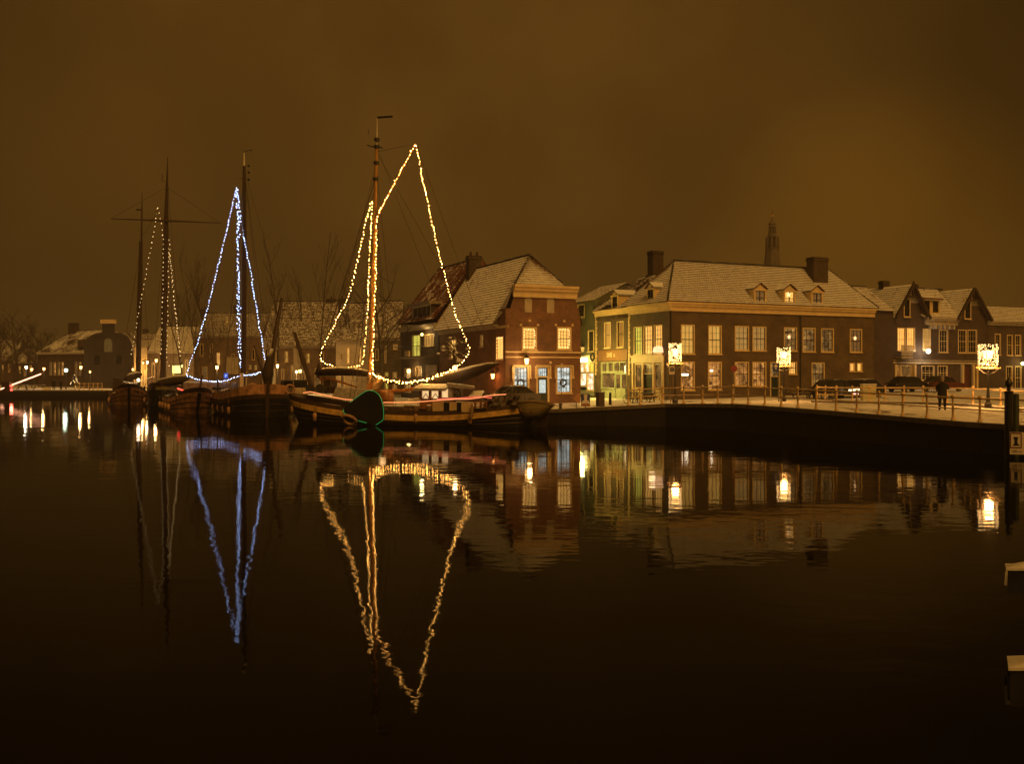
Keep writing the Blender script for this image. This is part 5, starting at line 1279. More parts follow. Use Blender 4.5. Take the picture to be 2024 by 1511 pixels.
# ---- the dinghy hung at the stern
dg_ = thing('dinghy', 'small ochre rowing boat slung level behind the stern of the big barge', 'rowing boat', bE.cl(1050, 825, 1.0))
fD = Face(at(1012, 65.6, 0).xy, (.97, -.24))
def dsec(u, v):                                    # u along, v round the section from near gunwale under to far gunwale
    x = lerp(1013, 1096, u)
    w = .72 * (max(0, 1 - abs(2 * u - 1.06) ** 2.6)) ** .6 + .03; th = math.pi * v
    ytop = 799.5 - 6.0 * math.sin(math.pi * min(1, u * .9 + .1)) + 7 * max(0, u - .72)
    ybot = lerp(818, 830, math.sin(math.pi * min(1, .25 + u * .75)))
    top = fD.px(x, ytop)[1]; bot = fD.px(x, ybot)[1] + (top - fD.px(x, ybot)[1]) * abs(2 * u - 1) ** 3
    s = fD.s_at(x)
    return fD.P(s, top - (top - bot) * math.sin(th) ** .7, w * math.cos(th))
mb = MB(); nu, nv = 22, 12
for i in range(nu):
    for j in range(nv):
        mb.poly([dsec(i / nu, j / nv), dsec((i + 1) / nu, j / nv), dsec((i + 1) / nu, (j + 1) / nv), dsec(i / nu, (j + 1) / nv)])
mb.build('hull', m_hull_olive, dg_, smooth=True)
mb = MB(); mb.tube([dsec(i / nu, 0) for i in range(nu + 1)], .05, 6); mb.tube([dsec(i / nu, 1) for i in range(nu + 1)], .05, 6); mb.build('gunwale', m_rope, dg_)
for u in (.25, .5, .75):
    mb = MB(); a, c = dsec(u, .12), dsec(u, .88); mb.tube([a, c], .09, 4); mb.build('thwart', m_wood, dg_)
mb = MB()
for i in range(nu + 1): pass
mb.poly([dsec(i / nu, .1) + Vector((0, 0, .02)) for i in range(nu + 1)] + [dsec(i / nu, .9) + Vector((0, 0, .02)) for i in range(nu, -1, -1)]); mb.build('cover', m_tarp, dg_)
mk('davit', m_iron, lambda mb: mb.tube([fD.W(1020, 800, 0), fD.W(1016, 782, 0), fE.W(1008, 778, 0)], .05, 5), dg_)
# ---- D: black bluff bowed barge, bow towards us
bD = Boat('sailing_barge', 'black bluff bowed barge seen bow on with pale tyre fenders on its brown bulwark', (-20.3, 81.3), (.42, -.908))
hull_parts(bD.root, 15, 5.4, sheer(1.35, 1.95, 1.7), None, None, (m_black, m_wood_dark, m_pink), p=5.0, rake=.25, bul=.55, sharp=.3)
rD = bD.root
mk('stem_post', m_wood_dark, lambda mb: mb.tube([bD.w(.1, 0, -.3), bD.w(.45, 0, 1.5), bD.w(.7, 0, 3.0)], [.16, .17, .15], 6), rD)
for x, y in ((499, 768), (573, 770)):
    q = pt(x, y, 82.2); mk('tyre_fender', m_tyre_pale, lambda mb: mb.torus(q, .36, .1, (.95, .3, 0), (0, 0, 1), 18, 7), rD, smooth=True)
mp = [pt(480, 790, 89), pt(482, 700, 89.4), pt(483, 560, 89.4), pt(483, 430, 89.4), pt(482.5, 328, 89.4)]
mk('mast', m_wood_dark, lambda mb: mb.tube(mp, [.22, .22, .2, .19, .13], 8), rD)
mk('mast_foot', m_cream, lambda mb: mb.tube([pt(478, 768, 88.6), pt(478, 738, 88.6)], .2, 4), rD)
mk('topmast', m_white, lambda mb: mb.tube([pt(482.5, 330, 89.4), pt(482.5, 302, 89.4)], [.09, .05], 6), rD)
mk('wind_vane', m_black, lambda mb: (mb.tube([pt(482, 300, 89.4), pt(490, 297.5, 89.4), pt(499, 296, 89.4)], .04, 4), mb.tube([pt(497, 296, 89.4), pt(496, 301, 89.4)], .02, 4)), rD)
for y in (328, 341, 355): mk('block', m_iron, lambda mb: mb.ball(pt(491.5, y, 89.4), .12, 6, 5), rD)
mk('crosstree', m_iron, lambda mb: mb.tube([pt(472, 353, 89.4), pt(486, 352, 89.4)], .03, 4), rD)
rigging(rD, [(pt(486, 360, 89.4), pt(507, 560, 88)), (pt(507, 560, 88), pt(520, 740, 86)), (pt(481, 360, 89.4), pt(445, 740, 92)), (pt(484, 345, 89.4), pt(530, 700, 84)), (pt(483, 400, 89.4), pt(462, 745, 90))], .022)
mk('leaning_spar', m_wood_dark, lambda mb: mb.tube([pt(532, 765, 82.5), pt(536, 720, 82.6), pt(546, 650, 83), pt(557, 590, 83.4)], [.26, .22, .19, .14], 7), rD)
mk('furled_jib', m_sail, lambda mb: mb.tube([pt(528, 762, 82.2), pt(529, 740, 82.2), pt(533, 715, 82.4), pt(538, 690, 82.6)], [.25, .5, .35, .15], 9), rD, smooth=True)
mk('sprit', m_wood_dark, lambda mb: mb.tube([pt(620, 776, 81), pt(606, 735, 81.2), pt(592, 690, 81.4), pt(582, 657, 81.6)], [.16, .18, .17, .13], 7), rD)
mk('spar', m_wood_dark, lambda mb: mb.tube([pt(519, 735, 84), pt(503, 683, 84.4)], [.12, .08], 6), rD)
mk('anchor_windlass', m_iron, lambda mb: (mb.tube([pt(505, 766, 84), pt(556, 766, 84)], .16, 8), mb.ball(pt(528, 768, 83), .4, 8, 6)), rD)
rigging(rD, [(pt(582, 657, 81.6), pt(598, 778, 80)), (pt(583, 660, 81.6), pt(606, 778, 80)), (pt(584, 665, 81.6), pt(614, 776, 80)), (pt(557, 592, 83.4), pt(536, 760, 82))], .02)
# blue lights
SB = [(468, 372), (462, 395), (455, 425), (447, 460), (440, 490), (430, 530), (420, 568), (410, 610), (400, 645), (390, 680), (381, 703), (373, 725), (368.5, 742)]
SB2 = [(368.5, 743), (376, 746), (386, 749), (402, 752), (420, 754.5), (436, 754), (450, 752), (465, 747), (478, 743), (495, 741.5), (505, 740), (514, 736), (523, 728), (525.5, 717), (522, 700), (518.5, 680), (515, 660), (508, 615), (502, 580), (497, 545), (490, 510), (483, 480), (477, 440), (473, 405), (469, 374)]
def dB(x, y): return pt(x, y, 89.2 + (480 - x) * .055 if x < 480 else 89.2 - (x - 480) * .10)
string_lights('blue white string lights framing the sail shape of the black bluff bowed barge', [dB(*q) for q in SB + SB2], p_bulb_blue, .038, .28, seed=7)
string_lights('dense blue white double strand hanging down ahead of the dark mast', [dB(*q) for q in [(468, 374), (470.5, 420), (469, 480), (471, 540), (470, 600), (471, 660), (474, 700), (477, 738)]] + [dB(*q) for q in [(478, 738), (476, 700), (473, 640), (473.5, 580), (470, 520), (472, 460), (469, 400)]], p_bulb_blue, .038, .27, seed=8, jit=.1)
for x0, y0, x1, y1 in ((484, 345, 470, 765), (483, 360, 496, 762), (483, 360, 502, 764), (482, 372, 455, 768), (483, 335, 556, 592), (481, 420, 440, 760)):
    rigging(rD, [(pt(x0, y0, 89.4), pt(x1, y1, 87.5))], .018)
for x0, y0, x1, y1 in ((742, 400, 764, 790), (742, 400, 702, 790), (744, 320, 640, 742), (743, 350, 620, 760), (744, 300, 990, 740), (741, 430, 712, 792), (745, 292, 930, 760)):
    rigging(rE, [(bE.cl(x0, y0), bE.cl(x1, y1, .6))], .014)
# ---- C: oxide red clipper, snow on its tarpaulin
bC = Boat('sailing_barge', 'rusty pink clipper barge with snowy tarpaulin, moored beside the black bluff bowed barge', (-28.9, 90.3), (.42, -.908))
hull_parts(bC.root, 14.5, 4.2, sheer(1.1, 1.95, 1.3), None, None, (m_pink, m_pink, m_wood_dark), p=2.6, rake=.85, bul=.3)
rC = bC.root
mk('stem_post', m_black, lambda mb: mb.tube([bC.w(0, 0, -.3), bC.w(.35, 0, .35), bC.w(1.1, 0, 1.2), bC.w(1.8, 0, 1.95)], .15, 6), rC)
mk('cover', m_tarp, lambda mb: [mb.hexa([pt(363, 775, 95), pt(470, 775, 90.5), pt(474, 772, 95), pt(368, 772, 100), pt(362, 757, 95), pt(470, 757, 90.5), pt(474, 754, 95), pt(368, 754, 100)])], rC)
for k in range(6):
    x = 372 + k * 19; mk('cover_strap', m_rope, lambda mb: mb.tube([pt(x, 775, 94.4 - k * .8), pt(x, 756.5, 94.4 - k * .8)], .04, 4), rC)
mk('anchor', m_black, lambda mb: (mb.tube([pt(383, 777, 90), pt(386, 796, 89.8), pt(392, 800, 89.8), pt(400, 794, 89.8), pt(403, 777, 90)], .12, 6)), rC)
mk('coiled_rope', m_rope, lambda mb: [mb.torus(pt(464, 763, 90), r, .06, (.95, .3, 0), (0, 0, 1), 14, 5) for r in (.4, .52)], rC)
mk('navigation_light', p_lamp_red, lambda mb: (mb.tube([pt(351, 768.5, 93), pt(364, 773, 92.5)], .06, 5), mb.ball(pt(364, 774, 92.5), .1, 6, 5)), rC)
light('lamp_light', pt(357, 778, 91.3), 16, (1, .16, .06), .2, rC)
mk('tiller_pole', m_wood_dark, lambda mb: mb.tube([pt(400, 742, 93), pt(393, 776, 93)], .1, 5), rC)
mk('anchor_windlass', m_iron, lambda mb: (mb.tube([pt(420, 768, 91), pt(462, 771, 91)], .12, 7), mb.tube([pt(430, 750, 91), pt(431, 778, 91)], .07, 5)), rC)
mk('pale_strip', m_white, lambda mb: mb.tube([pt(437, 772, 90), pt(455, 768, 90)], .07, 5), rC)
# ---- B: tall masted black barge
bB = Boat('sailing_barge', 'black barge with the tallest dark mast carrying a long crossed yard', (-40.4, 113.0), (.12, -.99))
hull_parts(bB.root, 16, 4.4, sheer(1.6, 2.2, 1.7), None, None, (m_black, m_hull_olive, m_wood_dark), p=4.0, rake=.3, bul=.3, sharp=.25)
rB = bB.root
mk('mast', m_wood_dark, lambda mb: mb.tube([pt(322, 775, 117), pt(324, 640, 117), pt(326.5, 520, 117), pt(328.5, 430, 117), pt(330, 370, 117), pt(331.5, 310, 117)], [.36, .34, .30, .26, .15, .03], 8), rB)
mk('yard', m_wood_dark, lambda mb: mb.tube([pt(219, 432.5, 115.5), pt(328, 436.5, 116.6), pt(436, 441, 117.5)], [.05, .13, .05], 6), rB)
mk('spreader', m_iron, lambda mb: mb.tube([pt(321, 345, 117), pt(320, 358, 117), pt(327, 358, 117)], .04, 4), rB)
mk('boom', m_sail, lambda mb: mb.tube([pt(300, 770, 112.5), pt(318, 757, 112.8), pt(345, 752, 113), pt(362, 750, 113), pt(378, 743, 113.2)], [.2, .5, .62, .55, .15], 9), rB, smooth=True)
mk('hatch_cover', m_tarp, lambda mb: mb.hexa([pt(296, 778, 114), pt(346, 777, 114), pt(346, 776, 120), pt(296, 777, 120), pt(298, 764, 114), pt(345, 762, 114), pt(345, 762, 120), pt(298, 763, 120)]), rB)
rigging(rB, [(pt(331, 350, 117), pt(362, 760, 117)), (pt(330, 380, 117), pt(345, 760, 119)), (pt(330, 380, 117), pt(300, 765, 114)), (pt(219, 432.5, 115.5), pt(330, 370, 117)), (pt(436, 441, 117.5), pt(330, 370, 117))], .025)
string_lights('pale string lights in a slim triangle around the tallest dark mast', [pt(x, y, 116.4) for x, y in [(312, 412), (318, 440), (323, 470), (322.5, 520), (322, 580), (320, 640), (318, 700)]] , p_bulb_far, .05, .6, seed=11)
string_lights('pale string lights drooping from the tall mast down to the red clipper', [pt(x, y, 116.2) for x, y in [(334, 475), (337, 510), (342, 560), (344, 600), (349, 640), (353, 680), (357, 705)]] + [pt(x, y, 116) for x, y in [(333, 490), (333, 560), (331.5, 620), (330, 680), (330, 716), (338, 728), (350, 736)]], p_bulb_far, .05, .55, seed=12)
# ---- A: the farthest barge, clipper bow
bA = Boat('sailing_barge', 'rusty clipper barge farthest left with reddish leeboard and lights along its deck', (-44.6, 114.6), (.36, -.93))
hull_parts(bA.root, 15, 4.2, sheer(1.1, 2.1, 1.4), None, None, (m_pink, m_pink, m_wood_dark), p=2.6, rake=.9, bul=.3)
rA = bA.root
mk('stem_post', m_black, lambda mb: mb.tube([bA.w(0, 0, -.3), bA.w(.4, 0, .4), bA.w(1.1, 0, 1.2), bA.w(1.9, 0, 2.1)], .16, 6), rA)
mk('mast', m_wood_dark, lambda mb: mb.tube([pt(273, 765, 119), pt(275, 640, 119), pt(277, 560, 119), pt(278.5, 478, 119)], [.3, .28, .26, .22], 8), rA)
mk('topmast', m_wood_dark, lambda mb: mb.tube([pt(279.5, 492, 119), pt(280.5, 430, 119), pt(281, 380, 119)], [.11, .08, .03], 6), rA)
mk('wind_vane', m_black, lambda mb: mb.hexa([pt(269, 416, 119), pt(280, 416, 119), pt(280, 416, 119.1), pt(269, 416, 119.1), pt(269, 413, 119), pt(280, 413.5, 119), pt(280, 413.5, 119.1), pt(269, 413, 119.1)]), rA)
mk('leeboard', m_pink, lambda mb: mb.hexa([pt(244, 792, 115.5), pt(252, 791, 115.3), pt(252, 791, 115.5), pt(244, 792, 115.7), pt(243, 764, 115.6), pt(258, 775, 115.3), pt(258, 775, 115.5), pt(243, 764, 115.8)]), rA)
mk('deckhouse', m_wood_dark, lambda mb: (mb.hexa([pt(222, 778, 116), pt(240, 779, 116), pt(240, 778, 121), pt(222, 777, 121), pt(224, 748, 116), pt(240, 750, 116), pt(240, 750, 121), pt(224, 748, 121)])), rA)
mk('furled_sail', m_sail, lambda mb: mb.tube([pt(246, 752, 117), pt(258, 745, 117.5), pt(270, 742, 118.5), pt(279, 740, 119)], [.2, .45, .5, .2], 8), rA, smooth=True)
mk('cover', m_tarp, lambda mb: mb.hexa([pt(246, 768, 116), pt(272, 768, 116), pt(272, 767, 119), pt(246, 767, 119), pt(248, 757, 116.4), pt(271, 756, 116.4), pt(271, 756, 118.6), pt(248, 757, 118.6)]), rA)
rigging(rA, [(pt(279, 480, 119), pt(236, 745, 122)), (pt(279, 470, 119), pt(312, 420, 117)), (pt(280, 400, 119), pt(262, 770, 115)), (pt(278, 480, 119), pt(300, 765, 117))], .025)
string_lights('pale string lights running from the crossed yard down past the left mast', [pt(x, y, 118) for x, y in [(311, 413), (304, 455), (296, 500), (288, 545), (283, 572), (276, 605), (270, 640), (266, 670), (262, 690), (258, 705)]], p_bulb_far, .05, .6, seed=13)
string_lights('small white bulbs along the deck of the farthest left barge', [pt(x, y, 115.2) for x, y in [(246, 755), (256, 757), (270, 756)]] + [pt(x, y, 115.2) for x, y in [(278, 754), (290, 749), (300, 746), (308, 743)]], p_bulb_far, .04, .22, seed=14)
root = thing('deck_lamp', 'bright deck lamp at the mast foot of the farthest left barge', 'lamp', pt(273.5, 752, 115.5))
mb = MB(); mb.ball(pt(273.5, 751.5, 115.4), .17); mb.build('globe', p_lamp_white, root); mb = MB(); mb.tube([pt(273.5, 753, 115.4), pt(274, 768, 115.6)], .03, 4); mb.build('stem', m_iron, root); light('lamp_light', pt(273.5, 750, 114.8), 40, (1, .6, .35), .2, root)
# ---------------------------------------------------------------- railings
def post_mesh(h=1.12):
    mb = MB(); mb.lathe((0, 0, 0), [(.13, 0), (.13, .05), (.085, .10), (.06, .30), (.05, .62), (.062, .66), (.062, .72), (.045, .76), (.045, h - .06), (.07, h - .02), (.075, h + .03), (.045, h + .08), (.015, h + .10)], 8)
    me = bpy.data.meshes.new('post'); me.from_pydata(mb.v, [], mb.f); me.materials.append(m_rail); me.polygons.foreach_set('use_smooth', [True] * len(mb.f)); return me
POST = post_mesh()
def railing(label, posts, rails=(1.06, .56), r=.042):
    root = thing('railing', label, 'railing', posts[0])
    for p in posts:
        o = bpy.data.objects.new('post', POST); o.location = p; link(o, root)
        o.rotation_euler = (random.uniform(-.02, .02), random.uniform(-.03, .03), 0)
    for h in rails:
        mb = MB(); mb.tube([Vector(p) + Vector((0, 0, h)) for p in posts], r if h > .8 else r * .75, 6); mb.build('rail', m_rail, root)
    return root
def on_edge(x, inset=.25):
    """point of the quay line seen in photo column x"""
    best = None
    for a, b in zip(edge, edge[1:]):
        ka, kb = a.x / a.y, b.x / b.y; k = (x - CX) / F
        if a.y < 140 and (ka - k) * (kb - k) <= 0 and ka != kb:
            p = a.lerp(b, (k - ka) / (kb - ka)); best = p
    d = Vector((best.x, best.y)).normalized() * inset
    return Vector((best.x + d.x, best.y + d.y, best.z + .02))
near = [on_edge(x) for x in (1243, 1266, 1309, 1352, 1389, 1420, 1448, 1479.6, 1511.8, 1544.6, 1578, 1614, 1654, 1694, 1738, 1785, 1833, 1885, 1938, 2011, 2075, 2150)]
railing('long cream railing with two bars along the quay edge in front of the corner house', near)
far_px = [(1615, 70.5), (1631, 69.5), (1654, 68.6), (1685, 67.8), (1718, 67.2), (1750, 66.8), (1787, 66.4), (1824.6, 65.2), (1872, 62.8), (1923, 60.2), (1978, 57.4), (2045, 54.5)]
railing('cream railing on the far side of the roadway behind the person', [gp(x, d) + Vector((0, 0, .01)) for x, d in far_px])
# kerb beside the far railing
mb = MB()
kp = [gp(x, d) for x, d in far_px]
for a, b in zip(kp, kp[1:]):
    d = (b - a).normalized(); nrm = Vector((d.y, -d.x, 0))
    if nrm.y > 0: nrm = -nrm
    q = [a + nrm * .5, b + nrm * .5, b - nrm * .5, a - nrm * .5]
    mb.hexa([v + Vector((0, 0, -.2)) for v in q] + [v + Vector((0, 0, .13)) for v in q])
tag(mb.build('kerb', m_coping), kind='structure')
# ---------------------------------------------------------------- lamp posts with a box of lights round the lantern
def light_cage(label, x, y0, y1, w, d, seed, watts):
    zt, zb = pt(x, y0, d).z, pt(x, y1, d).z; X = at(x, d, 0).x; base = Vector((X, d, g(X, d)))
    root = thing('street_lamp', label, 'street lamp', base, 0, 'street lamps wrapped in boxes of lights')
    mb = MB(); mb.lathe(base, [(.2, 0), (.2, .25), (.12, .35), (.085, .9), (.07, 1.2), (.055, zb - base.z - .25), (.09, zb - base.z - .2), (.05, zb - base.z - .05)], 10); mb.build('pole', m_iron, root)
    for sg in (-1, 1):
        mb = MB(); mb.tube([(X, d, zb - .5), (X + sg * .35, d - .05, zb - .38), (X + sg * .6, d - .1, zb - .18)], .035, 5); mb.build('scroll_arm', m_iron, root)
    mb = MB(); mb.tube([(X - w * .75, d, zb - .12), (X + w * .75, d, zb - .12)], .04, 5); mb.build('crossbar', m_rail, root)
    lantern(root, (X, d, zb + .42), .26, .5, p_lamp, 0)
    mb = MB(); h = w / 2
    al = -math.atan2(X, d); ca, sa = math.cos(al), math.sin(al)
    cs = [(X + (sx * ca - sy * sa) * h, d + (sx * sa + sy * ca) * h) for sx, sy in ((-1, -1), (1, -1), (1, 1), (-1, 1))]
    for z in (zb, zt):
        for k in range(4): mb.tube([(*cs[k], z), (*cs[(k + 1) % 4], z)], .018, 4)
    for c in cs: mb.tube([(*c, zb), (*c, zt)], .018, 4)
    mb.build('cage', m_iron, root)
    mb = MB(); rr = random.Random(seed)
    n = 120
    for k in range(4):
        (ax, ay), (bx, by) = cs[k], cs[(k + 1) % 4]
        for i in range(n):
            t_ = rr.random(); v = rr.random()
            mb.octa((lerp(ax, bx, t_) + rr.uniform(-.03, .03), lerp(ay, by, t_) + rr.uniform(-.03, .03), lerp(zb, zt, v)), .03)
    tag(mb.build('bulbs', p_bulb_cage, root), kind='stuff')
    light('lamp_light', (X, d - .1, zb + .22), watts, (1, .43, .10), .25, root)
    return root, base
p_bulb_cage = E('bulb cage', (1.0, 0.58, 0.20), 4.5)
light_cage('street lamp in a bright box of lights before the left corner of the corner house', 1334.5, 679, 716, .80, 68.9, 21, 420)
light_cage('street lamp in a bright box of lights before the door of the corner house', 1549, 687, 721, .88, 71.6, 22, 420)
light_cage('street lamp in a bright box of lights before the twin gabled villa', 1953, 681, 724, .98, 57.5, 23, 800)
# plain lantern lamps and globes along the left quay, seen over the boats
def street_lantern(label, x, y, d, glass, watts, col, r=.2, h=.5, zlow=None, globe=False):
    r, h = r * .62, h * .66
    watts *= .8
    X = at(x, d, 0).x; base = Vector((X, d, zlow if zlow is not None else g(X, d))); z = pt(x, y, d).z
    root = thing('street_lamp', label, 'street lamp', base, 0, 'lantern lamps along the left quay')
    mb = MB(); mb.lathe(base, [(.14, 0), (.12, .3), (.06, .5), (.05, z - base.z - h * .5 - .05)], 8); mb.build('pole', m_iron, root)
    if globe:
        mb = MB(); mb.ball((X, d, z), r, 12, 8); mb.build('globe', glass, root, smooth=True)
        light('lamp_light', (X, d - r * 1.6, z), watts, col, r, root)
    else: lantern(root, (X, d, z - h * .5), r, h, glass, watts, col)
    return root
W1 = (1, .56, .2)
for a in [('bright lantern lamp beside the blue parking sign', 429, 727, 132, p_lamp, 520, W1, .30, .7), ('lantern lamp between the leaning spars', 548.5, 724, 118, p_lamp, 420, W1, .24, .6),
          ('white lamp at the far left next to its orange neighbour', 52, 727, 170, p_lamp_white, 260, (1, .75, .6), .30, .7), ('orange lamp just right of the white lamp at far left', 63, 731, 182, p_lamp, 160, W1, .28, .65),
          ('lamp at the near end of the long low house', 87, 730, 178, p_lamp, 320, W1, .30, .7), ('tall lamp between the long low house and the bell gabled house', 160, 727, 176, p_lamp, 380, W1, .30, .75),
          ('low lamp in front of the bell gabled house', 178, 736, 172, p_lamp, 140, W1, .22, .5), ('lamp with reddish glow before the orange house', 263, 731, 168, p_lamp, 160, (1, .45, .15), .25, .6),
          ('left one of two small lamps by the first dark mast', 283, 718, 170, p_lamp, 120, W1, .22, .5), ('right one of two small lamps by the first dark mast', 291.5, 717, 168, p_lamp_white, 160, W1, .25, .6),
          ('warm lamp left of the tallest dark mast', 309, 713.5, 165, p_lamp, 260, W1, .32, .75), ('lamp right of the lit yellow awning', 358.5, 724.5, 162, p_lamp, 220, W1, .32, .75)]:
    street_lantern(a[0], *a[1:])
street_lantern('big greenish white globe lamp before the long low house', 130.5, 732.5, 172, p_lamp_green, 110, (.8, 1, .7), .5, .9, globe=True)
root = street_lantern('double armed lamp over the parked van', 586, 735.5, 121, p_lamp, 600, W1, .22, .5)
X = at(590, 121, 0).x
mb = MB(); z = pt(590, 736, 121).z; mb.tube([(at(582, 121, 0).x, 121, z), (at(594, 121, 0).x, 121, z)], .04, 5); mb.build('crossbar', m_iron, root); lantern(root, (at(593.5, 121, 0).x, 121, z - .1), .18, .4, p_lamp, 60, W1)
root = street_lantern('small orange lit lamp left of the tall orange washed house', 258, 742, 170, p_lamp_orange, 60, (1, .4, .1), .16, .4)
light('lamp_light', pt(266, 735, 173.5), 330, (1, .48, .1), .3, root)
light('lamp_light', pt(281, 728, 174), 380, (1, .5, .12), .3, root)
# raised barrier with a line of lights, and its red signal
root = thing('barrier_arm', 'half raised barrier arm lined with glowing lights at the far left', 'barrier', pt(3, 776, 150))
b0, b1 = pt(2, 769.5, 150), pt(80, 740, 152)
mb = MB(); mb.tube([b0 + Vector((0, .1, 0)), b1 + Vector((0, .1, 0))], .09, 5); mb.build('arm', m_white, root)
mb = MB()
for k in range(34):
    mb.octa(b0.lerp(b1, k / 33), .13)
tag(mb.build('bulbs', p_barrier, root), kind='stuff')
mb = MB(); X0 = pt(10, 776, 150); mb.box((X0.x, 150.6, 1.7), (1.2, 1.0, 1.6)); mb.build('housing', m_iron, root)
root = thing('signal_light', 'red signal lights below the raised barrier arm', 'signal light', pt(23, 776, 149.5))
mb = MB(); mb.tube([pt(23, 776, 149.6), pt(23, 762, 149.6)], .08, 6); mb.build('pole', m_iron, root)
for y, r in ((763.5, .22), (771, .2)):
    mb = MB(); mb.ball(pt(22.5, y, 149.4), r); mb.build('signal', p_lamp_red, root)
light('lamp_light', pt(22.5, 767, 148.4), 130, (1, .1, .06), .25, root)
# ---------------------------------------------------------------- cars
def car_mesh(mb, prof, w, z_off=0.0, inset=.0):
    n = len(prof); L_ = [(x, -w / 2 + inset, z) for x, z in prof]; R_ = [(x, w / 2 - inset, z) for x, z in prof]
    mb.poly(L_); mb.poly(R_[::-1])
    for k in range(n):
        j = (k + 1) % n; mb.poly([L_[k], R_[k], R_[j], L_[j]])
m_carsnow = snowy('car roof snow', (.03, .028, .025), .62, 1.3, fine=5.0)
def make_car(paint, van=False):
    c = thing('parked_car', None, 'car')
    if van: body = [(-2.2, .3), (2.2, .3), (2.25, .75), (2.1, 1.05), (1.5, 1.15), (-2.2, 1.15), (-2.25, .7)]; cab = [(1.45, 1.13), (.95, 1.85), (-2.1, 1.9), (-2.2, 1.13)]
    else: body = [(-2.1, .28), (2.1, .28), (2.2, .55), (2.1, .82), (1.1, .95), (-1.7, .98), (-2.1, .9), (-2.2, .55)]; cab = [(1.15, .93), (.45, 1.42), (-.2, 1.50), (-.95, 1.45), (-1.75, .96)]
    mb = MB(); car_mesh(mb, body, 1.75)
    mb.build('body', paint, c, False)
    mb = MB(); car_mesh(mb, cab, 1.55); mb.build('cabin_glass', m_glass, c, False)
    top = sorted(cab, key=lambda q: -q[1])[:3]; top.sort()
    mb = MB(); x0, x1 = top[0][0], top[-1][0]; zt_ = max(q[1] for q in cab)
    mb.hexa([(x0, -.72, zt_ - .1), (x1, -.72, zt_ - .12), (x1, .72, zt_ - .12), (x0, .72, zt_ - .1), (x0 + .05, -.66, zt_ + .07), (x1 - .05, -.66, zt_ + .04), (x1 - .05, .66, zt_ + .04), (x0 + .05, .66, zt_ + .07)]); mb.build('roof_snow', m_carsnow, c, False)
    for sg in (-1, 1):
        mb = MB()
        for p, q in zip(cab, cab[1:]): mb.tube([(p[0], sg * .785, p[1]), (q[0], sg * .785, q[1])], .035, 4)
        mb.tube([(cab[0][0] - .9, sg * .785, .95), (cab[0][0] - .95, sg * .785, zt_ - .03)], .035, 4); mb.build('window_frame', paint, c, False)
    for x in (-1.35, 1.35):
        for sg in (-1, 1):
            mb = MB(); mb.tube([(x, sg * .72, .31), (x, sg * .89, .31)], .31, 14); wl_ = mb.build('wheel', m_rubber, c, False)
            mb = MB(); mb.tube([(x, sg * .88, .31), (x, sg * .905, .31)], .18, 10); mb.build('rim', m_lead, wl_, False)
    for sg in (-1, 1):
        mb = MB(); mb.box((2.13, sg * .62, .68), (.14, .34, .16)); mb.build('headlight', m_white, c, False)
        mb = MB(); mb.box((-2.14, sg * .68, .74), (.1, .28, .18)); mb.build('tail_light', m_brick_red, c, False)
    return c
pk_grey = M('car paint grey', (.10, .09, .08), .25, .1, 2); pk_dark = M('car paint dark', (.02, .018, .016), .2, .1, 2); pk_sand = M('car paint sand', (.42, .32, .18), .3, .1, 2); pk_red = M('car paint wine', (.10, .02, .015), .25, .1, 2)
cars_g = 'cars parked along the quay'
def put_car(paint, x, d, rot, label, first=None, van=False):
    c = make_car(paint, van); p = gp(x, d); c.location = p; c.rotation_euler = (0, 0, rot); tag(c, label, None, cars_g); return c
put_car(pk_grey, 1010, 77.0, TH + math.pi, 'grey snow roofed car parked in front of the stepped brick house')
put_car(pk_sand, 577, 104, 2.2, 'sand coloured van parked on the quay behind the tyre fenders', van=True)
put_car(pk_dark, 1650, 80.0, TH + .15, 'black car behind the railing left of the pale slatted cabinet')
put_car(pk_dark, 1700, 82.5, TH + .15 + math.pi, 'black car half hidden behind the pale slatted cabinet')
put_car(pk_red, 1862, 97, TH, 'dark wine coloured car parked before the door of the twin gabled villa')
put_car(pk_dark, 1795, 96, TH, 'black car parked below the balcony of the twin gabled villa')
put_car(pk_sand, 472, 128, .2, 'sand coloured car on the quay under the blue light strings')
root = thing('car_lamps', 'brightly lit white and red lamps of a car by the pale slatted cabinet', 'car lamps', gp(1690, 79) + Vector((0, 0, .7)))
mb = MB(); a = pt(1678, 774, 79); c = pt(1699, 772.5, 79); mb.hexa([a, c, c + Vector((0, .1, 0)), a + Vector((0, .1, 0)), a + Vector((0, 0, .15)), c + Vector((0, 0, .15)), c + Vector((0, .1, .15)), a + Vector((0, .1, .15))]); mb.build('light_bar', E('car lamp', (1, .85, .5), 2.2), root)
mb = MB(); mb.box(pt(1692, 779, 79), (.4, .1, .16)); mb.build('tail_lamp', E('car lamp pink', (1, .5, .35), 1.6), root)
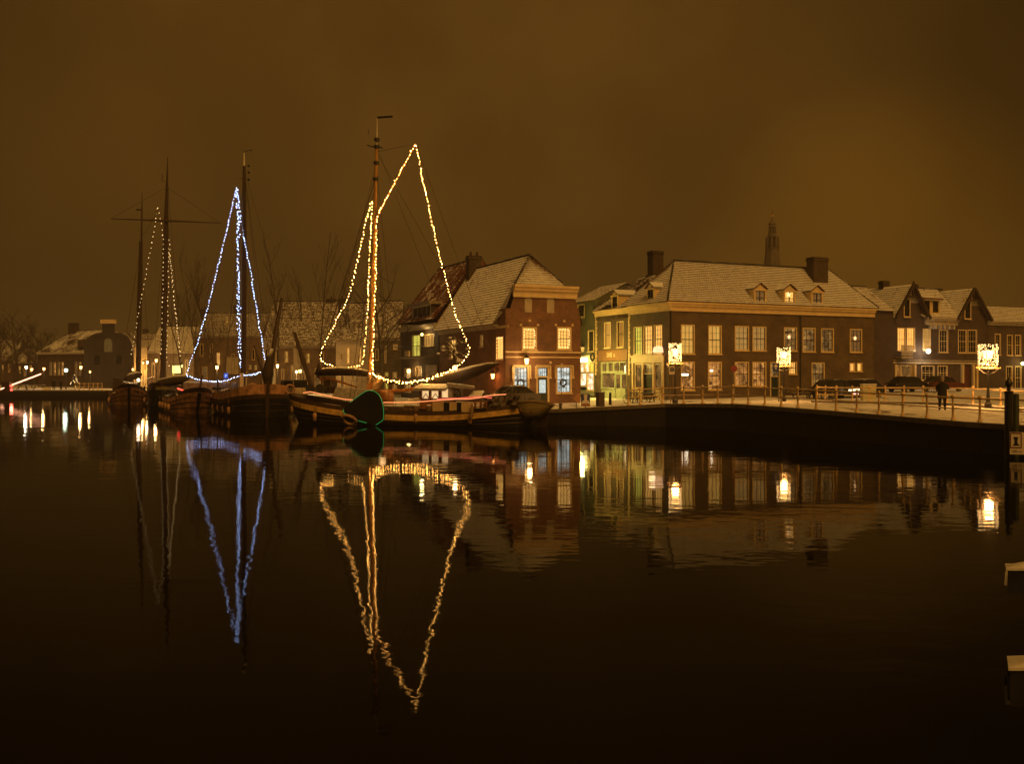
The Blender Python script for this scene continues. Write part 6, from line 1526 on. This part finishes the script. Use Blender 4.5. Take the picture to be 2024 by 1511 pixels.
# ---------------------------------------------------------------- quay furniture
def box_thing(name, label, cat, c, size, rz, mat, part='body', cap=None):
    root = thing(name, label, cat, c, 0)
    mb = MB(); mb.box(Vector(c) + Vector((0, 0, size[2] / 2)), size, rz); mb.build(part, mat, root)
    mb = MB(); mb.box(Vector(c) + Vector((0, 0, size[2] + .03)), (size[0] + .06, size[1] + .06, .06), rz); mb.build('lid', cap or snowy('cabinet lid snow ' + label[:6], (.1, .1, .08), .9), root)
    return root
q = gp(1186.5, 69.8); cab = box_thing('cabinet', 'dark narrow electrical cabinet standing before the green shop front', 'cabinet', q, (.48, .4, .98), TH, M('cabinet brown', (.045, .028, .015), .6, .2, 3))
mb = MB(); mb.box(q + Vector((.05, -.215, .5)), (.36, .02, .78), TH); mb.build('cabinet_door', m_wood_dark, cab)
q = gp(1206, 73.5); root = thing('bollard', 'short dark square bollard before the green shop front', 'bollard', q); mb = MB(); mb.hexa([q + Vector(v) for v in ((-.1, -.1, 0), (.1, -.1, 0), (.1, .1, 0), (-.1, .1, 0), (-.08, -.08, .92), (.08, -.08, .92), (.08, .08, .92), (-.08, .08, .92))]); mb.box(q + Vector((0, 0, .74)), (.19, .19, .05)); mb.build('post', m_black, root)
# pale cabinet made of boards behind the railing
q = gp(1716, 74.5); root = thing('slatted_cabinet', 'pale yellowish slatted cabinet behind the railing at the end of the corner house', 'cabinet', q)
for k in range(5):
    mb = MB(); mb.box(q + Vector((0, 0, .12 + k * .24)), (1.0, .6, .215)); mb.build('board', M('cabinet board', (.50, .47, .27), .5, .12, 2) if k == 0 else bpy.data.materials['cabinet board'], root)
mb = MB(); mb.box(q + Vector((0, .02, .6)), (.9, .5, 1.18)); mb.build('core', m_wood_dark, root); mb = MB(); mb.box(q + Vector((0, 0, 1.24)), (1.06, .66, .06)); mb.build('snow_cap', m_snow, root)
# signs
def sign_post(base, h, root, r=.035):
    mb = MB(); mb.tube([base, base + Vector((0, 0, h))], r, 7); mb.build('pole', m_lead, root)
m_blue = M('sign blue', (.03, .05, .20), .4, .1, 3); m_signwhite = M('sign white', (.70, .62, .52), .4, .08, 3); m_signred = M('sign red', (.12, .015, .012), .4, .1, 3); m_arrow = M('sign arrow pinkish', (.50, .26, .14), .5, .1, 3)
fQ = Face(at(1130, 69.3, 0).xy, (1, 0.05))
root = thing('direction_sign', 'pale arrow board pointing left next to the blue waterway sign', 'sign', fQ.W(1140, 800))
mb = MB(); P_ = [(1133, 788.5), (1142, 778.5), (1147, 778), (1147, 797), (1141, 797)]
fr0 = [fQ.W(x, y, .03) for x, y in P_]; bk0 = [fQ.W(x, y, .0) for x, y in P_]; mb.poly(fr0); mb.poly(bk0[::-1])
for k in range(5): mb.poly([fr0[k], bk0[k], bk0[(k + 1) % 5], fr0[(k + 1) % 5]])
mb.build('board', m_arrow, root); mb = MB(); mb.tube([fQ.W(1139, 795, -.04), fQ.W(1139, 808, -.04)], .03, 5); mb.build('pole', m_iron, root)
root = thing('waterway_sign', 'blue waterway sign with a pale bollard symbol on the quay edge', 'sign', fQ.W(1157, 806))
mb = MB(); fQ.pbox(mb, 1148.5, 778.5, 1166.5, 797, 0, .03); mb.build('board', m_blue, root)
mb = MB(); fQ.pbox(mb, 1148.5, 797.6, 1166.5, 804, 0, .03); mb.build('sub_board', M('sign brownish', (.28, .13, .08), .5, .1, 3), root)
sym = [(1150.5, 795.5), (1164.5, 795.5), (1164.5, 793.6), (1161, 792), (1159.6, 789), (1161.5, 786.6), (1159.8, 785), (1161.6, 783), (1160.5, 780.6), (1154.5, 780.6), (1153.4, 783), (1155.2, 785), (1153.6, 786.6), (1155.4, 789), (1154, 792), (1150.5, 793.6)]
mb = MB(); mb.poly([fQ.W(x, y, .036) for x, y in sym][::-1]); mb.build('symbol', m_signwhite, root); mb = MB(); fQ.pbox(mb, 1149.2, 779.2, 1165.8, 779.9, .031, .037); fQ.pbox(mb, 1149.2, 796, 1165.8, 796.6, .031, .037); mb.build('border', m_signwhite, root)
mb = MB(); mb.tube([fQ.W(1157, 803, -.04), fQ.W(1157, 812, -.04)], .04, 5); mb.build('pole', m_iron, root)
q = gp(1110, 74.2); root = thing('parking_sign', 'thin sign pole in front of the right window of the stepped brick house', 'sign', q); sign_post(q, pt(1110, 718, 74.2).z - q.z, root, .03); mb = MB(); mb.box(pt(1110.5, 724, 74.15), (.16, .03, .36)); mb.build('plate', m_signwhite, root)
q = gp(1041, 77.2); root = thing('lamp_pole', 'thin dark pole standing before the lantern of the stepped brick house', 'pole', q); sign_post(q, pt(1041, 726, 77.2).z - q.z, root, .03)
fS = Face(at(1322, 67.6, 0).xy, (1, 0))
q = gp(1329, 67.8); root = thing('parking_ban_sign', 'pale rectangular sign with dark round parking ban mark under the left light box', 'sign', q); sign_post(Vector((q.x - .12, q.y + .05, q.z)), pt(1329, 728, 67.8).z - q.z, root, .035)
mb = MB(); fS.pbox(mb, 1322.5, 723.5, 1333.5, 740.5, 0, .03); mb.build('board', m_signwhite, root)
cs_, cz_ = fS.px(1328.2, 731.3)
def disc(f, s, z, r, o, n=20): return [f.P(s + r * math.cos(2 * math.pi * k / n), z + r * math.sin(2 * math.pi * k / n), o) for k in range(n)]
mb = MB(); mb.poly(disc(fS, cs_, cz_, .155, .034)); mb.build('ring', m_signred, root); mb = MB(); mb.poly(disc(fS, cs_, cz_, .125, .037)); mb.build('disc', m_blue, root)
me = text_mesh('E', .2, .003); me.materials.append(m_signwhite); o = bpy.data.objects.new('lettering', me); link(o, root); o.matrix_basis = Matrix.Translation(fS.P(cs_, cz_ - .07, .042)) @ Matrix(((1, 0, 0), (0, 0, -1), (0, 1, 0))).to_4x4()
fB2 = Face(at(1528, 71.0, 0).xy, (1, 0))
q = gp(1540, 71); root = thing('one_way_sign', 'square blue sign with a white arrow beside the door of the corner house', 'sign', q); sign_post(Vector((q.x, q.y + .05, q.z)), pt(1540, 716, 71).z - q.z, root, .04)
mb = MB(); fB2.pbox(mb, 1527, 718, 1540, 736, 0, .03); mb.build('board', m_blue, root)
ar = [(1532.6, 730.5), (1534.6, 730.5), (1534.6, 725.5), (1538.4, 725.5), (1533.6, 719.6), (1528.8, 725.5), (1532.6, 725.5)]
mb = MB(); mb.poly([fB2.W(x, y, .036) for x, y in ar]); mb.build('arrow', m_signwhite, root)
q = gp(1451, 74); root = thing('round_sign', 'dark red round sign on a pole before the third window pair of the corner house', 'sign', q); sign_post(q, pt(1451, 724, 74).z - q.z, root, .03)
fR = Face(at(1440, 73.9, 0).xy, (1, 0)); s_, z_ = fR.px(1451, 729); mb = MB(); mb.poly(disc(fR, s_, z_, .25, .0)); mb.poly(disc(fR, s_, z_, .25, -.03)[::-1]); mb.build('disc', m_signred, root)
q = gp(446, 126); root = thing('blue_sign', 'lit blue parking sign with white letter over the blue light strings', 'sign', q); sign_post(q, pt(446, 747, 126).z - q.z, root, .05)
mb = MB(); mb.box(pt(446.5, 743, 125.9), (.52, .06, .66), .3); mb.build('board', p_sign_blue, root)
me = text_mesh('P', .5, .01); me.materials.append(E('sign letter', (.8, .85, 1), 1.0)); o = bpy.data.objects.new('lettering', me); link(o, root); o.matrix_basis = Matrix.Translation(pt(446.5, 746, 125.84)) @ Matrix(((1, 0, 0), (0, 0, -1), (0, 1, 0))).to_4x4()
# cleat on the quay
q = on_edge(1108, .35); root = thing('mooring_bollard', 'small iron mooring bollard on the snowy quay beside the dinghy', 'bollard', q); mb = MB(); mb.lathe(q, [(.14, 0), (.1, .08), (.09, .26), (.15, .3), (.15, .36), (.05, .4)], 9); mb.build('post', m_iron, root); mb = MB(); mb.tube([q + Vector((0, 0, .2)), fD.W(1085, 800, .3)], .03, 5); mb.build('mooring_line', m_rope, root)
# snowy picnic benches before the door of the corner house
def make_bench():
    b_ = thing('picnic_bench', None, 'bench')
    m_bench = snowy('bench wood snow', (.07, .045, .025), .95, 2.0)
    for y, z in ((-.75, .45), (-.55, .45), (.55, .45), (.75, .45), (-.3, .75), (-.1, .75), (.1, .75), (.3, .75)):
        mb = MB(); mb.box((0, y, z), (1.9, .17, .07)); mb.build('board', m_bench, b_, False)
    for x in (-.7, .7):
        mb = MB(); mb.tube([(x, -.7, 0), (x, -.22, .72)], .05, 4); mb.tube([(x, .7, 0), (x, .22, .72)], .05, 4); mb.tube([(x, -.85, .4), (x, .85, .4)], .045, 4); mb.build('trestle', m_wood_dark, b_, False)
    return b_
pb = make_bench()
for k, (x, d, r, lab) in enumerate([(1572, 79.5, TH, 'snow covered picnic bench nearest the door of the corner house'), (1600, 80.5, TH + .1, 'snow covered picnic bench next to the black car'), (1272, 79.5, -TH, 'snow dusted picnic bench before the pilastered shop front')]):
    place(pb, k == 0, gp(x, d), r, lab, 'picnic benches outside the corner house')
# bicycles
def make_bike():
    b_ = thing('bicycle', None, 'bicycle')
    for x in (-.52, .52):
        mb = MB(); mb.torus((x, 0, .34), .32, .022, (1, 0, 0), (0, 0, 1), 18, 5); w_ = mb.build('wheel', m_rubber, b_, False)
        mb = MB()
        for k in range(6): t_ = k * math.pi / 6; mb.tube([(x - .31 * math.cos(t_), 0, .34 - .31 * math.sin(t_)), (x + .31 * math.cos(t_), 0, .34 + .31 * math.sin(t_))], .004, 3)
        mb.build('spokes', m_lead, w_, False)
    mb = MB()
    for a, c in (((-.52, 0, .34), (-.05, 0, .32)), ((-.05, 0, .32), (-.2, 0, .86)), ((-.52, 0, .34), (-.17, 0, .75)), ((-.05, 0, .32), (.36, 0, .8)), ((-.17, 0, .72), (.36, 0, .84)), ((.52, 0, .34), (.34, 0, .95))): mb.tube([a, c], .018, 5)
    mb.build('frame', m_iron, b_, False)
    mb = MB(); mb.tube([(.2, -.27, 1.02), (.33, -.1, 1.05), (.34, 0, .98), (.33, .1, 1.05), (.2, .27, 1.02)], .014, 5); mb.build('handlebar', m_lead, b_, False)
    mb = MB(); mb.ball((-.22, 0, .92), .12, 8, 5, (1.2, .8, .4)); mb.build('saddle', snowy('saddle snow', (.02, .02, .02), .9), b_, False)
    return b_
bk = make_bike()
for k, (x, d, r, lab) in enumerate([(1251, 78.0, .3, 'bicycle parked at the left pilaster of the side shop front'), (1262, 77.2, .5, 'bicycle parked beside the snow dusted picnic bench'), (1298, 76.5, .2, 'bicycle leaning near the right pilaster of the side shop front'), (1633, 76.0, TH, 'bicycle standing between the picnic benches and the black car'), (1838, 90, TH, 'bicycle parked before the wide ground floor window of the villa')]):
    place(bk, k == 0, gp(x, d), r, lab, 'bicycles parked along the street')
# ---------------------------------------------------------------- piles, fender beams and the red bordered sign at the right edge
X, D_ = at(1985.5, 42.0, 0).x, 42.0
root = thing('mooring_pile', 'tall dark mooring pile with a round finial standing against the quay wall', 'mooring pile', (X, D_ - .35, -1))
zt_ = pt(1985, 776, 41.7).z
mb = MB(); mb.lathe((X, D_ - .35, 0), [(.17, -1.5), (.165, zt_ - .05), (.19, zt_), (.19, zt_ + .05), (.12, zt_ + .07)], 12); mb.build('pole', m_black, root, smooth=False)
mb = MB(); mb.lathe((X, D_ - .35, zt_ + .07), [(.06, 0), (.1, .06), (.06, .12), (.14, .22), (.16, .32), (.12, .42), (.05, .48), (.07, .52), (.02, .58)], 12); mb.build('finial', m_iron, root, smooth=True)
mb = MB(); mb.lathe((X + .42, D_ - .1, 0), [(.14, -1.5), (.14, zt_ - .1), (.1, zt_ - .06)], 10); mb.build('green_pole', M('pole green', (.035, .045, .02), .6, .3, 3), root)
fW = Face(at(1994, 41.3, 0).xy, (1, -.35))
root = thing('mooring_ban_sign', 'white sign with red border and black bollard symbol hung on the quay wall', 'sign', fW.W(2012, 890))
mb = MB(); fW.pbox(mb, 1996, 855, 2034, 899, -.03, .0); mb.build('board', m_signwhite, root)
mb = MB(); fW.pbox(mb, 1996.6, 856, 1998.4, 886.5, .002, .008); fW.pbox(mb, 2017.5, 856, 2019.5, 886.5, .002, .008); fW.pbox(mb, 1998.5, 855.6, 2017.4, 858, .002, .008); fW.pbox(mb, 1998.5, 884.4, 2017.4, 886.6, .002, .008); mb.build('border', m_signred, root)
sy = [(2001.5, 881.8), (2015.5, 881.8), (2015.5, 880), (2012, 878.6), (2011, 873), (2011.4, 869), (2013, 866), (2012.5, 864.4), (2003.5, 864.4), (2002.5, 866), (2004.8, 869), (2005, 873), (2004.6, 878.6), (2001.5, 880)]
mb = MB(); mb.poly([fW.W(x, y, .006) for x, y in sy]); mb.build('symbol', m_black, root)
mb = MB(); fW.pbox(mb, 1998, 901, 2006, 930, -.03, -.005) if False else None
me = text_mesh('100 m', .16, .002); me.materials.append(m_black); o = bpy.data.objects.new('lettering', me); link(o, root); o.matrix_basis = Matrix.Translation(fW.W(2009, 895.5, .006)) @ Matrix(((fW.u.x, 0, fW.n.x), (fW.u.y, 0, fW.n.y), (0, 1, 0))).to_4x4()
m_oldsnow = M('snow old', (.50, .48, .44), .85, .2, 6.0, .03)
for i, (x0, y0, d, lab) in enumerate([(1991, 1126, 13.2, 'snow capped end of a dark fender beam, upper one at the right edge'), (1997, 1322, 8.75, 'snow capped end of a dark fender beam, lower one at the right edge')]):
    z_ = pt(x0, y0, d).z; xl = at(x0, d, 0).x; w, L_ = .34, 3.2
    root = thing('fender_beam', lab, 'fender beam', (xl + L_ / 2, d + w / 2, z_), 0, 'fender beams over the water')
    k_ = xl / d * w                                 # the beam runs a little away from square
    mb = MB(); mb.hexa([(xl, d, z_ - w), (xl + L_, d, z_ - w), (xl + L_ + k_, d + w, z_ - w), (xl + k_, d + w, z_ - w), (xl, d, z_), (xl + L_, d, z_), (xl + L_ + k_, d + w, z_), (xl + k_, d + w, z_)]); mb.build('beam', m_black, root)
    for s_ in (1.5, 2.9):
        mb = MB(); mb.tube([(xl + s_, d + w + .15, -1.5), (xl + s_, d + w + .15, z_ + .3)], .15, 10); mb.build('post', m_black, root)
    mb = MB(); n = 14; rr = random.Random(i)
    top = [[(xl - .03 + k_ * j / 3 + (L_ + .03) * k / n, d - .025 + (w + .03) * j / 3, z_ + (.012 if j in (0, 3) or k == 0 else .05) + rr.uniform(-.006, .01)) for j in range(4)] for k in range(n + 1)]
    for k in range(n):
        for j in range(3): mb.poly([top[k][j], top[k + 1][j], top[k + 1][j + 1], top[k][j + 1]])
        mb.poly([(top[k][0][0], d - .025, z_ - .015), (top[k + 1][0][0], d - .025, z_ - .015), top[k + 1][0], top[k][0]])
    mb.poly([(xl - .03, d - .025, z_ - .015), top[0][0], top[0][1], top[0][2], top[0][3], (xl - .03 + k_, d + w, z_ - .015)])
    if i == 0: mb.hexa([(xl - .03, d + .02, z_ - .22), (xl - .002, d, z_ - .22), (xl - .002 + k_, d + w, z_ - .22), (xl - .03 + k_, d + w, z_ - .22), (xl - .035, d - .02, z_ - .018), (xl - .002, d - .02, z_ - .018), (xl - .002 + k_, d + w, z_ - .018), (xl - .035 + k_, d + w, z_ - .018)])
    mb.build('snow_cap', m_oldsnow, root)
# ---------------------------------------------------------------- people
def body_mesh(verts, edges, radii, root_i, name):
    me = bpy.data.meshes.new(name); me.from_pydata(verts, edges, [])
    o = bpy.data.objects.new(name, me); COL.objects.link(o)
    md = o.modifiers.new('skin', 'SKIN'); md.branch_smoothing = .6
    for i, v in enumerate(me.skin_vertices[0].data): v.radius = radii[i]; v.use_root = (i == root_i)
    o.modifiers.new('sub', 'SUBSURF').levels = 2
    bpy.context.view_layer.update()
    me2 = bpy.data.meshes.new_from_object(o.evaluated_get(bpy.context.evaluated_depsgraph_get()))
    bpy.data.objects.remove(o)
    return me2
def person(label, loc, rot, phone=False, scale=1.0):
    # local: facing +Y, x to the right
    V_ = [(0, 0, .95), (0, .01, 1.15), (0, 0, 1.36), (0, .01, 1.50), (0, .02, 1.60), (0, .03, 1.70),
          (-.1, 0, .9), (-.12, .02, .5), (-.13, -.01, .1), (-.14, .13, .05), (.1, 0, .9), (.12, .03, .5), (.13, 0, .1), (.14, .14, .05)]
    E_ = [(0, 1), (1, 2), (2, 3), (3, 4), (4, 5), (0, 6), (6, 7), (7, 8), (8, 9), (0, 10), (10, 11), (11, 12), (12, 13)]
    R_ = [(.2, .15), (.2, .15), (.2, .13), (.065, .065), (.085, .1), (.075, .09), (.13, .13), (.085, .085), (.06, .06), (.05, .045), (.13, .13), (.085, .085), (.06, .06), (.05, .045)]
    if phone: arms = [[(-.2, 0, 1.38), (-.3, .08, 1.12), (-.12, .32, 1.36), (-.05, .40, 1.48)], [(.2, 0, 1.38), (.31, .08, 1.12), (.13, .32, 1.36), (.06, .40, 1.48)]]
    else: arms = [[(-.2, 0, 1.38), (-.27, -.02, 1.1), (-.26, .08, .86), (-.25, .11, .77)], [(.2, 0, 1.38), (.27, -.02, 1.1), (.26, .08, .86), (.25, .11, .77)]]
    for a in arms:
        b = len(V_); V_ += a; E_ += [(2, b), (b, b + 1), (b + 1, b + 2), (b + 2, b + 3)]; R_ += [(.085, .085), (.062, .062), (.045, .045), (.04, .028)]
        h = Vector(a[3]); w = (h - Vector(a[2])).normalized(); sd = Vector((1, 0, 0))
        for k, (dx, ln) in enumerate(((-.028, .075), (-.01, .09), (.01, .085), (.028, .07))):
            b2 = len(V_); V_ += [tuple(h + sd * dx + w * .05), tuple(h + sd * dx * 1.1 + w * (.05 + ln))]; E_ += [(b + 3, b2), (b2, b2 + 1)]; R_ += [(.012, .012), (.009, .009)]
        b2 = len(V_); s_ = -1 if a[0][0] > 0 else 1; V_ += [tuple(h + sd * .04 * s_ + w * .01), tuple(h + sd * .06 * s_ + w * .05)]; E_ += [(b + 3, b2), (b2, b2 + 1)]; R_ += [(.014, .014), (.010, .010)]
    me = body_mesh(V_, E_, R_, 0, 'body')
    me.materials.clear(); me.materials.append(m_cloth); me.materials.append(m_skin)
    hand = [Vector(a[3]) for a in arms]
    for p in me.polygons:
        c = p.center; p.material_index = 1 if c.z > 1.53 and abs(c.x) < .13 and c.y < .2 or any((c - h).length < .15 and c.y > h.y - .04 - (0 if phone else .3) and (c.z < .84 or phone) for h in hand) else 0
        p.use_smooth = True
    root = thing('person', label, 'person', loc, rot)
    o = bpy.data.objects.new('body', me); COL.objects.link(o); o.parent = root
    mb = MB(); mb.ball((0, -.01, 1.69), .108, 10, 8, (.92, 1.05, 1.0)); mb.build('hair', m_hair if phone else m_cloth, root, False, True)
    mb = MB(); mb.ball((0, .125, 1.64), .018, 6, 4); mb.build('nose', m_skin, root, False)
    for sg in (-1, 1):
        mb = MB(); mb.ball((sg * .09, .02, 1.645), .028, 6, 4, (.5, .8, 1.2)); mb.build('ear', m_skin, root, False)
        mb = MB(); mb.ball((sg * .035, .112, 1.665), .011, 6, 4); mb.build('eye', m_black, root, False)
    mb = MB(); mb.box((0, .112, 1.595), (.05, .012, .01)); mb.build('mouth', m_brick_red, root, False)
    mb = MB(); mb.lathe((0, 0, 0), [(.24, .62), (.235, .9), (.225, 1.1), (.23, 1.32), (.15, 1.46), (.08, 1.53)], 14)
    mb.v = [(x, y * .72, z) for x, y, z in mb.v]; mb.build('coat', m_cloth, root, False, True)
    root.scale = (scale,) * 3
    return root
pp = gp(1862.5, 51.5); pr = person('grey haired person in dark coat holding up a glowing phone on the roadway', pp, -.42, True, 1.0)
ph = thing('phone', 'small glowing phone held up by the person on the roadway', 'phone', pp)
pc = pp + Matrix.Rotation(-.42, 3, 'Z') @ Vector((.03, .47, 1.53))
mb = MB(); mb.box(pc, (.085, .012, .16), -.42); mb.build('case', m_black, ph); mb = MB(); mb.box(pc + Matrix.Rotation(-.42, 3, 'Z') @ Vector((0, -.009, 0)), (.075, .004, .145), -.42); mb.build('screen', E('phone screen', (.75, .82, 1.0), 3.0), ph)
for x, d, r, lab in ((106.5, 158.9 + 4, .4, 'left one of two dark clothed people on the far left quay'), (120.5, 163.5, -.3, 'right one of two dark clothed people on the far left quay')):
    person(lab, gp(x, d), r, False, 1.02)
# rail and low tables on the far left quay
lq = [gp(x, 163.2) for x in (148, 157, 166, 175, 184, 193, 202)]
railing('low dark railing on the far left quay before the bell gabled house', lq)
for i, (x, lab) in enumerate([(76, 'dark table on the far left quay near the lamps'), (44, 'dark table on the far left quay by the barrier')]):
    q = gp(x, 164); root = thing('terrace_table', lab, 'table', q, 0, 'terrace tables on the far quay'); mb = MB(); mb.box(q + Vector((0, 0, .78)), (2.0, .9, .08)); mb.build('table_top', m_tarp, root)
    for sx in (-.8, .8):
        mb = MB(); mb.tube([q + Vector((sx, -.35, 0)), q + Vector((sx * .6, .1, .75))], .05, 4); mb.tube([q + Vector((sx, .35, 0)), q + Vector((sx * .6, -.1, .75))], .05, 4); mb.build('leg', m_iron, root)
q = gp(92, 163); box_thing('chest', 'white snow covered chest on the far left quay edge', 'chest', q, (1.2, .6, .4), 0, m_white)
fx = pt(148, 748, 170); root = thing('christmas_tree', 'little lit christmas tree before the long low house', 'christmas tree', Vector((fx.x, 170, g(fx.x, 170))))
zb_ = g(fx.x, 170); mb = MB(); mb.lathe((fx.x, 170, zb_), [(.9, .4), (.6, .9), (.7, 1.0), (.4, 1.6), (.45, 1.7), (.05, 2.5)], 9); mb.build('crown', m_garland, root); mb = MB(); mb.tube([(fx.x, 170, zb_), (fx.x, 170, zb_ + .5)], .08, 5); mb.build('trunk', m_bark, root)
mb = MB(); rr = random.Random(3)
for k in range(26):
    h_ = rr.random(); t_ = rr.uniform(0, 6.28); r_ = .85 * (1 - h_) + .05; mb.octa((fx.x + r_ * math.cos(t_), 170 + r_ * math.sin(t_), zb_ + .45 + 2 * h_), .09)
tag(mb.build('bulbs', p_bulb_far, root), kind='stuff')
# ---------------------------------------------------------------- trees
def branchy(label, base, h, spread, seed, levels=4, upright=.7, r0=.16, kids=(3, 5), first=.3, snow_=False, kl=.5):
    rr = random.Random(seed); root = thing('bare_tree', label, 'tree', base)
    tr, cr = MB(), MB()
    def grow(p, d, L_, r, lev, mb):
        n = 4; pts_ = [p]; q = p; dd = d.copy()
        for k in range(n):
            dd = (dd + Vector((rr.uniform(-1, 1), rr.uniform(-1, 1), rr.uniform(-.3, .8) * upright)) * .16).normalized(); q = q + dd * (L_ / n); pts_.append(q)
        mb.tube(pts_, [lerp(r, r * .45, k / n) for k in range(n + 1)], 5 if lev == 0 else 3, False)
        if lev < levels:
            for k in range(rr.randint(*kids) + (4 if lev == 0 else 0)):
                t_ = lerp(first if lev == 0 else .25, 1, rr.random()); i = min(n - 1, int(t_ * n)); s = pts_[i].lerp(pts_[i + 1], t_ * n - i)
                a = rr.uniform(0, 6.28); o_ = Vector((math.cos(a), math.sin(a), rr.uniform(.2, 1.2) * upright * 1.5)).normalized()
                grow(s, (o_ * spread + dd * (1 - spread)).normalized(), L_ * kl * rr.uniform(.75, 1.25) * (1.25 - t_ * .55 if lev == 0 else 1), r * .42, lev + 1, cr)
    grow(Vector(base) - Vector((0, 0, .3)), Vector((0, 0, 1)), h, r0, 0, tr)
    tr.build('trunk', m_bark, root); cr.build('crown', m_bark_snow if snow_ else m_bark, root)
m_bark_snow = snowy('bark with snow', (.05, .035, .02), .9, 3.0, .8, .1, .5)
for i, (x, ytop, d, lab, sp) in enumerate([(550, 480, 128, 'tall slender bare tree just right of the blue lights', .55), (637, 455, 131, 'tallest slender bare tree left of the big mast', .55), (596, 560, 140, 'lower bare tree between the two tall slender ones', .6),
        (395, 560, 146, 'bare tree left of the blue light triangle', .65), (425, 575, 148, 'bare tree inside the blue light triangle', .65), (362, 590, 158, 'bare tree right of the tallest dark mast', .65), (516, 600, 140, 'bare tree behind the leaning spars', .65), (705, 590, 124, 'bare tree behind the warm foresail lights', .6)]):
    b0 = gp(x, d); branchy(lab, b0, pt(x, ytop, d).z - b0.z, sp, 40 + i, 3, 1.3, .12, (5, 8), .25, False, .3 if i < 3 else .42)
b0 = gp(755, 103); branchy('bare street tree right of the varnished mast', b0, pt(755, 600, 103).z - b0.z, .75, 61, 3, .6, .2, (3, 5), .45)
b0 = gp(897, 86.5)
root = thing('pollard_tree', 'pollarded tree with snow clumps in front of the stepped brick house side wall', 'tree', b0)
tr, cr, sn = MB(), MB(), MB(); rr = random.Random(9)
zc_ = pt(897, 690, 86.5).z; tr.tube([b0, b0 + Vector((.05, 0, (zc_ - b0.z) * .6)), Vector((b0.x, b0.y, zc_))], [.17, .14, .11], 7)
for k in range(17):
    a = rr.uniform(0, 6.28); e = rr.uniform(-.45, .95); d = Vector((math.cos(a), math.sin(a) * .7, e)).normalized(); s = Vector((b0.x, b0.y, zc_ + rr.uniform(-.7, .25))); L_ = rr.uniform(.8, 1.5)
    tip = s + d * L_; m_ = s.lerp(tip, .5) + Vector((0, 0, rr.uniform(-.15, .2))); cr.tube([s, m_, tip], [.07, .05, .035], 4, False)
    for j in range(3):
        t2 = tip + Vector((rr.uniform(-.35, .35), rr.uniform(-.3, .3), rr.uniform(-.1, .4))); cr.tube([tip, t2], [.03, .012], 3, False)
    if k % 3 != 2: sn.ball(tip + Vector((0, 0, .06)), rr.uniform(.1, .2), 7, 5, (rr.uniform(.8, 1.6), 1, rr.uniform(.45, .9)))
tr.build('trunk', m_bark, root); cr.build('crown', m_bark_snow, root); tag(sn.build('snow_clumps', m_snow, root), kind='stuff')
# bare trees at the far left edge
for i, (x, ytop, d, lab) in enumerate([(8, 668, 200, 'broad bare dark tree at the very left edge'), (42, 655, 212, 'bare dark tree left of the long low house'), (68, 672, 222, 'smaller bare tree touching the end of the long low house')]):
    b0 = gp(x, d); branchy(lab, b0, pt(x, ytop, d).z - b0.z, .7, 90 + i, 3, .7, .3, (6, 9), .2, False, .5)
# gear lying on the barge decks
def deck_gear(boat, L_, B_, z, seed, n=26):
    rr = random.Random(seed); mb = MB()
    for k in range(n):
        x, y = -rr.uniform(.8, L_ * .8), rr.uniform(-B_ * .38, B_ * .38); q = boat.w(x, y, z); s = rr.uniform(.12, .38)
        if k % 3 == 0: mb.box(q + Vector((0, 0, s * .5)), (s * rr.uniform(.8, 2.4), s, s), rr.uniform(0, 3))
        elif k % 3 == 1: mb.lathe(q, [(s * .45, 0), (s * .5, s), (s * .3, s * 1.15)], 8)
        else: mb.torus(q + Vector((0, 0, .06)), s, .05, (1, 0, 0), (0, 1, 0), 10, 5)
    tag(mb.build('deck_gear', m_gear, boat.root), kind='stuff')
    mb = MB(); prev = {}
    for k in range(9):
        x = -1.0 - (L_ - 2.5) * k / 8
        for sg in (-1, 1):
            q = boat.w(x, sg * B_ * .43, z); mb.tube([q, q + Vector((0, 0, .75))], .022, 4)
            if sg in prev: mb.tube([prev[sg], q + Vector((0, 0, .73))], .012, 3)
            prev[sg] = q + Vector((0, 0, .73))
    tag(mb.build('guard_rail', m_iron, boat.root), kind='stuff')
    for k in range(4):
        x = -2.5 - (L_ - 6) * k / 3
        for sg in (-1, 1):
            q = boat.w(x, sg * (B_ * .5 + .14), .55); mb = MB(); mb.lathe(q, [(.05, -.32), (.14, -.26), (.15, .2), (.05, .3)], 8); mb.tube([q + Vector((0, 0, .3)), q + Vector((0, 0, .9))], .015, 3); mb.build('fender', m_tyre_pale, boat.root, smooth=True)
m_gear = snowy('deck gear', (.16, .10, .05), .8, 1.4)
for bo, L_, B_, z, sd in ((bA, 15, 4.2, 1.35, 1), (bB, 16, 4.4, 1.75, 2), (bC, 14.5, 4.2, 1.35, 3), (bD, 15, 5.0, 1.75, 4), (bE, 18, 3.9, 1.05, 5)): deck_gear(bo, L_, B_, z, sd)
light('deck_glow', bE.w(-6, -1.4, 2.6), 14, (1, .55, .2), .3, bE.root)  # added fill to warm the deck surfaces, no fixture of its own
# ---------------------------------------------------------------- night haze over the harbour
m_haze = bpy.data.materials.new('haze air'); m_haze.use_nodes = True; t = m_haze.node_tree; t.nodes.clear()
o_ = t.nodes.new('ShaderNodeOutputMaterial'); v = t.nodes.new('ShaderNodeVolumePrincipled')
v.inputs['Color'].default_value = (.92, .90, .86, 1); v.inputs['Density'].default_value = .00065; v.inputs['Anisotropy'].default_value = .3
t.links.new(v.outputs[0], o_.inputs['Volume'])
mb = MB(); mb.box((0, 400, 34.5), (1700, 1840, 74)); tag(mb.build('haze', m_haze), kind='stuff')
